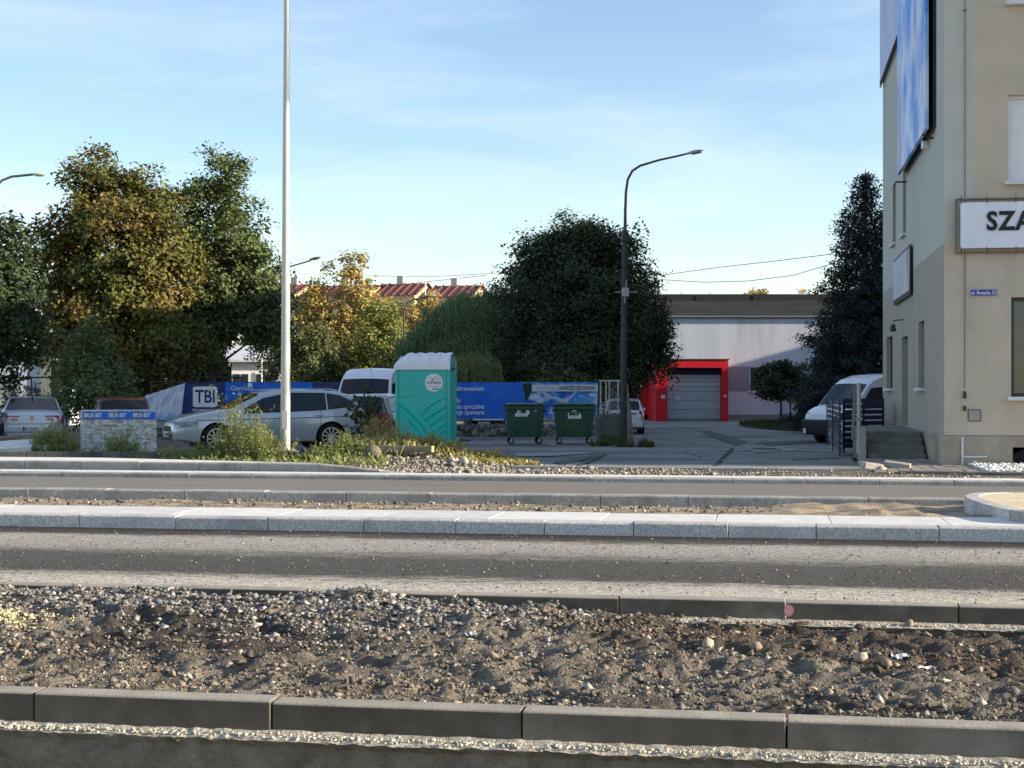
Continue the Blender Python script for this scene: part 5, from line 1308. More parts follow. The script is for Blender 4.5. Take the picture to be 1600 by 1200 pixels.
def hedge(name, label, px0, px1, D, y_top, m, n, seed):
    x0, x1 = X(px0, D), X(px1, D); zt = Z(y_top, D); t = thing(name, label, 'hedge', ((x0 + x1) / 2, D, gz(0, D)), 0)
    L = []; rr = random.Random(seed); z0 = gz(0, D); P = []
    k = int((x1 - x0) / .8)
    for i in range(k):
        x = x0 + (x1 - x0) * (i + .5) / k - (x0 + x1) / 2; hh = (zt - z0) * rr.uniform(.75, 1.1)
        P.append(crown_pts((x, rr.uniform(-.3, .3), hh * .5), (.8, .7, hh * .5), 26, seed + i))
        MB().tube([(x, 0, -.1), (x + .1, 0, hh * .5)], .04, 5).build('stem', bark, t)
    V, Fa = leaves(np.concatenate(P), n, .2, .19, seed)
    fast('foliage', V, Fa, m, t)
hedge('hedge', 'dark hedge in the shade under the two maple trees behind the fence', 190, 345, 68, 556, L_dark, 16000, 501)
hedge('hedge', 'low dark hedge behind the dark fence between pole and white van', 432, 640, 68, 560, L_bush, 15000, 502)
# ================================================================ VEHICLES
M_carglass = mat('car_glass', (.010, .014, .018), (.014, .018, .022), rough=.05, spec=.45)
M_trim = mat('black_trim', (.015, .015, .016), rough=.5)
M_chrome = mat('chrome', (.6, .6, .6), (.55, .55, .55), rough=.15, metal=1)
M_tail = mat('tail_light_red', (.42, .012, .015), (.3, .01, .01), rough=.15, coat=.8)
M_tailw = mat('tail_light_clear', (.6, .45, .42), (.5, .35, .33), rough=.15, coat=.8)
M_head = mat('headlight_lens', (.30, .31, .30), (.12, .12, .12), sc=9, rough=.12, coat=1)
M_rim = mat('alloy_rim', (.48, .48, .50), (.42, .42, .44), rough=.3, metal=.7)
M_plate = mat('plate_white', (.75, .75, .72), (.7, .7, .68), rough=.5)
def paint_mat(name, c, metal=.25, rough=.28): return mat(name, c, tuple(x * .95 for x in c), sc=1, rough=rough, metal=metal, coat=.7)

def car(name, label, P, paint, loc, head, cat='car', group=None, low=None):
    """P: dict of profiles along x (front positive). Returns Empty with parts."""
    t = thing(name, label, cat, loc, head, group)
    L, Wd = P['L'], P['W']
    def prof(key):
        a = sorted(P[key]); xs = [q[0] for q in a]; ys = [q[1] for q in a]
        return lambda x: float(np.interp(x, xs, ys))
    top, belt, plan = prof('top'), prof('belt'), prof('plan')
    zb = P.get('zb', .2); tb = P.get('tumble', .30)
    botf = lambda x: zb + .10 * max(0, (abs(x) - (L / 2 - .55)) / .55)
    def sec(x):
        zt, w, bl, z0 = top(x), plan(x), belt(x), botf(x)
        zs = min(bl, zt - .04)
        hgt = max(0, zt - .06 - zs); wt = w * .955 - .03 - hgt * tb
        return [(0, z0), (w * .86, z0), (w * .955, z0 + .05), (w * .985, z0 + .16), (w, (z0 + zs) * .5 + .07), (w * .988, zs - .08), (w * .955, zs), (wt, zs + hgt), (wt - .07, zt - .018), (wt * .5, zt), (0, zt + .008)]
    def side_y(x, z):
        s = sec(x)[3:8]; return float(np.interp(z, [q[1] for q in s], [q[0] for q in s]))
    def topz(x, y):
        s = sec(x)[7:][::-1]; return float(np.interp(abs(y), [q[0] for q in s], [q[1] for q in s]))
    ctrl = set(q[0] for k in ('top', 'belt', 'plan') for q in P[k])
    xs = sorted(ctrl | set(np.linspace(-L / 2, L / 2, 46)))
    xs = [x for i, x in enumerate(xs) if i == 0 or x - xs[i - 1] > .012]
    vs = []; ring = None
    for x in xs:
        h = sec(x); r_ = [(x, y, z) for y, z in h] + [(x, -y, z) for y, z in h[-2:0:-1]]
        ring = len(r_); vs += r_
    fs = [(i * ring + k, i * ring + (k + 1) % ring, (i + 1) * ring + (k + 1) % ring, (i + 1) * ring + k) for i in range(len(xs) - 1) for k in range(ring)]
    fs += [tuple(range(ring))[::-1], tuple((len(xs) - 1) * ring + k for k in range(ring))]
    mb = MB().add(vs, fs)
    for f_i in range(len(mb.f)):
        pass
    body = mb.build('body', [paint, M_trim] if low is None else [paint, low], t, smooth=32)
    wr = P.get('wr', .32)
    # arches
    cut = MB()
    for xw in P['wheels']:
        for s_ in (-1, 1):
            cut.lathe([(wr + .055, s_ * (Wd / 2 - .30)), (wr + .055, s_ * (Wd / 2 + .2))], c=(xw, 0, wr), n=28, m=1, axis='Y')
    co = cut.build('cut', [paint, M_trim]); bm_ = body.modifiers.new('b', 'BOOLEAN'); bm_.object = co; bm_.operation = 'DIFFERENCE'; bm_.solver = 'EXACT'
    co.parent = t
    bpy.context.view_layer.update()
    me = bpy.data.meshes.new_from_object(body.evaluated_get(bpy.context.evaluated_depsgraph_get()))
    body.modifiers.clear(); body.data = me; bpy.data.objects.remove(co)
    # wheels
    tyre = MB().lathe([(wr * .66, -.10), (wr * .93, -.105), (wr, -.07), (wr, .07), (wr * .93, .105), (wr * .66, .10)], n=28, axis='Y', caps=False)
    w0 = None
    for xw in P['wheels']:
        for s_ in (-1, 1):
            if w0 is None:
                w0 = bpy.data.objects.new('wheel', None); C.objects.link(w0); w0.parent = t; w0.location = (xw, s_ * (Wd / 2 - .125), wr)
                tyre.build('tyre', M_black, w0, smooth=40)
                rm = MB().lathe([(wr * .72, -.112), (wr * .72, -.02), (wr * .65, -.02), (wr * .65, -.112), (wr * .72, -.112)], n=28, axis='Y', caps=False)
                k = P.get('spokes', 10)
                for i in range(k):
                    a = 2 * PI * i / k
                    rm.box((math.cos(a) * wr * .38, -.105, math.sin(a) * wr * .38), (wr * .58, .02, wr * (.9 / k)), rot=Matrix.Rotation(-a, 3, 'Y'))
                MB().lathe([(wr * .66, -.06), (wr * .66, .0)], n=20, axis='Y').build('brake_well', M_black, w0)
                rm.lathe([(wr * .16, -.118), (wr * .16, -.07)], n=12, axis='Y')
                rm.build('rim', M_rim, w0, smooth=40)
                w = w0
            else: w = copy_tree(w0, t)
            w.location = (xw, s_ * (Wd / 2 - .125), wr); w.rotation_euler = (0, random.uniform(0, 1), 0 if s_ < 0 else PI)
    # side windows
    for lo_, hi_ in P['side']:
        x0_, x1_ = lo_[0][0], lo_[-1][0]
        if x0_ > x1_: x0_, x1_ = x1_, x0_
        fl = sorted(lo_); fh_ = sorted(hi_)
        for s_ in (-1, 1):
            for nm, off, sh, m_ in (('window_trim', .004, .022, M_trim), ('window', .010, 0, M_carglass)):
                G = []
                for i in range(17):
                    x = (x0_ - sh) + (x1_ - x0_ + 2 * sh) * i / 16
                    zl = float(np.interp(x, [q[0] for q in fl], [q[1] for q in fl])) - sh; zh = float(np.interp(x, [q[0] for q in fh_], [q[1] for q in fh_])) + sh
                    if zh < zl + .002: zh = zl + .002
                    G.append([(x, s_ * (side_y(x, zl + (zh - zl) * j / 4) + off), zl + (zh - zl) * j / 4) for j in range(5)])
                MB().grid(G).build(nm, m_, t, smooth=60, fix=False)
    # screens: over the top profile between xa and xb
    def screen(nm, xa, xb, m_, fa=.88, off=.012, fb=None):
        fb = fb or fa; G = []
        for i in range(9):
            x = xa + (xb - xa) * i / 8; dz = (top(x + .01) - top(x - .01)) / .02
            nrm = Vector((-dz, 0, 1)).normalized(); s = sec(x); wm = s[7][0] - .05; f_ = fa + (fb - fa) * i / 8
            row = []
            for j in range(13):
                y = wm * f_ * (j / 6 - 1); z = topz(x, y)
                row.append((x + nrm.x * off, y, z + nrm.z * off))
            G.append(row)
        return MB().grid(G).build(nm, m_, t, smooth=60, fix=False)
    if 'ws' in P: screen('windscreen', *P['ws'], M_carglass, .97)
    if 'rw' in P:
        screen('rear_window_trim', P['rw'][0], P['rw'][1], M_trim, P.get('rf', .9) + .04, off=.005); screen('rear_window', P['rw'][0] + .02 * (1 if P['rw'][1] > P['rw'][0] else -1), P['rw'][1], M_carglass, P.get('rf', .9))
    # seams
    sm = P.get('seams', ())
    for x, za_, zb_ in sm:
        for s_ in (-1, 1):
            G = [[(x + dx, s_ * (side_y(x, za_ + (zb_ - za_) * j / 7) + .003), za_ + (zb_ - za_) * j / 7) for j in range(8)] for dx in (-.006, .006)]
            MB().grid(G).build('door_seam', M_trim, t, fix=False)
    for x, z in P.get('handles', ()):
        for s_ in (-1, 1): MB().box((x, s_ * (side_y(x, z) + .02), z), (.17, .03, .03)).build('door_handle', paint, t, bevel=.01)
    if 'mirror' in P:
        x, z = P['mirror']
        for s_ in (-1, 1): MB().box((x, s_ * (side_y(x, z) + .09), z + .05), (.10, .18, .12), top=(.8, .8)).build('wing_mirror', P.get('mm', paint), t, bevel=.03)
    if 'swage' in P:
        for s_ in (-1, 1):
            G = [[(x, s_ * (side_y(x, z) + .004), z) for z in (P['swage'](x) - .008, P['swage'](x) + .008)] for x in np.linspace(-L / 2 + .3, L / 2 - .5, 24)]
            MB().grid(G).build('body_crease', M_trim, t, fix=False)
    t_ = t
    return t_, dict(top=top, plan=plan, belt=belt, side_y=side_y, topz=topz, L=L, W=Wd)

def wrap_lamp(name, t, inf, x0, x1, z0, z1, m, s_, ends=0):
    """lamp glass following the body corner: side patch from x0..x1 plus end patch"""
    G = []
    for i in range(6):
        x = x0 + (x1 - x0) * i / 5
        G.append([(x, s_ * (inf['side_y'](x, z0 + (z1 - z0) * j / 3) + .012), z0 + (z1 - z0) * j / 3) for j in range(4)])
    mb = MB().grid(G)
    if ends:
        e = x1; w = inf['side_y'](e, (z0 + z1) / 2) + .012; sx = 1 if x1 > 0 else -1
        mb.grid([[(e + sx * .006, s_ * w, z0), (e + sx * .006, s_ * w, z1)], [(e + sx * .012, s_ * (w - ends), z0 + .02), (e + sx * .012, s_ * (w - ends), z1 - .01)]])
    return mb.build(name, m, t, smooth=50, fix=False)
def plate(t, x, z, s, txt, w=.52):
    b = MB().box((x, 0, z), (.012, w, .115)).build('number_plate', M_plate, t)
    MB().box((x + s * .008, -s * (w / 2 - .03) * -1 if s > 0 else (w / 2 - .03), z), (.004, .045, .11)).build('blue_strip', M_signblue, b)
    text(txt, .11, M_txt, b, (x + s * .009, .02, z - .038), rot=(PI / 2, 0, PI / 2 if s > 0 else -PI / 2), align='CENTER', ext=.001, sx=.85)

# silver estate car
P_est = dict(L=4.83, W=1.86, zb=.20, wr=.335, spokes=11,
    top=[(2.415, .60), (2.38, .70), (2.2, .82), (1.9, .90), (1.35, 1.00), (1.12, 1.03), (.30, 1.42), (-.1, 1.485), (-.9, 1.50), (-1.7, 1.46), (-2.05, 1.38), (-2.25, 1.10), (-2.38, .98), (-2.415, .80)],
    belt=[(2.415, .58), (2.1, .76), (1.2, .90), (0, .95), (-1.4, 1.01), (-2.2, 1.06), (-2.415, .85)],
    plan=[(2.415, .62), (2.34, .74), (2.15, .84), (1.7, .91), (.5, .93), (-1.5, .93), (-2.1, .88), (-2.32, .80), (-2.415, .70)],
    wheels=(1.42, -1.43), ws=(1.10, .33), rw=(-2.10, -2.25), rf=.9, tumble=.34,
    side=[([(.30, .96), (.72, .93)], [(.30, 1.25), (.72, 1.03)]), ([(-.36, .98), (.27, .96)], [(-.36, 1.40), (.27, 1.27)]), ([(-1.30, 1.02), (-.42, .98)], [(-1.30, 1.40), (-.42, 1.41)]), ([(-2.02, 1.10), (-1.38, 1.03)], [(-2.02, 1.20), (-1.7, 1.34), (-1.38, 1.39)])],
    seams=[(.62, .32, .92), (-.39, .28, .96), (-1.16, .60, 1.0)], handles=[(-.18, .83), (-1.12, .87)], mirror=(.62, .98), swage=lambda x: .80 + .02 * -x)
D = 38.0
pm_silver = paint_mat('silver_paint', (.47, .49, .53), metal=.3)
est, inf = car('estate_car', 'silver estate car behind the tall pole, nose towards the wrapped pallet', P_est, pm_silver, (X(412, D), D + .2, -.165), R(180 + 24))
for s_ in (-1, 1):
    wrap_lamp('headlight', est, inf, 1.86, 2.36, .60, .74, M_head, s_, ends=.24)
    wrap_lamp('taillight', est, inf, -2.02, -2.38, .82, .98, M_tail, s_, ends=.16)
    MB().tube([(.25, s_ * .56, 1.475), (-.5, s_ * .585, 1.525), (-1.5, s_ * .57, 1.51), (-1.8, s_ * .56, 1.45)], .014, 6).build('roof_rail', M_chrome, est)
MB().box((2.41, 0, .56), (.03, .80, .12)).build('grille', M_trim, est, bevel=.01)
MB().box((2.42, 0, .36), (.04, 1.05, .16)).build('lower_grille', M_trim, est, bevel=.01)
MB().lathe([(.085, 0), (.085, .02)], n=20, axis='X', c=(2.425, 0, .0)).build('badge', M_chrome, est).scale = (1, 1, .5)
est.children[-1].location = (0, 0, .575)
plate(est, 2.45, .42, 1, 'SR 6074K')

# white sedan (rear towards the camera)
P_sed = dict(L=4.65, W=1.80, zb=.20, wr=.325, spokes=10,
    top=[(2.32, .62), (2.25, .74), (1.9, .86), (1.2, .98), (1.0, 1.0), (.25, 1.38), (-.3, 1.43), (-.9, 1.41), (-1.65, 1.04), (-1.75, 1.02), (-2.20, 1.0), (-2.30, .93), (-2.325, .78)],
    belt=[(2.32, .60), (1.8, .80), (0, .92), (-1.6, .97), (-2.15, .94), (-2.325, .80)],
    plan=[(2.32, .62), (2.1, .80), (1.6, .88), (-1.5, .90), (-2.1, .86), (-2.26, .80), (-2.325, .72)],
    wheels=(1.4, -1.36), ws=(.98, .27), rw=(-.93, -1.62), rf=.93, tumble=.36,
    side=[([(-.35, .95), (.6, .93)], [(-.35, 1.36), (.25, 1.30), (.6, 1.06)]), ([(-1.25, .99), (-.42, .95)], [(-1.25, 1.16), (-.9, 1.32), (-.42, 1.36)])],
    seams=[(.6, .3, .9), (-.4, .3, .93)], mirror=(.6, .95))
D = 45.0
sed, inf = car('white_sedan', 'white sedan seen from behind at the left edge, bushes before its bumper', P_sed, paint_mat('pearl_paint', (.62, .64, .70), metal=.1), (X(31, D), D + 1.2, gz(X(31, D), D)), R(90 + 17))
for s_ in (-1, 1):
    wrap_lamp('taillight', sed, inf, -1.95, -2.30, .68, .90, M_tail, s_, ends=.40)
    MB().box((-2.335, s_ * .48, .80), (.02, .16, .09)).build('reversing_light', M_tailw, sed, bevel=.01)
MB().lathe([(.075, 0), (.075, .015), (.062, .015), (.062, 0)], n=20, axis='X', c=(-2.345, 0, .84)).build('badge', M_chrome, sed)
MB().tube([(-2.35, 0, .84), (-2.35, 0, .90)], .006, 4).tube([(-2.35, 0, .84), (-2.35, .052, .81)], .006, 4).tube([(-2.35, 0, .84), (-2.35, -.052, .81)], .006, 4).build('badge_star', M_chrome, sed)
MB().box((-2.34, 0, .50), (.05, 1.66, .16)).build('rear_bumper', MATS['pearl_paint'], sed, bevel=.03)
MB().box((-2.35, 0, .28), (.04, 1.2, .10)).build('diffuser', M_trim, sed)
MB().box((-2.32, 0, .66), (.03, 1.5, .012)).build('boot_seam', M_trim, sed)
plate(sed, -2.375, .52, -1, 'SR 52N41')
MB().box((-1.0, 0, 1.435), (.12, .03, .05)).build('roof_antenna', M_trim, sed)
dk_ = car('dark_car', 'sliver of a dark car bumper at the left edge beside the white sedan', P_sed, paint_mat('black_paint', (.012, .012, .014), metal=.1), (X(-58, 42), 42.6, gz(X(-55, 42), 42) - .15), R(90 + 19))

# red hatchback
P_hat = dict(L=3.95, W=1.68, zb=.20, wr=.29, spokes=8,
    top=[(1.97, .58), (1.92, .70), (1.5, .86), (1.0, .96), (.85, .99), (.15, 1.36), (-.3, 1.43), (-1.1, 1.42), (-1.5, 1.36), (-1.86, .96), (-1.94, .90), (-1.975, .70)],
    belt=[(1.97, .56), (1.5, .76), (0, .88), (-1.5, .93), (-1.85, .93), (-1.975, .72)],
    plan=[(1.97, .56), (1.8, .72), (1.3, .82), (-1.2, .84), (-1.7, .80), (-1.9, .74), (-1.975, .68)],
    wheels=(1.2, -1.22), ws=(.84, .18), rw=(-1.52, -1.84), rf=.93, tumble=.26,
    side=[([(-.35, .92), (.6, .90)], [(-.35, 1.35), (.15, 1.30), (.6, .99)]), ([(-1.35, .95), (-.42, .92)], [(-1.35, 1.28), (-.42, 1.35)])],
    seams=[(.6, .3, .86), (-.4, .3, .9)], mirror=(.55, .93))
D = 43.5
red, inf = car('red_hatchback', 'dark red hatchback seen from behind over the wrapped pallet', P_hat, paint_mat('dark_red_paint', (.13, .008, .014), metal=.1), (X(172, D), D + .8, gz(X(168, D), D) - .02), R(90 + 21))
for s_ in (-1, 1): wrap_lamp('taillight', red, inf, -1.70, -1.93, .62, .90, M_tail, s_, ends=.12)
plate(red, -1.99, .55, -1, 'SR 28GE')
for s_ in (-1, 1): MB().box((-1.0, s_ * .33, 1.12), (.12, .24, .22)).build('headrest', mat('headrest', (.16, .09, .06)), red, bevel=.05)
D = 42.5
dkh, inf = car('dark_hatchback', 'dark hatchback with a blue-tinted rear window between the silver wagon and the toilet', P_hat, paint_mat('dark_blue_paint', (.02, .028, .04)), (X(588, D), D + .8, gz(X(588, D), D) + .08), R(90 - 14))
for s_ in (-1, 1): wrap_lamp('taillight', dkh, inf, -1.70, -1.93, .62, .90, M_tail, s_, ends=.12)
D = 61.0
wht, inf = car('white_hatchback', 'small white hatchback parked behind the white fence end, seen from behind', P_hat, paint_mat('white_car_paint', (.60, .62, .63), metal=.05), (X(977, D), D + 1.4, gz(X(977, D), D)), R(90 - 3))
for s_ in (-1, 1):
    wrap_lamp('taillight', wht, inf, -1.66, -1.93, .62, .95, M_tail, s_, ends=.10)
MB().box((-1.985, 0, .84), (.02, 1.0, .035)).build('tailgate_trim', M_trim, wht)
MB().box((-1.98, 0, .42), (.06, 1.5, .22)).build('rear_bumper', MATS['white_car_paint'], wht, bevel=.03)
plate(wht, -2.0, .68, -1, 'SR 7219C')
D = 60.5
nvy, inf = car('navy_car', 'navy car parked behind the banner fence, its plate showing below the banner', P_hat, paint_mat('navy_paint', (.012, .018, .06)), (X(757, D), D + 2.4, gz(X(757, D), D)), R(-90))
plate(nvy, 1.99, .44, 1, 'SR 90317')
MB().box((1.97, 0, .60), (.05, 1.5, .03)).build('bumper_strip', M_chrome, nvy)
# white SUV at left behind the slack banner
P_suv = dict(L=4.5, W=1.84, zb=.24, wr=.35, spokes=8,
    top=[(2.25, .80), (2.2, .95), (1.8, 1.06), (1.25, 1.12), (1.1, 1.14), (.5, 1.60), (0, 1.72), (-1.6, 1.72), (-2.0, 1.64), (-2.2, 1.1), (-2.25, .8)],
    belt=[(2.25, .78), (1.5, .98), (0, 1.06), (-2.0, 1.10), (-2.25, .9)],
    plan=[(2.25, .7), (2.0, .86), (1.5, .91), (-1.8, .92), (-2.1, .88), (-2.25, .8)],
    wheels=(1.38, -1.32), ws=(1.08, .52), rw=(-2.02, -2.17), tumble=.26,
    side=[([(-.3, 1.1), (.82, 1.09)], [(-.3, 1.62), (.42, 1.56), (.82, 1.25)]), ([(-1.1, 1.12), (-.38, 1.1)], [(-1.1, 1.63), (-.38, 1.63)]), ([(-1.85, 1.14), (-1.18, 1.12)], [(-1.85, 1.56), (-1.18, 1.62)])], mirror=(.85, 1.1))
D = 60.0
suv, inf = car('white_suv', 'white off-road vehicle parked behind the slack end of the banner fence', P_suv, MATS['white_car_paint'], (X(268, D), D + .4, gz(X(268, D), D)), R(180))

# white vans
P_van = dict(L=5.4, W=2.0, zb=.25, wr=.34, spokes=6,
    top=[(2.70, .80), (2.66, .98), (2.45, 1.10), (2.1, 1.22), (1.95, 1.26), (1.28, 1.98), (1.05, 2.12), (.6, 2.26), (0, 2.30), (-2.55, 2.28), (-2.68, 2.15), (-2.70, 1.0)],
    belt=[(2.70, .76), (2.3, 1.05), (1.6, 1.18), (0, 1.20), (-2.70, 1.20)],
    plan=[(2.70, .68), (2.55, .86), (2.2, .96), (1.6, 1.0), (-2.4, 1.0), (-2.6, .97), (-2.70, .92)],
    wheels=(1.75, -1.6), ws=(1.93, 1.30), tumble=.12,
    side=[([(.75, 1.20), (1.62, 1.17)], [(.75, 1.84), (1.22, 1.80), (1.62, 1.34)])],
    seams=[(.66, .4, 1.9), (1.66, .5, 1.15)], handles=[(.80, 1.05)], mirror=(1.5, 1.25))
P_van['mm'] = M_trim
D = 49.5
van1, inf = car('white_van', 'white van facing the camera between the silver wagon roof and the toilet', P_van, mat('van_white', (.74, .76, .82), (.7, .72, .78), rough=.35, coat=.5), (X(573, D), D + 2.55, gz(X(573, D), D)), R(-90 - 6), cat='van')
van1.scale = (1, 1, 1.08)
MB().tube([(1.2, .2, 2.0), (1.55, .2, 2.32)], .006, 4).build('antenna', M_txt, van1)
MB().box((2.70, 0, .55), (.06, 1.3, .28)).build('grille', M_trim, van1, bevel=.02)
for s_ in (-1, 1): wrap_lamp('headlight', van1, inf, 2.3, 2.62, .80, 1.02, M_head, s_, ends=.25)
D = 50.0
fw = Vector((math.cos(R(180 + 30)), math.sin(R(180 + 30)), 0)); ctr = Vector((X(1272, D), D, 0)) - fw * 2.55
P_v2 = dict(P_van)
van2, inf = car('white_van', 'white van with a dark lower front parked nose out beside the corner building', P_v2, MATS['van_white'], (ctr.x + .25, ctr.y, gz(ctr.x, ctr.y)), R(180 + 30), cat='van')
for s_ in (-1, 1): wrap_lamp('headlight', van2, inf, 2.15, 2.60, .80, 1.02, M_trim, s_, ends=.25)
MB().box((2.60, 0, .56), (.26, 1.66, .52)).build('front_bumper', M_trim, van2, bevel=.08)
MB().box((2.72, 0, .45), (.05, 1.2, .2)).build('lower_grille', M_black, van2)
for s_ in (-1, 1): MB().box((2.74, s_ * .62, .42), (.03, .12, .16)).build('fog_lamp', M_plate, van2)
MB().box((-.15, 1.008, 1.55), (.5, .006, .36)).build('blue_sticker', mat('pale_blue_sticker', (.25, .42, .68)), van2)

# ================================================================ PORTABLE TOILET
M_teal = mat('teal_plastic', (.0, .45, .39), (.0, .41, .355), sc=2, rough=.38, bump=.04, bsc=30, coat=.2)
M_roofw = mat('translucent_white', (.74, .74, .80), (.66, .67, .75), sc=3, rough=.35)
D = 32.0
TX = X(618, D)
wc = thing('portable_toilet', 'turquoise portable toilet with a vaulted white roof standing on the verge', 'portable toilet', (TX, D, -.157), R(-4.5))
w_, dp_, hh = 1.145, 1.12, 1.96
MB().box((w_ / 2, dp_ / 2, hh / 2 + .06), (w_ - .03, dp_ - .03, hh - .12)).build('cabin', M_teal, wc)
MB().box((w_ / 2, dp_ / 2, .06), (w_ + .02, dp_ + .04, .12)).build('base', M_trim, wc, bevel=.02)
for x in (.03, w_ - .03):
    for y in (.03, dp_ - .03): MB().box((x, y, hh / 2), (.075, .075, hh)).build('corner_post', M_teal, wc, bevel=.015)
pn = MB().box((w_ / 2, .004, hh / 2 + .03), (w_ - .16, .02, hh - .16)).build('front_panel', M_teal, wc, bevel=.008)
def tp(px, py): return ((px - 618) / 75.0, EYE + .157 - (py - 608) / 75.0)
def relief(pts, w, parent, dep=.014):
    P_ = smoothpts([tp(a, b) for a, b in pts], 6); G = []
    for i, p in enumerate(P_):
        d = (P_[min(i + 1, len(P_) - 1)] - P_[max(0, i - 1)]).normalized(); nn = Vector((-d.y, d.x, 0)); q = w * (1 - .35 * i / len(P_))
        G.append([(p.x - nn.x * q, -.004, p.y - nn.y * q), (p.x - nn.x * q * .6, -.006 - dep, p.y - nn.y * q * .6), (p.x + nn.x * q * .6, -.006 - dep, p.y + nn.y * q * .6), (p.x + nn.x * q, -.004, p.y + nn.y * q)])
    MB().grid(G).build('relief_rib', M_teal, parent, smooth=50)
relief([(623, 627), (640, 640), (656, 656), (668, 672), (677, 688), (681, 694)], .085, pn)
relief([(640, 655), (652, 668), (662, 682), (668, 694)], .05, pn)
relief([(657, 648), (668, 636), (682, 627), (696, 621)], .045, pn)
relief([(664, 655), (676, 646), (688, 640), (697, 634)], .05, pn)
relief([(672, 664), (684, 655), (697, 648)], .04, pn)
relief([(678, 673), (688, 666), (698, 660)], .04, pn)
relief([(682, 683), (690, 676), (698, 672)], .035, pn)
g1 = [tp(a, b) for a, b in ((624, 620), (624, 588), (640, 587), (648, 592), (652, 600), (658, 605), (658, 612), (652, 619))]
MB().prism(g1, -.016, .0).build('raised_panel', M_teal, pn, bevel=.006)
# round sticker
a, b = tp(678.5, 598); st_ = MB().lathe([(.187, -.020), (.187, -.006)], c=(a, 0, b), n=40, axis='Y').build('round_sticker', mat('sticker_white', (.72, .72, .76), (.68, .68, .72), rough=.4), wc)
text('WC', .070, M_txt, st_, (a - .165, -.0215, b - .025), ext=.0005)
text('SERWIS', .070, M_txt, st_, (a - .015, -.0215, b - .025), ext=.0005, sx=.72, bold=.001)
for zz_, ln_ in ((.105, .20), (.075, .26), (-.085, .24)): MB().box((a, -.0212, b + zz_), (ln_, .001, .010)).build('text_line', mat('grey_print', (.35, .35, .4)), st_)
MB().box((a + .04, -.0212, b - .13), (.14, .001, .024)).build('text_line', mat('green_print', (.08, .25, .08)), st_)
MB().prism([(a - .055, b - .05), (a - .03, b + .02), (a - .01, b + .075), (a - .03, b + .07), (a - .05, b + .03)], -.0212, -.0205).build('logo', M_txt, st_)
# right side: arched side wall and narrow panels
arch = [(0, hh - .06)] + [(dp_ / 2 - (dp_ / 2) * math.cos(t), hh - .02 + .27 * math.sin(t) ** .8) for t in np.linspace(0.12, PI - .12, 13)] + [(dp_, hh - .06)]
MB().prism(arch, w_ - .04, w_ - .015, plane='YZ').prism(arch, .05, .07, plane='YZ').build('gable_panel', M_teal, wc)
sp_ = MB()
for y in (.28, .56, .84): MB().box((w_ - .005, y, 1.0), (.03, .10, 1.7)).build('side_rib', M_teal, wc, bevel=.012)
# vaulted roof with ribs running front to back, left end rounded down
G = []
nx = 46
for i in range(nx + 1):
    u_ = i / nx; x = -.03 + (w_ + .035) * u_
    f = min(1, max(0, (u_) / .26)); f = math.sin(f * PI / 2) ** .75
    rib = .016 * (1 if (math.sin(u_ * PI * 11) > .1) else 0)
    row = []
    for j in range(21):
        t = PI * j / 20
        h_ = (.27 * f + .0) * math.sin(t) ** .62
        y = dp_ / 2 - (dp_ / 2 + .035 + rib * .6) * math.cos(t)
        row.append((x, y, hh + .0 + .035 + h_ + rib * (math.sin(t) > .15)))
    row = [(x, row[0][1], hh - .05)] + row + [(x, row[-1][1], hh - .05)]
    G.append(row)
MB().grid(G).build('roof', M_roofw, wc, smooth=45)
MB().prism([(-.032, hh - .05), (-.032, hh + .04), (-.03, hh + .05), (-.02, hh - .05)], -.02, dp_ + .02).build('roof_edge', M_roofw, wc)
MB().box((.42, .30, hh + .295), (.10, .05, .03)).build('vent_slot', M_trim, wc, bevel=.008)

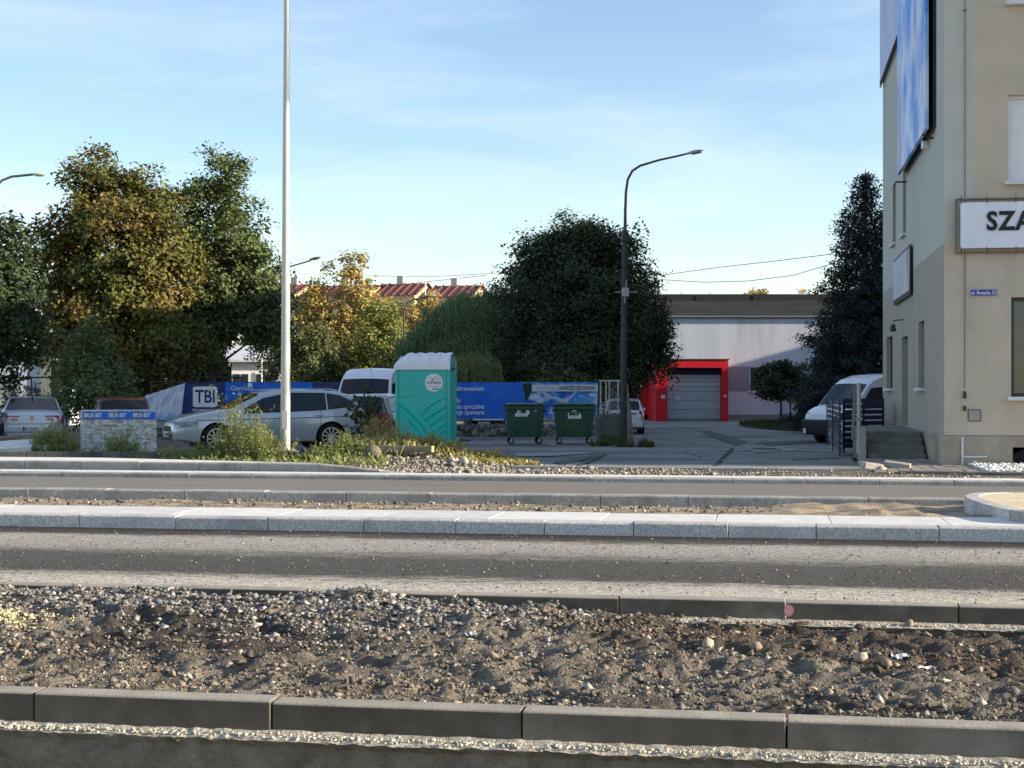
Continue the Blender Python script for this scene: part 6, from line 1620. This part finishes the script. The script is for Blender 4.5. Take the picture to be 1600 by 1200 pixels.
# ================================================================ GREEN BINS
M_bin = mat('green_bin_plastic', (.020, .085, .045), (.014, .065, .036), sc=3, rough=.5, c3=(.03, .07, .04), sc3=2)
def green_bin(name, label, px0, px1, D, rz, stickers):
    x0_, x1_ = X(px0, D), X(px1, D); w = (x1_ - x0_)
    t = thing(name, label, 'bin', (x0_ + w / 2, D, gz(x0_, D) + .035), rz, 'green wheeled bins by the fence')
    mb = MB(); d = 1.0
    vsb = []
    for z, e in ((.22, .10), (.45, .06), (1.16, 0)):
        vsb += [(-w / 2 + e, e * .6, z), (w / 2 - e, e * .6, z), (w / 2 - e, d - e, z), (-w / 2 + e, d - e, z)]
    fs = [(3, 2, 1, 0), (8, 9, 10, 11)] + [(k * 4 + i, k * 4 + (i + 1) % 4, k * 4 + 4 + (i + 1) % 4, k * 4 + 4 + i) for k in range(2) for i in range(4)]
    MB().add(vsb, fs).build('body', M_bin, t, bevel=.02)
    MB().box((0, d / 2 - .01, 1.17), (w + .05, d + .06, .05)).build('rim', M_bin, t, bevel=.01)
    MB().box((0, -.045, 1.15), (w + .07, .03, .10)).build('front_lip', M_bin, t, bevel=.01)
    lid = []
    for i in range(13):
        a = i / 12; x = -w / 2 - .03 + (w + .06) * a
        lid.append([(x, -.06 + (d + .1) * j / 8, 1.21 + .10 * math.sin(PI * min(1, (j + .6) / 8.6)) ** .5 * (1 - .25 * (abs(a - .5) > .46)) + .012 * (i % 4 == 2)) for j in range(9)])
    lid2 = [[(p[0], p[1], 1.195) for p in r_] for r_ in lid]
    mb = MB().grid(lid); mb.box((0, d / 2 - .01, 1.205), (w + .05, d + .08, .03)); mb.build('lid', M_bin, t, smooth=40)
    for s_ in (-1, 1): MB().box((s_ * w * .30, -.005 + .03, .70), (.05, .05, .85)).build('rib', M_bin, t, bevel=.01)
    for s_ in (-1, 1):
        MB().tube([(s_ * (w / 2 + .01), .2, 1.05), (s_ * (w / 2 + .06), .25, 1.05), (s_ * (w / 2 + .06), .7, 1.05), (s_ * (w / 2 + .01), .75, 1.05)], .016, 6).build('handle', M_trim, t)
        for y in (.16, .84):
            wl_ = bpy.data.objects.new('castor', None); C.objects.link(wl_); wl_.parent = t; wl_.location = (s_ * (w / 2 - .16), y, .10)
            MB().lathe([(.10, -.025), (.10, .025)], n=18, axis='Y').build('tyre', M_black, wl_); MB().lathe([(.055, -.03), (.055, .03)], n=14, axis='Y').build('hub', M_steel, wl_)
            MB().box((.01, -.035, .06), (.04, .01, .14), rot=Matrix.Rotation(.3, 3, 'Y')).build('fork', M_steel, wl_)
    for kind, x, z, a, b in stickers:
        y = -.022 + .0 * z + max(0, (1.16 - z)) * .055
        if kind == 'label':
            s = MB().box((x, y, z), (a, .006, b)).build('address_label', M_white, t); text('ul. Bosacka 52', b * .78, M_txt, s, (x, y - .004, z - b * .25), align='CENTER', ext=.0005, sx=.62)
        elif kind == 'arc':
            pts_ = [(x + a * math.cos(q), y, z + b * math.sin(q)) for q in np.linspace(.1, PI * 1.1, 8)]
            MB().tube(pts_, .018, 5).build('sticker_remnant', M_white, t)
        else: MB().box((x, y, z), (a, .006, b), rot=Matrix.Rotation(.35, 3, 'Y')).build('sticker_remnant', M_white, t)
    return t
green_bin('wheeled_bin', 'left green wheeled bin, with torn white sticker remnants above its address label', 791, 851, 48.6, R(3), [('label', -.13, .93, .40, .10), ('bit', -.20, 1.04, .11, .05), ('bit', -.24, 1.01, .05, .09), ('bit', .07, 1.03, .09, .10), ('bit', .10, .98, .05, .07), ('arc', .32, 1.04, .03, .03)])
green_bin('wheeled_bin', 'right green wheeled bin, with its address label under a curved torn sticker', 866, 929, 48.8, R(-1), [('label', .01, .86, .42, .10), ('arc', .0, 1.01, .06, .06), ('bit', -.19, .95, .03, .10), ('bit', .17, .96, .06, .04), ('bit', .16, .92, .04, .08), ('bit', .05, .97, .05, .03)])
for px, py, D, lab in ((762, 692, 47.5, 'small pink and white litter on the ground before the stone wall'), (860, 697, 47.6, 'small pale litter lying between the two green bins'), (944, 694, 47.4, 'small crumpled litter right of the green bins')):
    V, Fa = stones(np.zeros((3, 3)) + np.array([[0, 0, 0], [.08, 0, 0], [-.05, .03, 0]]), np.array([.07, .05, .05]), int(px), squash=.4)
    o = fast('litter', V, Fa, mat('litter_paper', (.65, .52, .50), (.6, .3, .3), sc=9)); o.location = (X(px, D), D, gz(X(px, D), D) + .06); tag(o, lab, 'litter')

# ================================================================ FENCE, WALL, BANNERS
FDp = 57.0
def bx_(px): return X(px, FDp)
def bz_(py): return Z(py, FDp)
sw_ = thing('stone_wall', 'low rough grey stone wall under the blue banners behind the bins', 'wall', (bx_(640), FDp + .1, -.45), 0)
wl0, wl1 = 0, bx_(968) - bx_(640)
M_wallst = mat('rough_stone', (.19, .18, .165), (.10, .095, .09), sc=3, bump=1, bsc=12, rough=.95)
MB().box((wl1 / 2, .2, .23), (wl1, .38, .50)).build('core', M_wallst, sw_)
N = 420
xx = rng.uniform(0, wl1, N); zz = rng.uniform(.02, .46, N)
V, Fa = stones(np.stack([xx, np.full(N, .0), zz], 1), rng.uniform(.05, .13, N), 33, squash=.9)
o = fast('stones', V, Fa, ramp_mat('wall_stone', [(.16, .15, .14), (.24, .23, .21), (.12, .115, .11), (.30, .28, .25)], bump=.5), sw_); o['kind'] = 'stuff'
fe = thing('banner_fence', 'dark metal panel fence carrying the row of blue banners', 'fence', (bx_(236), FDp, -.45), 0)
fl_ = bx_(935) - bx_(236)
for i in range(8): MB().box((fl_ * i / 7, .05, 1.05), (.06, .06, 2.1)).build('post', M_dsteel, fe)
for z in (.62, 2.05): MB().tube([(0, .05, z), (fl_, .05, z)], .022, 6).build('rail', M_dsteel, fe)
def banner(name, label, corners, mats_, wav=.03, nx=60, nz=14, dy=-.02, split=None, group='blue banners along the fence', seed=0):
    """corners: photo points TL, TR, BR, BL on the fence plane"""
    TL, TR, BR, BL = [Vector((bx_(a), bz_(b))) for a, b in corners]
    o_ = thing(name, label, 'banner', (TL.x, FDp + dy, TL.y), 0, group)
    G = []
    for i in range(nx + 1):
        s = i / nx; row = []
        for j in range(nz + 1):
            t = j / nz; p = (TL * (1 - s) + TR * s) * (1 - t) + (BL * (1 - s) + BR * s) * t
            fold = wav * (noise.noise(Vector((s * 7 + seed, t * 2.2 + s * 4, seed))) + .5 * noise.noise(Vector((s * 19 + seed, t * 5 + s * 9, seed))))
            sag = -.02 * math.sin(PI * ((s * 6) % 1)) * (1 - t)
            row.append((p.x - TL.x, -abs(fold) * 1.0 - .005, p.y - TL.y + sag))
        G.append(row)
    MB().grid(G).build('banner_sheet', mats_, o_, smooth=60)
    return o_, (lambda px, py: (bx_(px) - TL.x, bz_(py) - TL.y))
M_navyb = mat('navy_banner', (.012, .035, .16), (.010, .03, .13), sc=2, rough=.55)
M_blueb = mat('blue_banner', (.004, .14, .66), (.004, .12, .58), sc=2, rough=.5)
M_fade = bpy.data.materials.new('white_blue_banner'); M_fade.use_nodes = True
n_, l_ = M_fade.node_tree.nodes, M_fade.node_tree.links
tc_ = n_.new('ShaderNodeTexCoord'); sx_ = n_.new('ShaderNodeSeparateXYZ'); cr = n_.new('ShaderNodeValToRGB')
mr_ = n_.new('ShaderNodeMapRange'); mr_.inputs[1].default_value = -1.25; mr_.inputs[2].default_value = -.1
l_.new(tc_.outputs['Object'], sx_.inputs[0]); l_.new(sx_.outputs['Z'], mr_.inputs[0]); l_.new(mr_.outputs[0], cr.inputs[0])
e = cr.color_ramp.elements; e[0].position = 0; e[0].color = (.01, .06, .35, 1); e[1].position = .62; e[1].color = (.62, .68, .82, 1); q = e.new(.3); q.color = (.05, .22, .66, 1)
l_.new(cr.outputs[0], n_['Principled BSDF'].inputs['Base Color']); n_['Principled BSDF'].inputs['Roughness'].default_value = .5
banner('banner', 'slack white banner fading to blue at the left end of the fence', ((219, 621), (290, 598), (284, 656), (214, 656)), M_fade, wav=.14, dy=-.08, seed=3)
o, q = banner('banner', 'navy banner with white TBI letters in a rounded white box', ((282, 599), (352, 597), (352, 652), (284, 656)), M_navyb, wav=.03, seed=5)
rb_ = []
x0_, z0_ = q(302, 636); x1_, z1_ = q(340, 604); r_ = .09
for cx_, cz_, a0_ in ((x1_ - r_, z1_ - r_, 0), (x0_ + r_, z1_ - r_, PI / 2), (x0_ + r_, z0_ + r_, PI), (x1_ - r_, z0_ + r_, 1.5 * PI)):
    for k in range(6): rb_.append((cx_ + r_ * math.cos(a0_ + PI / 2 * k / 5), cz_ + r_ * math.sin(a0_ + PI / 2 * k / 5)))
lg = MB().prism(rb_, -.058, -.048).build('logo_box', M_wtxt, o)
a, b = q(305.5, 629); text('TBI', .67, mat('navy_letter', (.012, .04, .18)), lg, (a, -.062, b), ext=.001, sx=.80, bold=.012)
a, b = q(301, 643); text('TECHNOLOGY', .13, M_wtxt, o, (a, -.052, b), ext=.001, bold=.003)
o, q = banner('banner', 'mid blue banner hidden behind the tall weeds and the wagon roof', ((352, 597), (488, 597), (488, 650), (352, 652)), M_blueb, seed=7)
a, b = q(355, 610); text('- Obróbka', .23, M_wtxt, o, (a, -.05, b), ext=.001)
M_photo = mat('machinery_print', (.015, .02, .035), (.10, .12, .15), sc=1.6, stretch=(.5, 1, 2.5), rough=.5, lo=.45, hi=.7, c3=(.01, .035, .20), sc3=.5)
banner('banner', 'dark banner with a blurred machinery picture beside the white van', ((488, 597), (600, 597), (600, 650), (488, 650)), M_photo, seed=9)
o, q = banner('banner', 'bright blue banner with white lettering between the toilet and the bins', ((600, 597), (815, 597), (824, 654), (600, 654)), M_blueb, wav=.05, nx=90, seed=11)
for s_, px, py, al in (('Obróbka skrawaniem', 757, 610.5, 'RIGHT'), ('łki', 720, 629, 'RIGHT'), ('nia specjalne', 757, 638.5, 'RIGHT'), ('kcje spawane', 757, 647.5, 'RIGHT')):
    a, b = q(px, py); text(s_, .245, M_wtxt, o, (a, -.075, b), ext=.001, align=al, bold=.003, sx=.88)
a, b = q(763, 655.5); MB().box((a, -.03, b), (1.15, .02, .05)).build('hem', M_wtxt, o)
# picture banner, right
M_pic = mat('picture_banner', (.008, .10, .46), (.05, .30, .72), sc=1.3, lo=.42, hi=.58, rough=.5, c3=(.55, .65, .78), sc3=1.8, lo3=.55, hi3=.66, st3=(1, 1, 1.6))
o, q = banner('banner', 'picture banner with a white title strip behind the right bin', ((815, 597), (935, 597), (932, 652), (822, 652)), M_pic, wav=.03, seed=13)
a, b = q(831, 611.5); c, d = q(934, 601); MB().box(((a + c) / 2, -.055, (b + d) / 2), (c - a, .006, d - b)).build('title_strip', mat('pale_strip', (.62, .64, .68)), o)
a, b = q(838, 609); text('Nowoczesna', .20, mat('grey_letter', (.38, .39, .42)), o, (a, -.06, b), ext=.001, sx=.82)
a, b = q(874, 609); text('NARZĘDZIOWNIA', .20, M_txt, o, (a, -.06, b), ext=.001, sx=.78, bold=.004)
for (pa, pb_, w) in (((828, 603), (858, 625), .10), ((846, 615), (884, 629), .12), ((838, 600), (850, 604), .06), ((884, 628), (900, 612), .12), ((905, 618), (930, 627), .05)):
    a = Vector(q(*pa)); b = Vector(q(*pb_)); dd_ = (b - a).normalized(); nn = Vector((-dd_.y, dd_.x)) * w * .5
    MB().add([((a + nn).x, -.05, (a + nn).y), ((b + nn * .5).x, -.05, (b + nn * .5).y), ((b - nn * .5).x, -.05, (b - nn * .5).y), ((a - nn).x, -.05, (a - nn).y)], [(0, 1, 2, 3)]).build('printed_tool', mat('tool_print', (.50, .56, .68)), o)
a, b = q(816, 598); g_ = MB().add([(a, -.052, b - .02), (a + .36, -.052, b - .02), (a + .36, -.052, b - .3), (a + .14, -.052, b - .72)], [(0, 1, 2, 3)]).build('green_gap', mat('dark_green_print', (.01, .045, .04)), o)

# old white gate frames right of the banners
D = 54.0
gt = thing('old_gate', 'old white painted gate frame with chain link beside the dark lamp post', 'gate', (X(936, D), D, -.45), 0)
M_oldw = mat('flaking_white', (.52, .52, .46), (.30, .28, .22), sc=9, lo=.5, hi=.62, rough=.8)
def gx(px): return X(px, D) - X(936, D)
def gzz(py): return Z(py, D) + .45
for px in (938.5, 947, 952, 966): MB().tube([(gx(px), 0, gzz(690 if px > 960 else 659)), (gx(px), 0, gzz(595))], .03, 6).build('bar', M_oldw, gt)
for py, a, b in ((595, 936, 972), (657, 938, 948)): MB().tube([(gx(a), 0, gzz(py)), (gx(b), 0, gzz(py))], .03, 6).build('rail', M_oldw, gt)
mb = MB()
for i in range(-9, 9):
    for s_ in (-1, 1):
        p = [(gx(953) + i * .1, 0, gzz(650)), (gx(953) + i * .1 + s_ * .9, 0, gzz(597))]
        (xa_, _, za_), (xb_, _, zb_) = p; lo_, hi_ = gx(953), gx(965)
        if xa_ > xb_: xa_, za_, xb_, zb_ = xb_, zb_, xa_, za_
        if xb_ < lo_ or xa_ > hi_: continue
        sl_ = (zb_ - za_) / (xb_ - xa_)
        if xa_ < lo_: za_ += sl_ * (lo_ - xa_); xa_ = lo_
        if xb_ > hi_: zb_ += sl_ * (hi_ - xb_); xb_ = hi_
        mb.tube([(xa_, 0, za_), (xb_, 0, zb_)], .006, 3, caps=False)
m_ = mb.build('chain_link', M_oldw, gt); m_['kind'] = 'stuff'
D = 51.0
gp_ = thing('gate_post', 'pale painted steel gate post standing against the dark lamp post', 'post', (X(972.5, D), D, -.45), 0)
MB().tube([(0, 0, 0), (0, 0, Z(594, D) + .45)], .07, 10).build('tube', M_oldw, gp_, smooth=50)
MB().box((.12, -.02, .95), (.06, .06, .1)).build('latch', M_rust, gp_)
D = 50.0
sp2 = thing('stump_post', 'leaning rusty concrete stump post at the right of the gate post', 'post', (X(982, D), D, -.45), 0)
MB().tube([(0, 0, 0), (-.03, 0, 1.0), (-.07, 0, 2.0)], [.19, .13, .04], 8).build('stump', mat('rusty_concrete', (.32, .29, .24), (.22, .13, .07), sc=5, lo=.5, hi=.65, bump=.5), sp2, smooth=60)
lw = thing('low_wall', 'short mossy concrete wall end between the right bin and the gate post', 'wall', (X(931, 52), 52, -.45), 0)
MB().box((.42, .15, .45), (.84, .3, 1.0)).build('wall', mat('mossy_wall', (.17, .19, .16), (.08, .10, .07), sc=3, bump=.5), lw, bevel=.02)

# ================================================================ LAMPS AND POLE
def street_lamp(name, label, x, y, z0, pts, radii, head, m, ml, dirx=1, base=None, tilt=.12):
    t = thing(name, label, 'street lamp', (x, y, z0), 0)
    MB().tube(pts, radii, 10).build('pole', m, t, smooth=50)
    hx, hz, L = head
    hd = bpy.data.objects.new('lamp_head', None); C.objects.link(hd); hd.parent = t; hd.location = (hx, 0, hz); hd.rotation_euler = (0, -tilt * dirx, 0)
    G = []
    for i in range(13):
        a = i / 12; xx_ = L * a * dirx; r_ = L * .21 * (math.sin(PI * min(1, .12 + a * .93)) ** .55)
        G.append([(xx_, r_ * math.cos(q) * .9, r_ * .62 * max(-.35, math.sin(q)) + .01) for q in np.linspace(0, 2 * PI, 13)])
    MB().grid(G).build('housing', ml, hd, smooth=60)
    MB().box((L * .55 * dirx, 0, -L * .07), (L * .55, L * .26, L * .05)).build('lens', mat('lamp_lens', (.30, .27, .22), rough=.3), hd, bevel=.01)
    return t
def arc_pts(D, x0, z0, pxs):
    return [(X(a, D) - x0, 0, Z(b, D) - z0) for a, b in pxs]
D = 49.2; x0_ = X(974, D); z0_ = gz(x0_, D)
M_lampg = mat('lamp_housing', (.42, .42, .38), (.36, .36, .33), rough=.5)
t = street_lamp('street_lamp', 'tall dark street lamp with a curved arm rising before the linden tree', x0_, D, z0_,
    [(0, 0, -.1)] + arc_pts(D, x0_, z0_, [(974.5, 560), (975.5, 440), (976, 374)]), [.12, .105, .095, .085], (X(1074, D) - x0_, Z(241, D) - z0_, .56), mat('lamp_post_dark', (.055, .06, .062), (.04, .042, .045), sc=4, rough=.7), M_lampg, tilt=.22)
MB().tube(arc_pts(D, x0_, z0_, [(976.5, 376), (977, 330), (978, 300), (981, 280), (988, 267), (1000, 259), (1030, 250), (1060, 243.5), (1078, 239)]), [.055, .045, .042, .04, .04, .038, .035, .033, .03], 8).build('arm', mat('lamp_arm_brown', (.13, .10, .10), (.09, .08, .08)), t, smooth=60)
a = arc_pts(D, x0_, z0_, [(976.5, 368)])[0]; MB().lathe([(.09, -.22), (.12, -.16), (.12, .08), (.07, .18)], c=a, n=12).build('collar', M_dsteel, t)
a = arc_pts(D, x0_, z0_, [(977, 457)])[0]; MB().box((a[0], -.1, a[2]), (.22, .16, .28)).build('junction_box', M_lampg, t, bevel=.02)
MB().tube([(a[0] - .35, -.1, a[2]), (a[0] + .38, -.1, a[2] + .01)], .018, 6).build('crossbar', M_lampg, t)
MB().tube([(a[0] - .03, -.12, a[2] - .35), (a[0] + .03, -.12, a[2] + .38)], .022, 6).build('cable_clip', M_lampg, t)
D = 49.0
x0_ = X(-14, D); z0_ = gz(x0_, D)
t = street_lamp('street_lamp', 'street lamp head on a curved arm reaching in from the left edge', x0_, D, z0_, [(0, 0, -.1), (0, 0, 6.2)], [.12, .07], (X(50, D) - x0_, Z(273.5, D) - z0_, .46), MATS['lamp_post_dark'], M_lampg, tilt=.02)
MB().tube([(0, 0, 6.0)] + arc_pts(D, x0_, z0_, [(-12, 310), (-5, 291), (3, 282), (18, 276), (52, 272.5)]), .04, 8).build('arm', MATS['lamp_arm_brown'], t, smooth=60)
D = 78.0; x0_ = X(447, D); z0_ = gz(x0_, D)
t = street_lamp('street_lamp', 'slim grey street lamp half hidden behind the tall galvanised pole', x0_, D, z0_, [(0, 0, -.1), (0, 0, Z(420, D) - z0_)], [.1, .06], (X(484, D) - x0_, Z(406.5, D) - z0_, .62), MATS['lamp_post_dark'], MATS['lamp_post_dark'], tilt=.25)
MB().tube([(0, 0, Z(420, D) - z0_)] + arc_pts(D, x0_, z0_, [(455, 416), (486, 407)]), .04, 6).build('arm', MATS['lamp_post_dark'], t)
D = 82.0; x0_ = X(1000, D); z0_ = gz(x0_, D)
t = street_lamp('street_lamp', 'street lamp head poking out behind the right side of the linden tree', x0_, D, z0_, [(0, 0, -.1), (0, 0, Z(440, D) - z0_)], [.1, .06], (X(1014, D) - x0_, Z(429, D) - z0_, .80), MATS['lamp_post_dark'], M_lampg, tilt=.2)
MB().tube([(0, 0, Z(440, D) - z0_)] + arc_pts(D, x0_, z0_, [(1005, 434), (1017, 429)]), .05, 6).build('arm', MATS['lamp_arm_brown'], t)
D = 84.0; x0_ = X(631, D); z0_ = gz(x0_, D)
t = street_lamp('street_lamp', 'thin dark curved street lamp before the yellow trees left of the willow', x0_, D, z0_, [(0, 0, -.1), (0, 0, Z(500, D) - z0_)], [.06, .05], (X(668, D) - x0_, Z(463, D) - z0_, .5), MATS['lamp_post_dark'], M_lampg, tilt=.12)
MB().tube([(0, 0, Z(500, D) - z0_)] + arc_pts(D, x0_, z0_, [(632, 484), (636, 474), (645, 468), (670, 463)]), .045, 6).build('arm', MATS['lamp_post_dark'], t, smooth=60)
D = 92.0; x0_ = X(409, D); z0_ = gz(x0_, D)
t = thing('yard_lamp', 'small white yard lamp on a thin pole above the small white house', 'lamp', (x0_, D, z0_), 0)
MB().tube([(0, 0, 0), (0, 0, Z(521, D) - z0_), (-.12, 0, Z(518, D) - z0_)], .045, 6).build('pole', M_white, t); MB().lathe([(.05, -.1), (.17, -.02), (.15, .10), (.03, .15)], c=(-.12, 0, Z(518, D) - z0_), n=12).build('lamp_shade', M_white, t, smooth=60)

# tall galvanised pole
D = 27.4; x0_ = X(446, D); z0_ = EYE - (704 - HY) / F * D
M_galv = mat('galvanised_pole', (.50, .50, .47), (.42, .42, .395), sc=7, stretch=(1, 1, .25), rough=.5, metal=.3)
tpole = thing('tall_pole', 'tall tapered galvanised pole rising out of the top of the picture', 'pole', (x0_, D, z0_), 0)
ptop = 10.5
MB().tube([(-.001 * 0, 0, .02), (.02, 0, 8.05), (.028, 0, ptop)], [.092, .047, .04], 20).build('shaft', M_galv, tpole, smooth=50)
MB().box((0, 0, .01), (.36, .36, .025)).build('base_plate', M_galv, tpole, bevel=.004)
for a in (-.14, .14):
    for b in (-.14, .14): MB().lathe([(.018, .02), (.018, .055)], c=(a, b, 0), n=6).build('bolt', M_galv, tpole)
MB().box((0, -.093, .55), (.09, .02, .32)).build('service_door', M_galv, tpole)
fd = thing('pole_foundation', 'dark square concrete foundation with a pale cap under the tall pole', 'foundation', (x0_, D, z0_), 0)
MB().box((-.0, 0, -.2), (.46, .46, .34)).build('block', mat('black_concrete', (.035, .03, .03), (.07, .06, .055), sc=5, rough=.9, bump=.4), fd, bevel=.01)
MB().box((0, 0, -.017), (.48, .48, .028)).build('cap', M_gran2, fd, bevel=.006)

# ================================================================ PALLET, TIMBER, PLANKS, WIRES
D = 30.6
x0_, x1_ = X(129, D), X(245, D); pw_ = (x1_ - x0_) / 1.045
pl = thing('wrapped_pallet', 'film wrapped pallet of bricks with a blue and white printed band', 'pallet', (x0_, D, gz(x0_, D) - .0), R(17))
zt_ = Z(642, D) - gz(x0_, D)
MB().box((pw_ / 2, .5, .06), (pw_, 1.0, .10)).build('pallet_boards', mat('pallet_wood', (.3, .23, .15), (.2, .15, .1), stretch=(.3, 3, 3)), pl)
rows_ = 9; cols_ = 8; bh = (zt_ - .14) / rows_
M_brick = mat('pale_brick', (.50, .47, .42), (.38, .36, .32), sc=9, rough=.9, rnd=.15)
bk = MB().box((0, 0, 0), (pw_ / cols_ - .02, .9, bh - .014)).build('brick', M_brick, pl, bevel=.008); first = True
for r_ in range(rows_):
    for c_ in range(cols_):
        o = bk if first else bk.copy()
        if not first: C.objects.link(o); o.parent = pl
        first = False; o.location = (pw_ * (c_ + .5) / cols_, .5 + random.uniform(-.008, .008), .12 + bh * (r_ + .5))
# film: thin wrinkled, slightly clear skin
M_film = bpy.data.materials.new('stretch_film'); M_film.use_nodes = True
n_, l_ = M_film.node_tree.nodes, M_film.node_tree.links
pb_ = n_['Principled BSDF']; pb_.inputs['Base Color'].default_value = (.74, .76, .78, 1); pb_.inputs['Roughness'].default_value = .22; pb_.inputs['Specular IOR Level'].default_value = .8
tr_ = n_.new('ShaderNodeBsdfTransparent'); mx_ = n_.new('ShaderNodeMixShader'); nn_ = n_.new('ShaderNodeTexNoise'); nn_.inputs['Scale'].default_value = 5; nn_.inputs['Detail'].default_value = 6; nn_.inputs['Distortion'].default_value = 1.5
cr_ = n_.new('ShaderNodeMapRange'); cr_.inputs[1].default_value = .4; cr_.inputs[2].default_value = .65; cr_.inputs[3].default_value = .22; cr_.inputs[4].default_value = .75
tc2 = n_.new('ShaderNodeTexCoord'); mp2 = n_.new('ShaderNodeMapping'); mp2.inputs['Scale'].default_value = (1, 1, 3); l_.new(tc2.outputs['Object'], mp2.inputs[0]); l_.new(mp2.outputs[0], nn_.inputs[0])
l_.new(nn_.outputs[0], cr_.inputs[0]); l_.new(cr_.outputs[0], mx_.inputs[0]); l_.new(tr_.outputs[0], mx_.inputs[1]); l_.new(pb_.outputs[0], mx_.inputs[2]); l_.new(mx_.outputs[0], n_['Material Output'].inputs[0])
G = []; loop = [(0, 0), (pw_, 0), (pw_, 1.0), (0, 1.0), (0, 0)]; pts_ = []
for (a, b), (c, d) in zip(loop[:-1], loop[1:]):
    for k in range(26): pts_.append((a + (c - a) * k / 26, b + (d - b) * k / 26))
pts_.append((0, 0))
rr = random.Random(4)
for i, (a, b) in enumerate(pts_):
    col = []
    for j in range(15):
        z = .06 + (zt_ - .06) * j / 14; w = .022 * noise.noise(Vector((a * 4, b * 4 + 3, z * 7))) + .012 * noise.noise(Vector((a * 11, b * 9, z * 18)))
        ox = -1 if a < .01 else (1 if a > pw_ - .01 else 0); oy = -1 if b < .01 else (1 if b > .99 else 0)
        col.append((a + ox * (.015 + abs(w)), b + oy * (.015 + abs(w)), z))
    G.append(col)
MB().grid(G).build('film', M_film, pl, smooth=60)
MB().box((pw_ / 2, .5, zt_ + .004), (pw_ + .02, 1.02, .008)).build('film_top', mat('film_top', (.6, .62, .68), (.5, .52, .6), sc=4, rough=.3), pl)
bh_ = .155
bandz = zt_ - .015 - bh_ / 2
nb_ = 6
for i in range(nb_):
    c = pw_ * (i + .5) / nb_; m_ = MATS['blue_banner'] if i % 2 else mat('band_white', (.66, .70, .78), rough=.4)
    MB().box((c, -.030, bandz + .006 * math.sin(i * 2.1)), (pw_ / nb_ - .003, .012, bh_)).build('printed_band', mat('band_blue', (.01, .14, .50), rough=.35) if i in (0, 2, 4) else m_, pl)
for i in range(3):
    text('BRUK-BET', .115, M_wtxt if i % 1 == 0 else M_signblue, pl, (pw_ * (i + .02) / 3 + .02, -.041, bandz - .035), ext=.001, sx=.66, bold=.002)
# timber beam on the heap
D = 26.6
tb_ = thing('timber_beam', 'squared timber beam with a yellow end painted as sunlit lying before the toilet', 'beam', (X(574, D), D + .25, heap(X(620, D), D) + .07), R(-12))
L_ = (X(676, D) - X(574, D)) / math.cos(R(12))
MB().box((L_ / 2, 0, .055), (L_, .16, .11)).build('beam', mat('weathered_timber', (.30, .25, .18), (.17, .14, .10), sc=3, stretch=(.6, 6, 6), rough=.9, bump=.4), tb_, bevel=.004)
MB().box((L_ + .002, 0, .055), (.006, .155, .105)).build('lit_end', mat('sunlit_wood', (.55, .42, .16), (.48, .36, .14), sc=9), tb_)  # end face paler and yellower, low sun painted into it
V, Fa = stones(np.zeros((1, 3)), np.array([.17]), 77, hi=True, jit=.08, squash=.8)
o = fast('mossy_rock', V, Fa, mat('mossy_rock', (.20, .17, .12), (.11, .10, .07), sc=7, bump=.7)); o.location = (X(583, 26.3), 26.35, heap(X(583, 26.3), 26.3) + .10); tag(o, 'brown rock at the left end of the timber beam', 'rock')
# planks and slab at the left edge
D = 31.0
for i, (pa, pb2, py, th, lab, m_) in enumerate(((-20, 74, 684, .06, 'weathered brown plank resting level in front of the white sedan', MATS['weathered_timber']), (-30, 16, 691, .09, 'grey concrete block under the plank at the left edge', M_gran2), (26, 60, 687, .05, 'short reddish board beneath the long plank at left', mat('reddish_board', (.16, .09, .07), (.1, .06, .05), stretch=(.4, 4, 4))))):
    dd2 = D + .12 * i; L_ = X(pb2, dd2) - X(pa, dd2)
    o = MB().box((0, 0, 0), (L_, .30, th)).build(['plank', 'concrete_block', 'board'][i], m_, bevel=.005); o.location = ((X(pa, dd2) + X(pb2, dd2)) / 2, dd2, Z(py, dd2)); o.rotation_euler = (0, .01, .03 * i); tag(o, lab, ['plank', 'block', 'board'][i])
D = 29.6
o = MB().box((0, 0, 0), (1.25, .7, .10)).build('concrete_slab', M_slab, bevel=.01); o.location = (X(30, D), D + .1, Z(697, D)); o.rotation_euler = (.20, -.07, .05); tag(o, 'pale concrete slab lying tilted at the left edge in front of the planks', 'slab')
V, Fa = stones(np.zeros((1, 3)), np.array([.10]), 71, hi=True, jit=.12); o = fast('rock', V, Fa, M_conc); o.location = (X(54, 28.8), 28.8, Z(701, 28.8)); tag(o, 'small dark angular rock on the right edge of the tilted slab', 'rock')
# wires
def wire(label, pts, r_=.015):
    P_ = [(X(a, d), d, Z(b, d)) for a, b, d in pts]
    o = MB().tube(P_, r_, 4, caps=False).build('overhead_wire', M_txt); tag(o, label, 'wire', 'overhead wires'); return o
wire('overhead wire climbing right above the warehouse roof, the upper one', [(1034, 430, 80), (1120, 418, 75), (1210, 408, 70), (1300, 397, 66)])
wire('overhead wire sagging above the warehouse roof, the lower one', [(1034, 437, 80), (1100, 441, 76), (1170, 439, 72), (1240, 430, 69), (1300, 412, 66)])
wire('faint overhead wire crossing before the far red roofs', [(380, 455, 120), (560, 452, 120), (760, 430, 120)], .02)
wire('faint overhead wire from the poplar towards the linden tree', [(560, 431, 140), (680, 432, 140), (790, 426, 140)], .02)
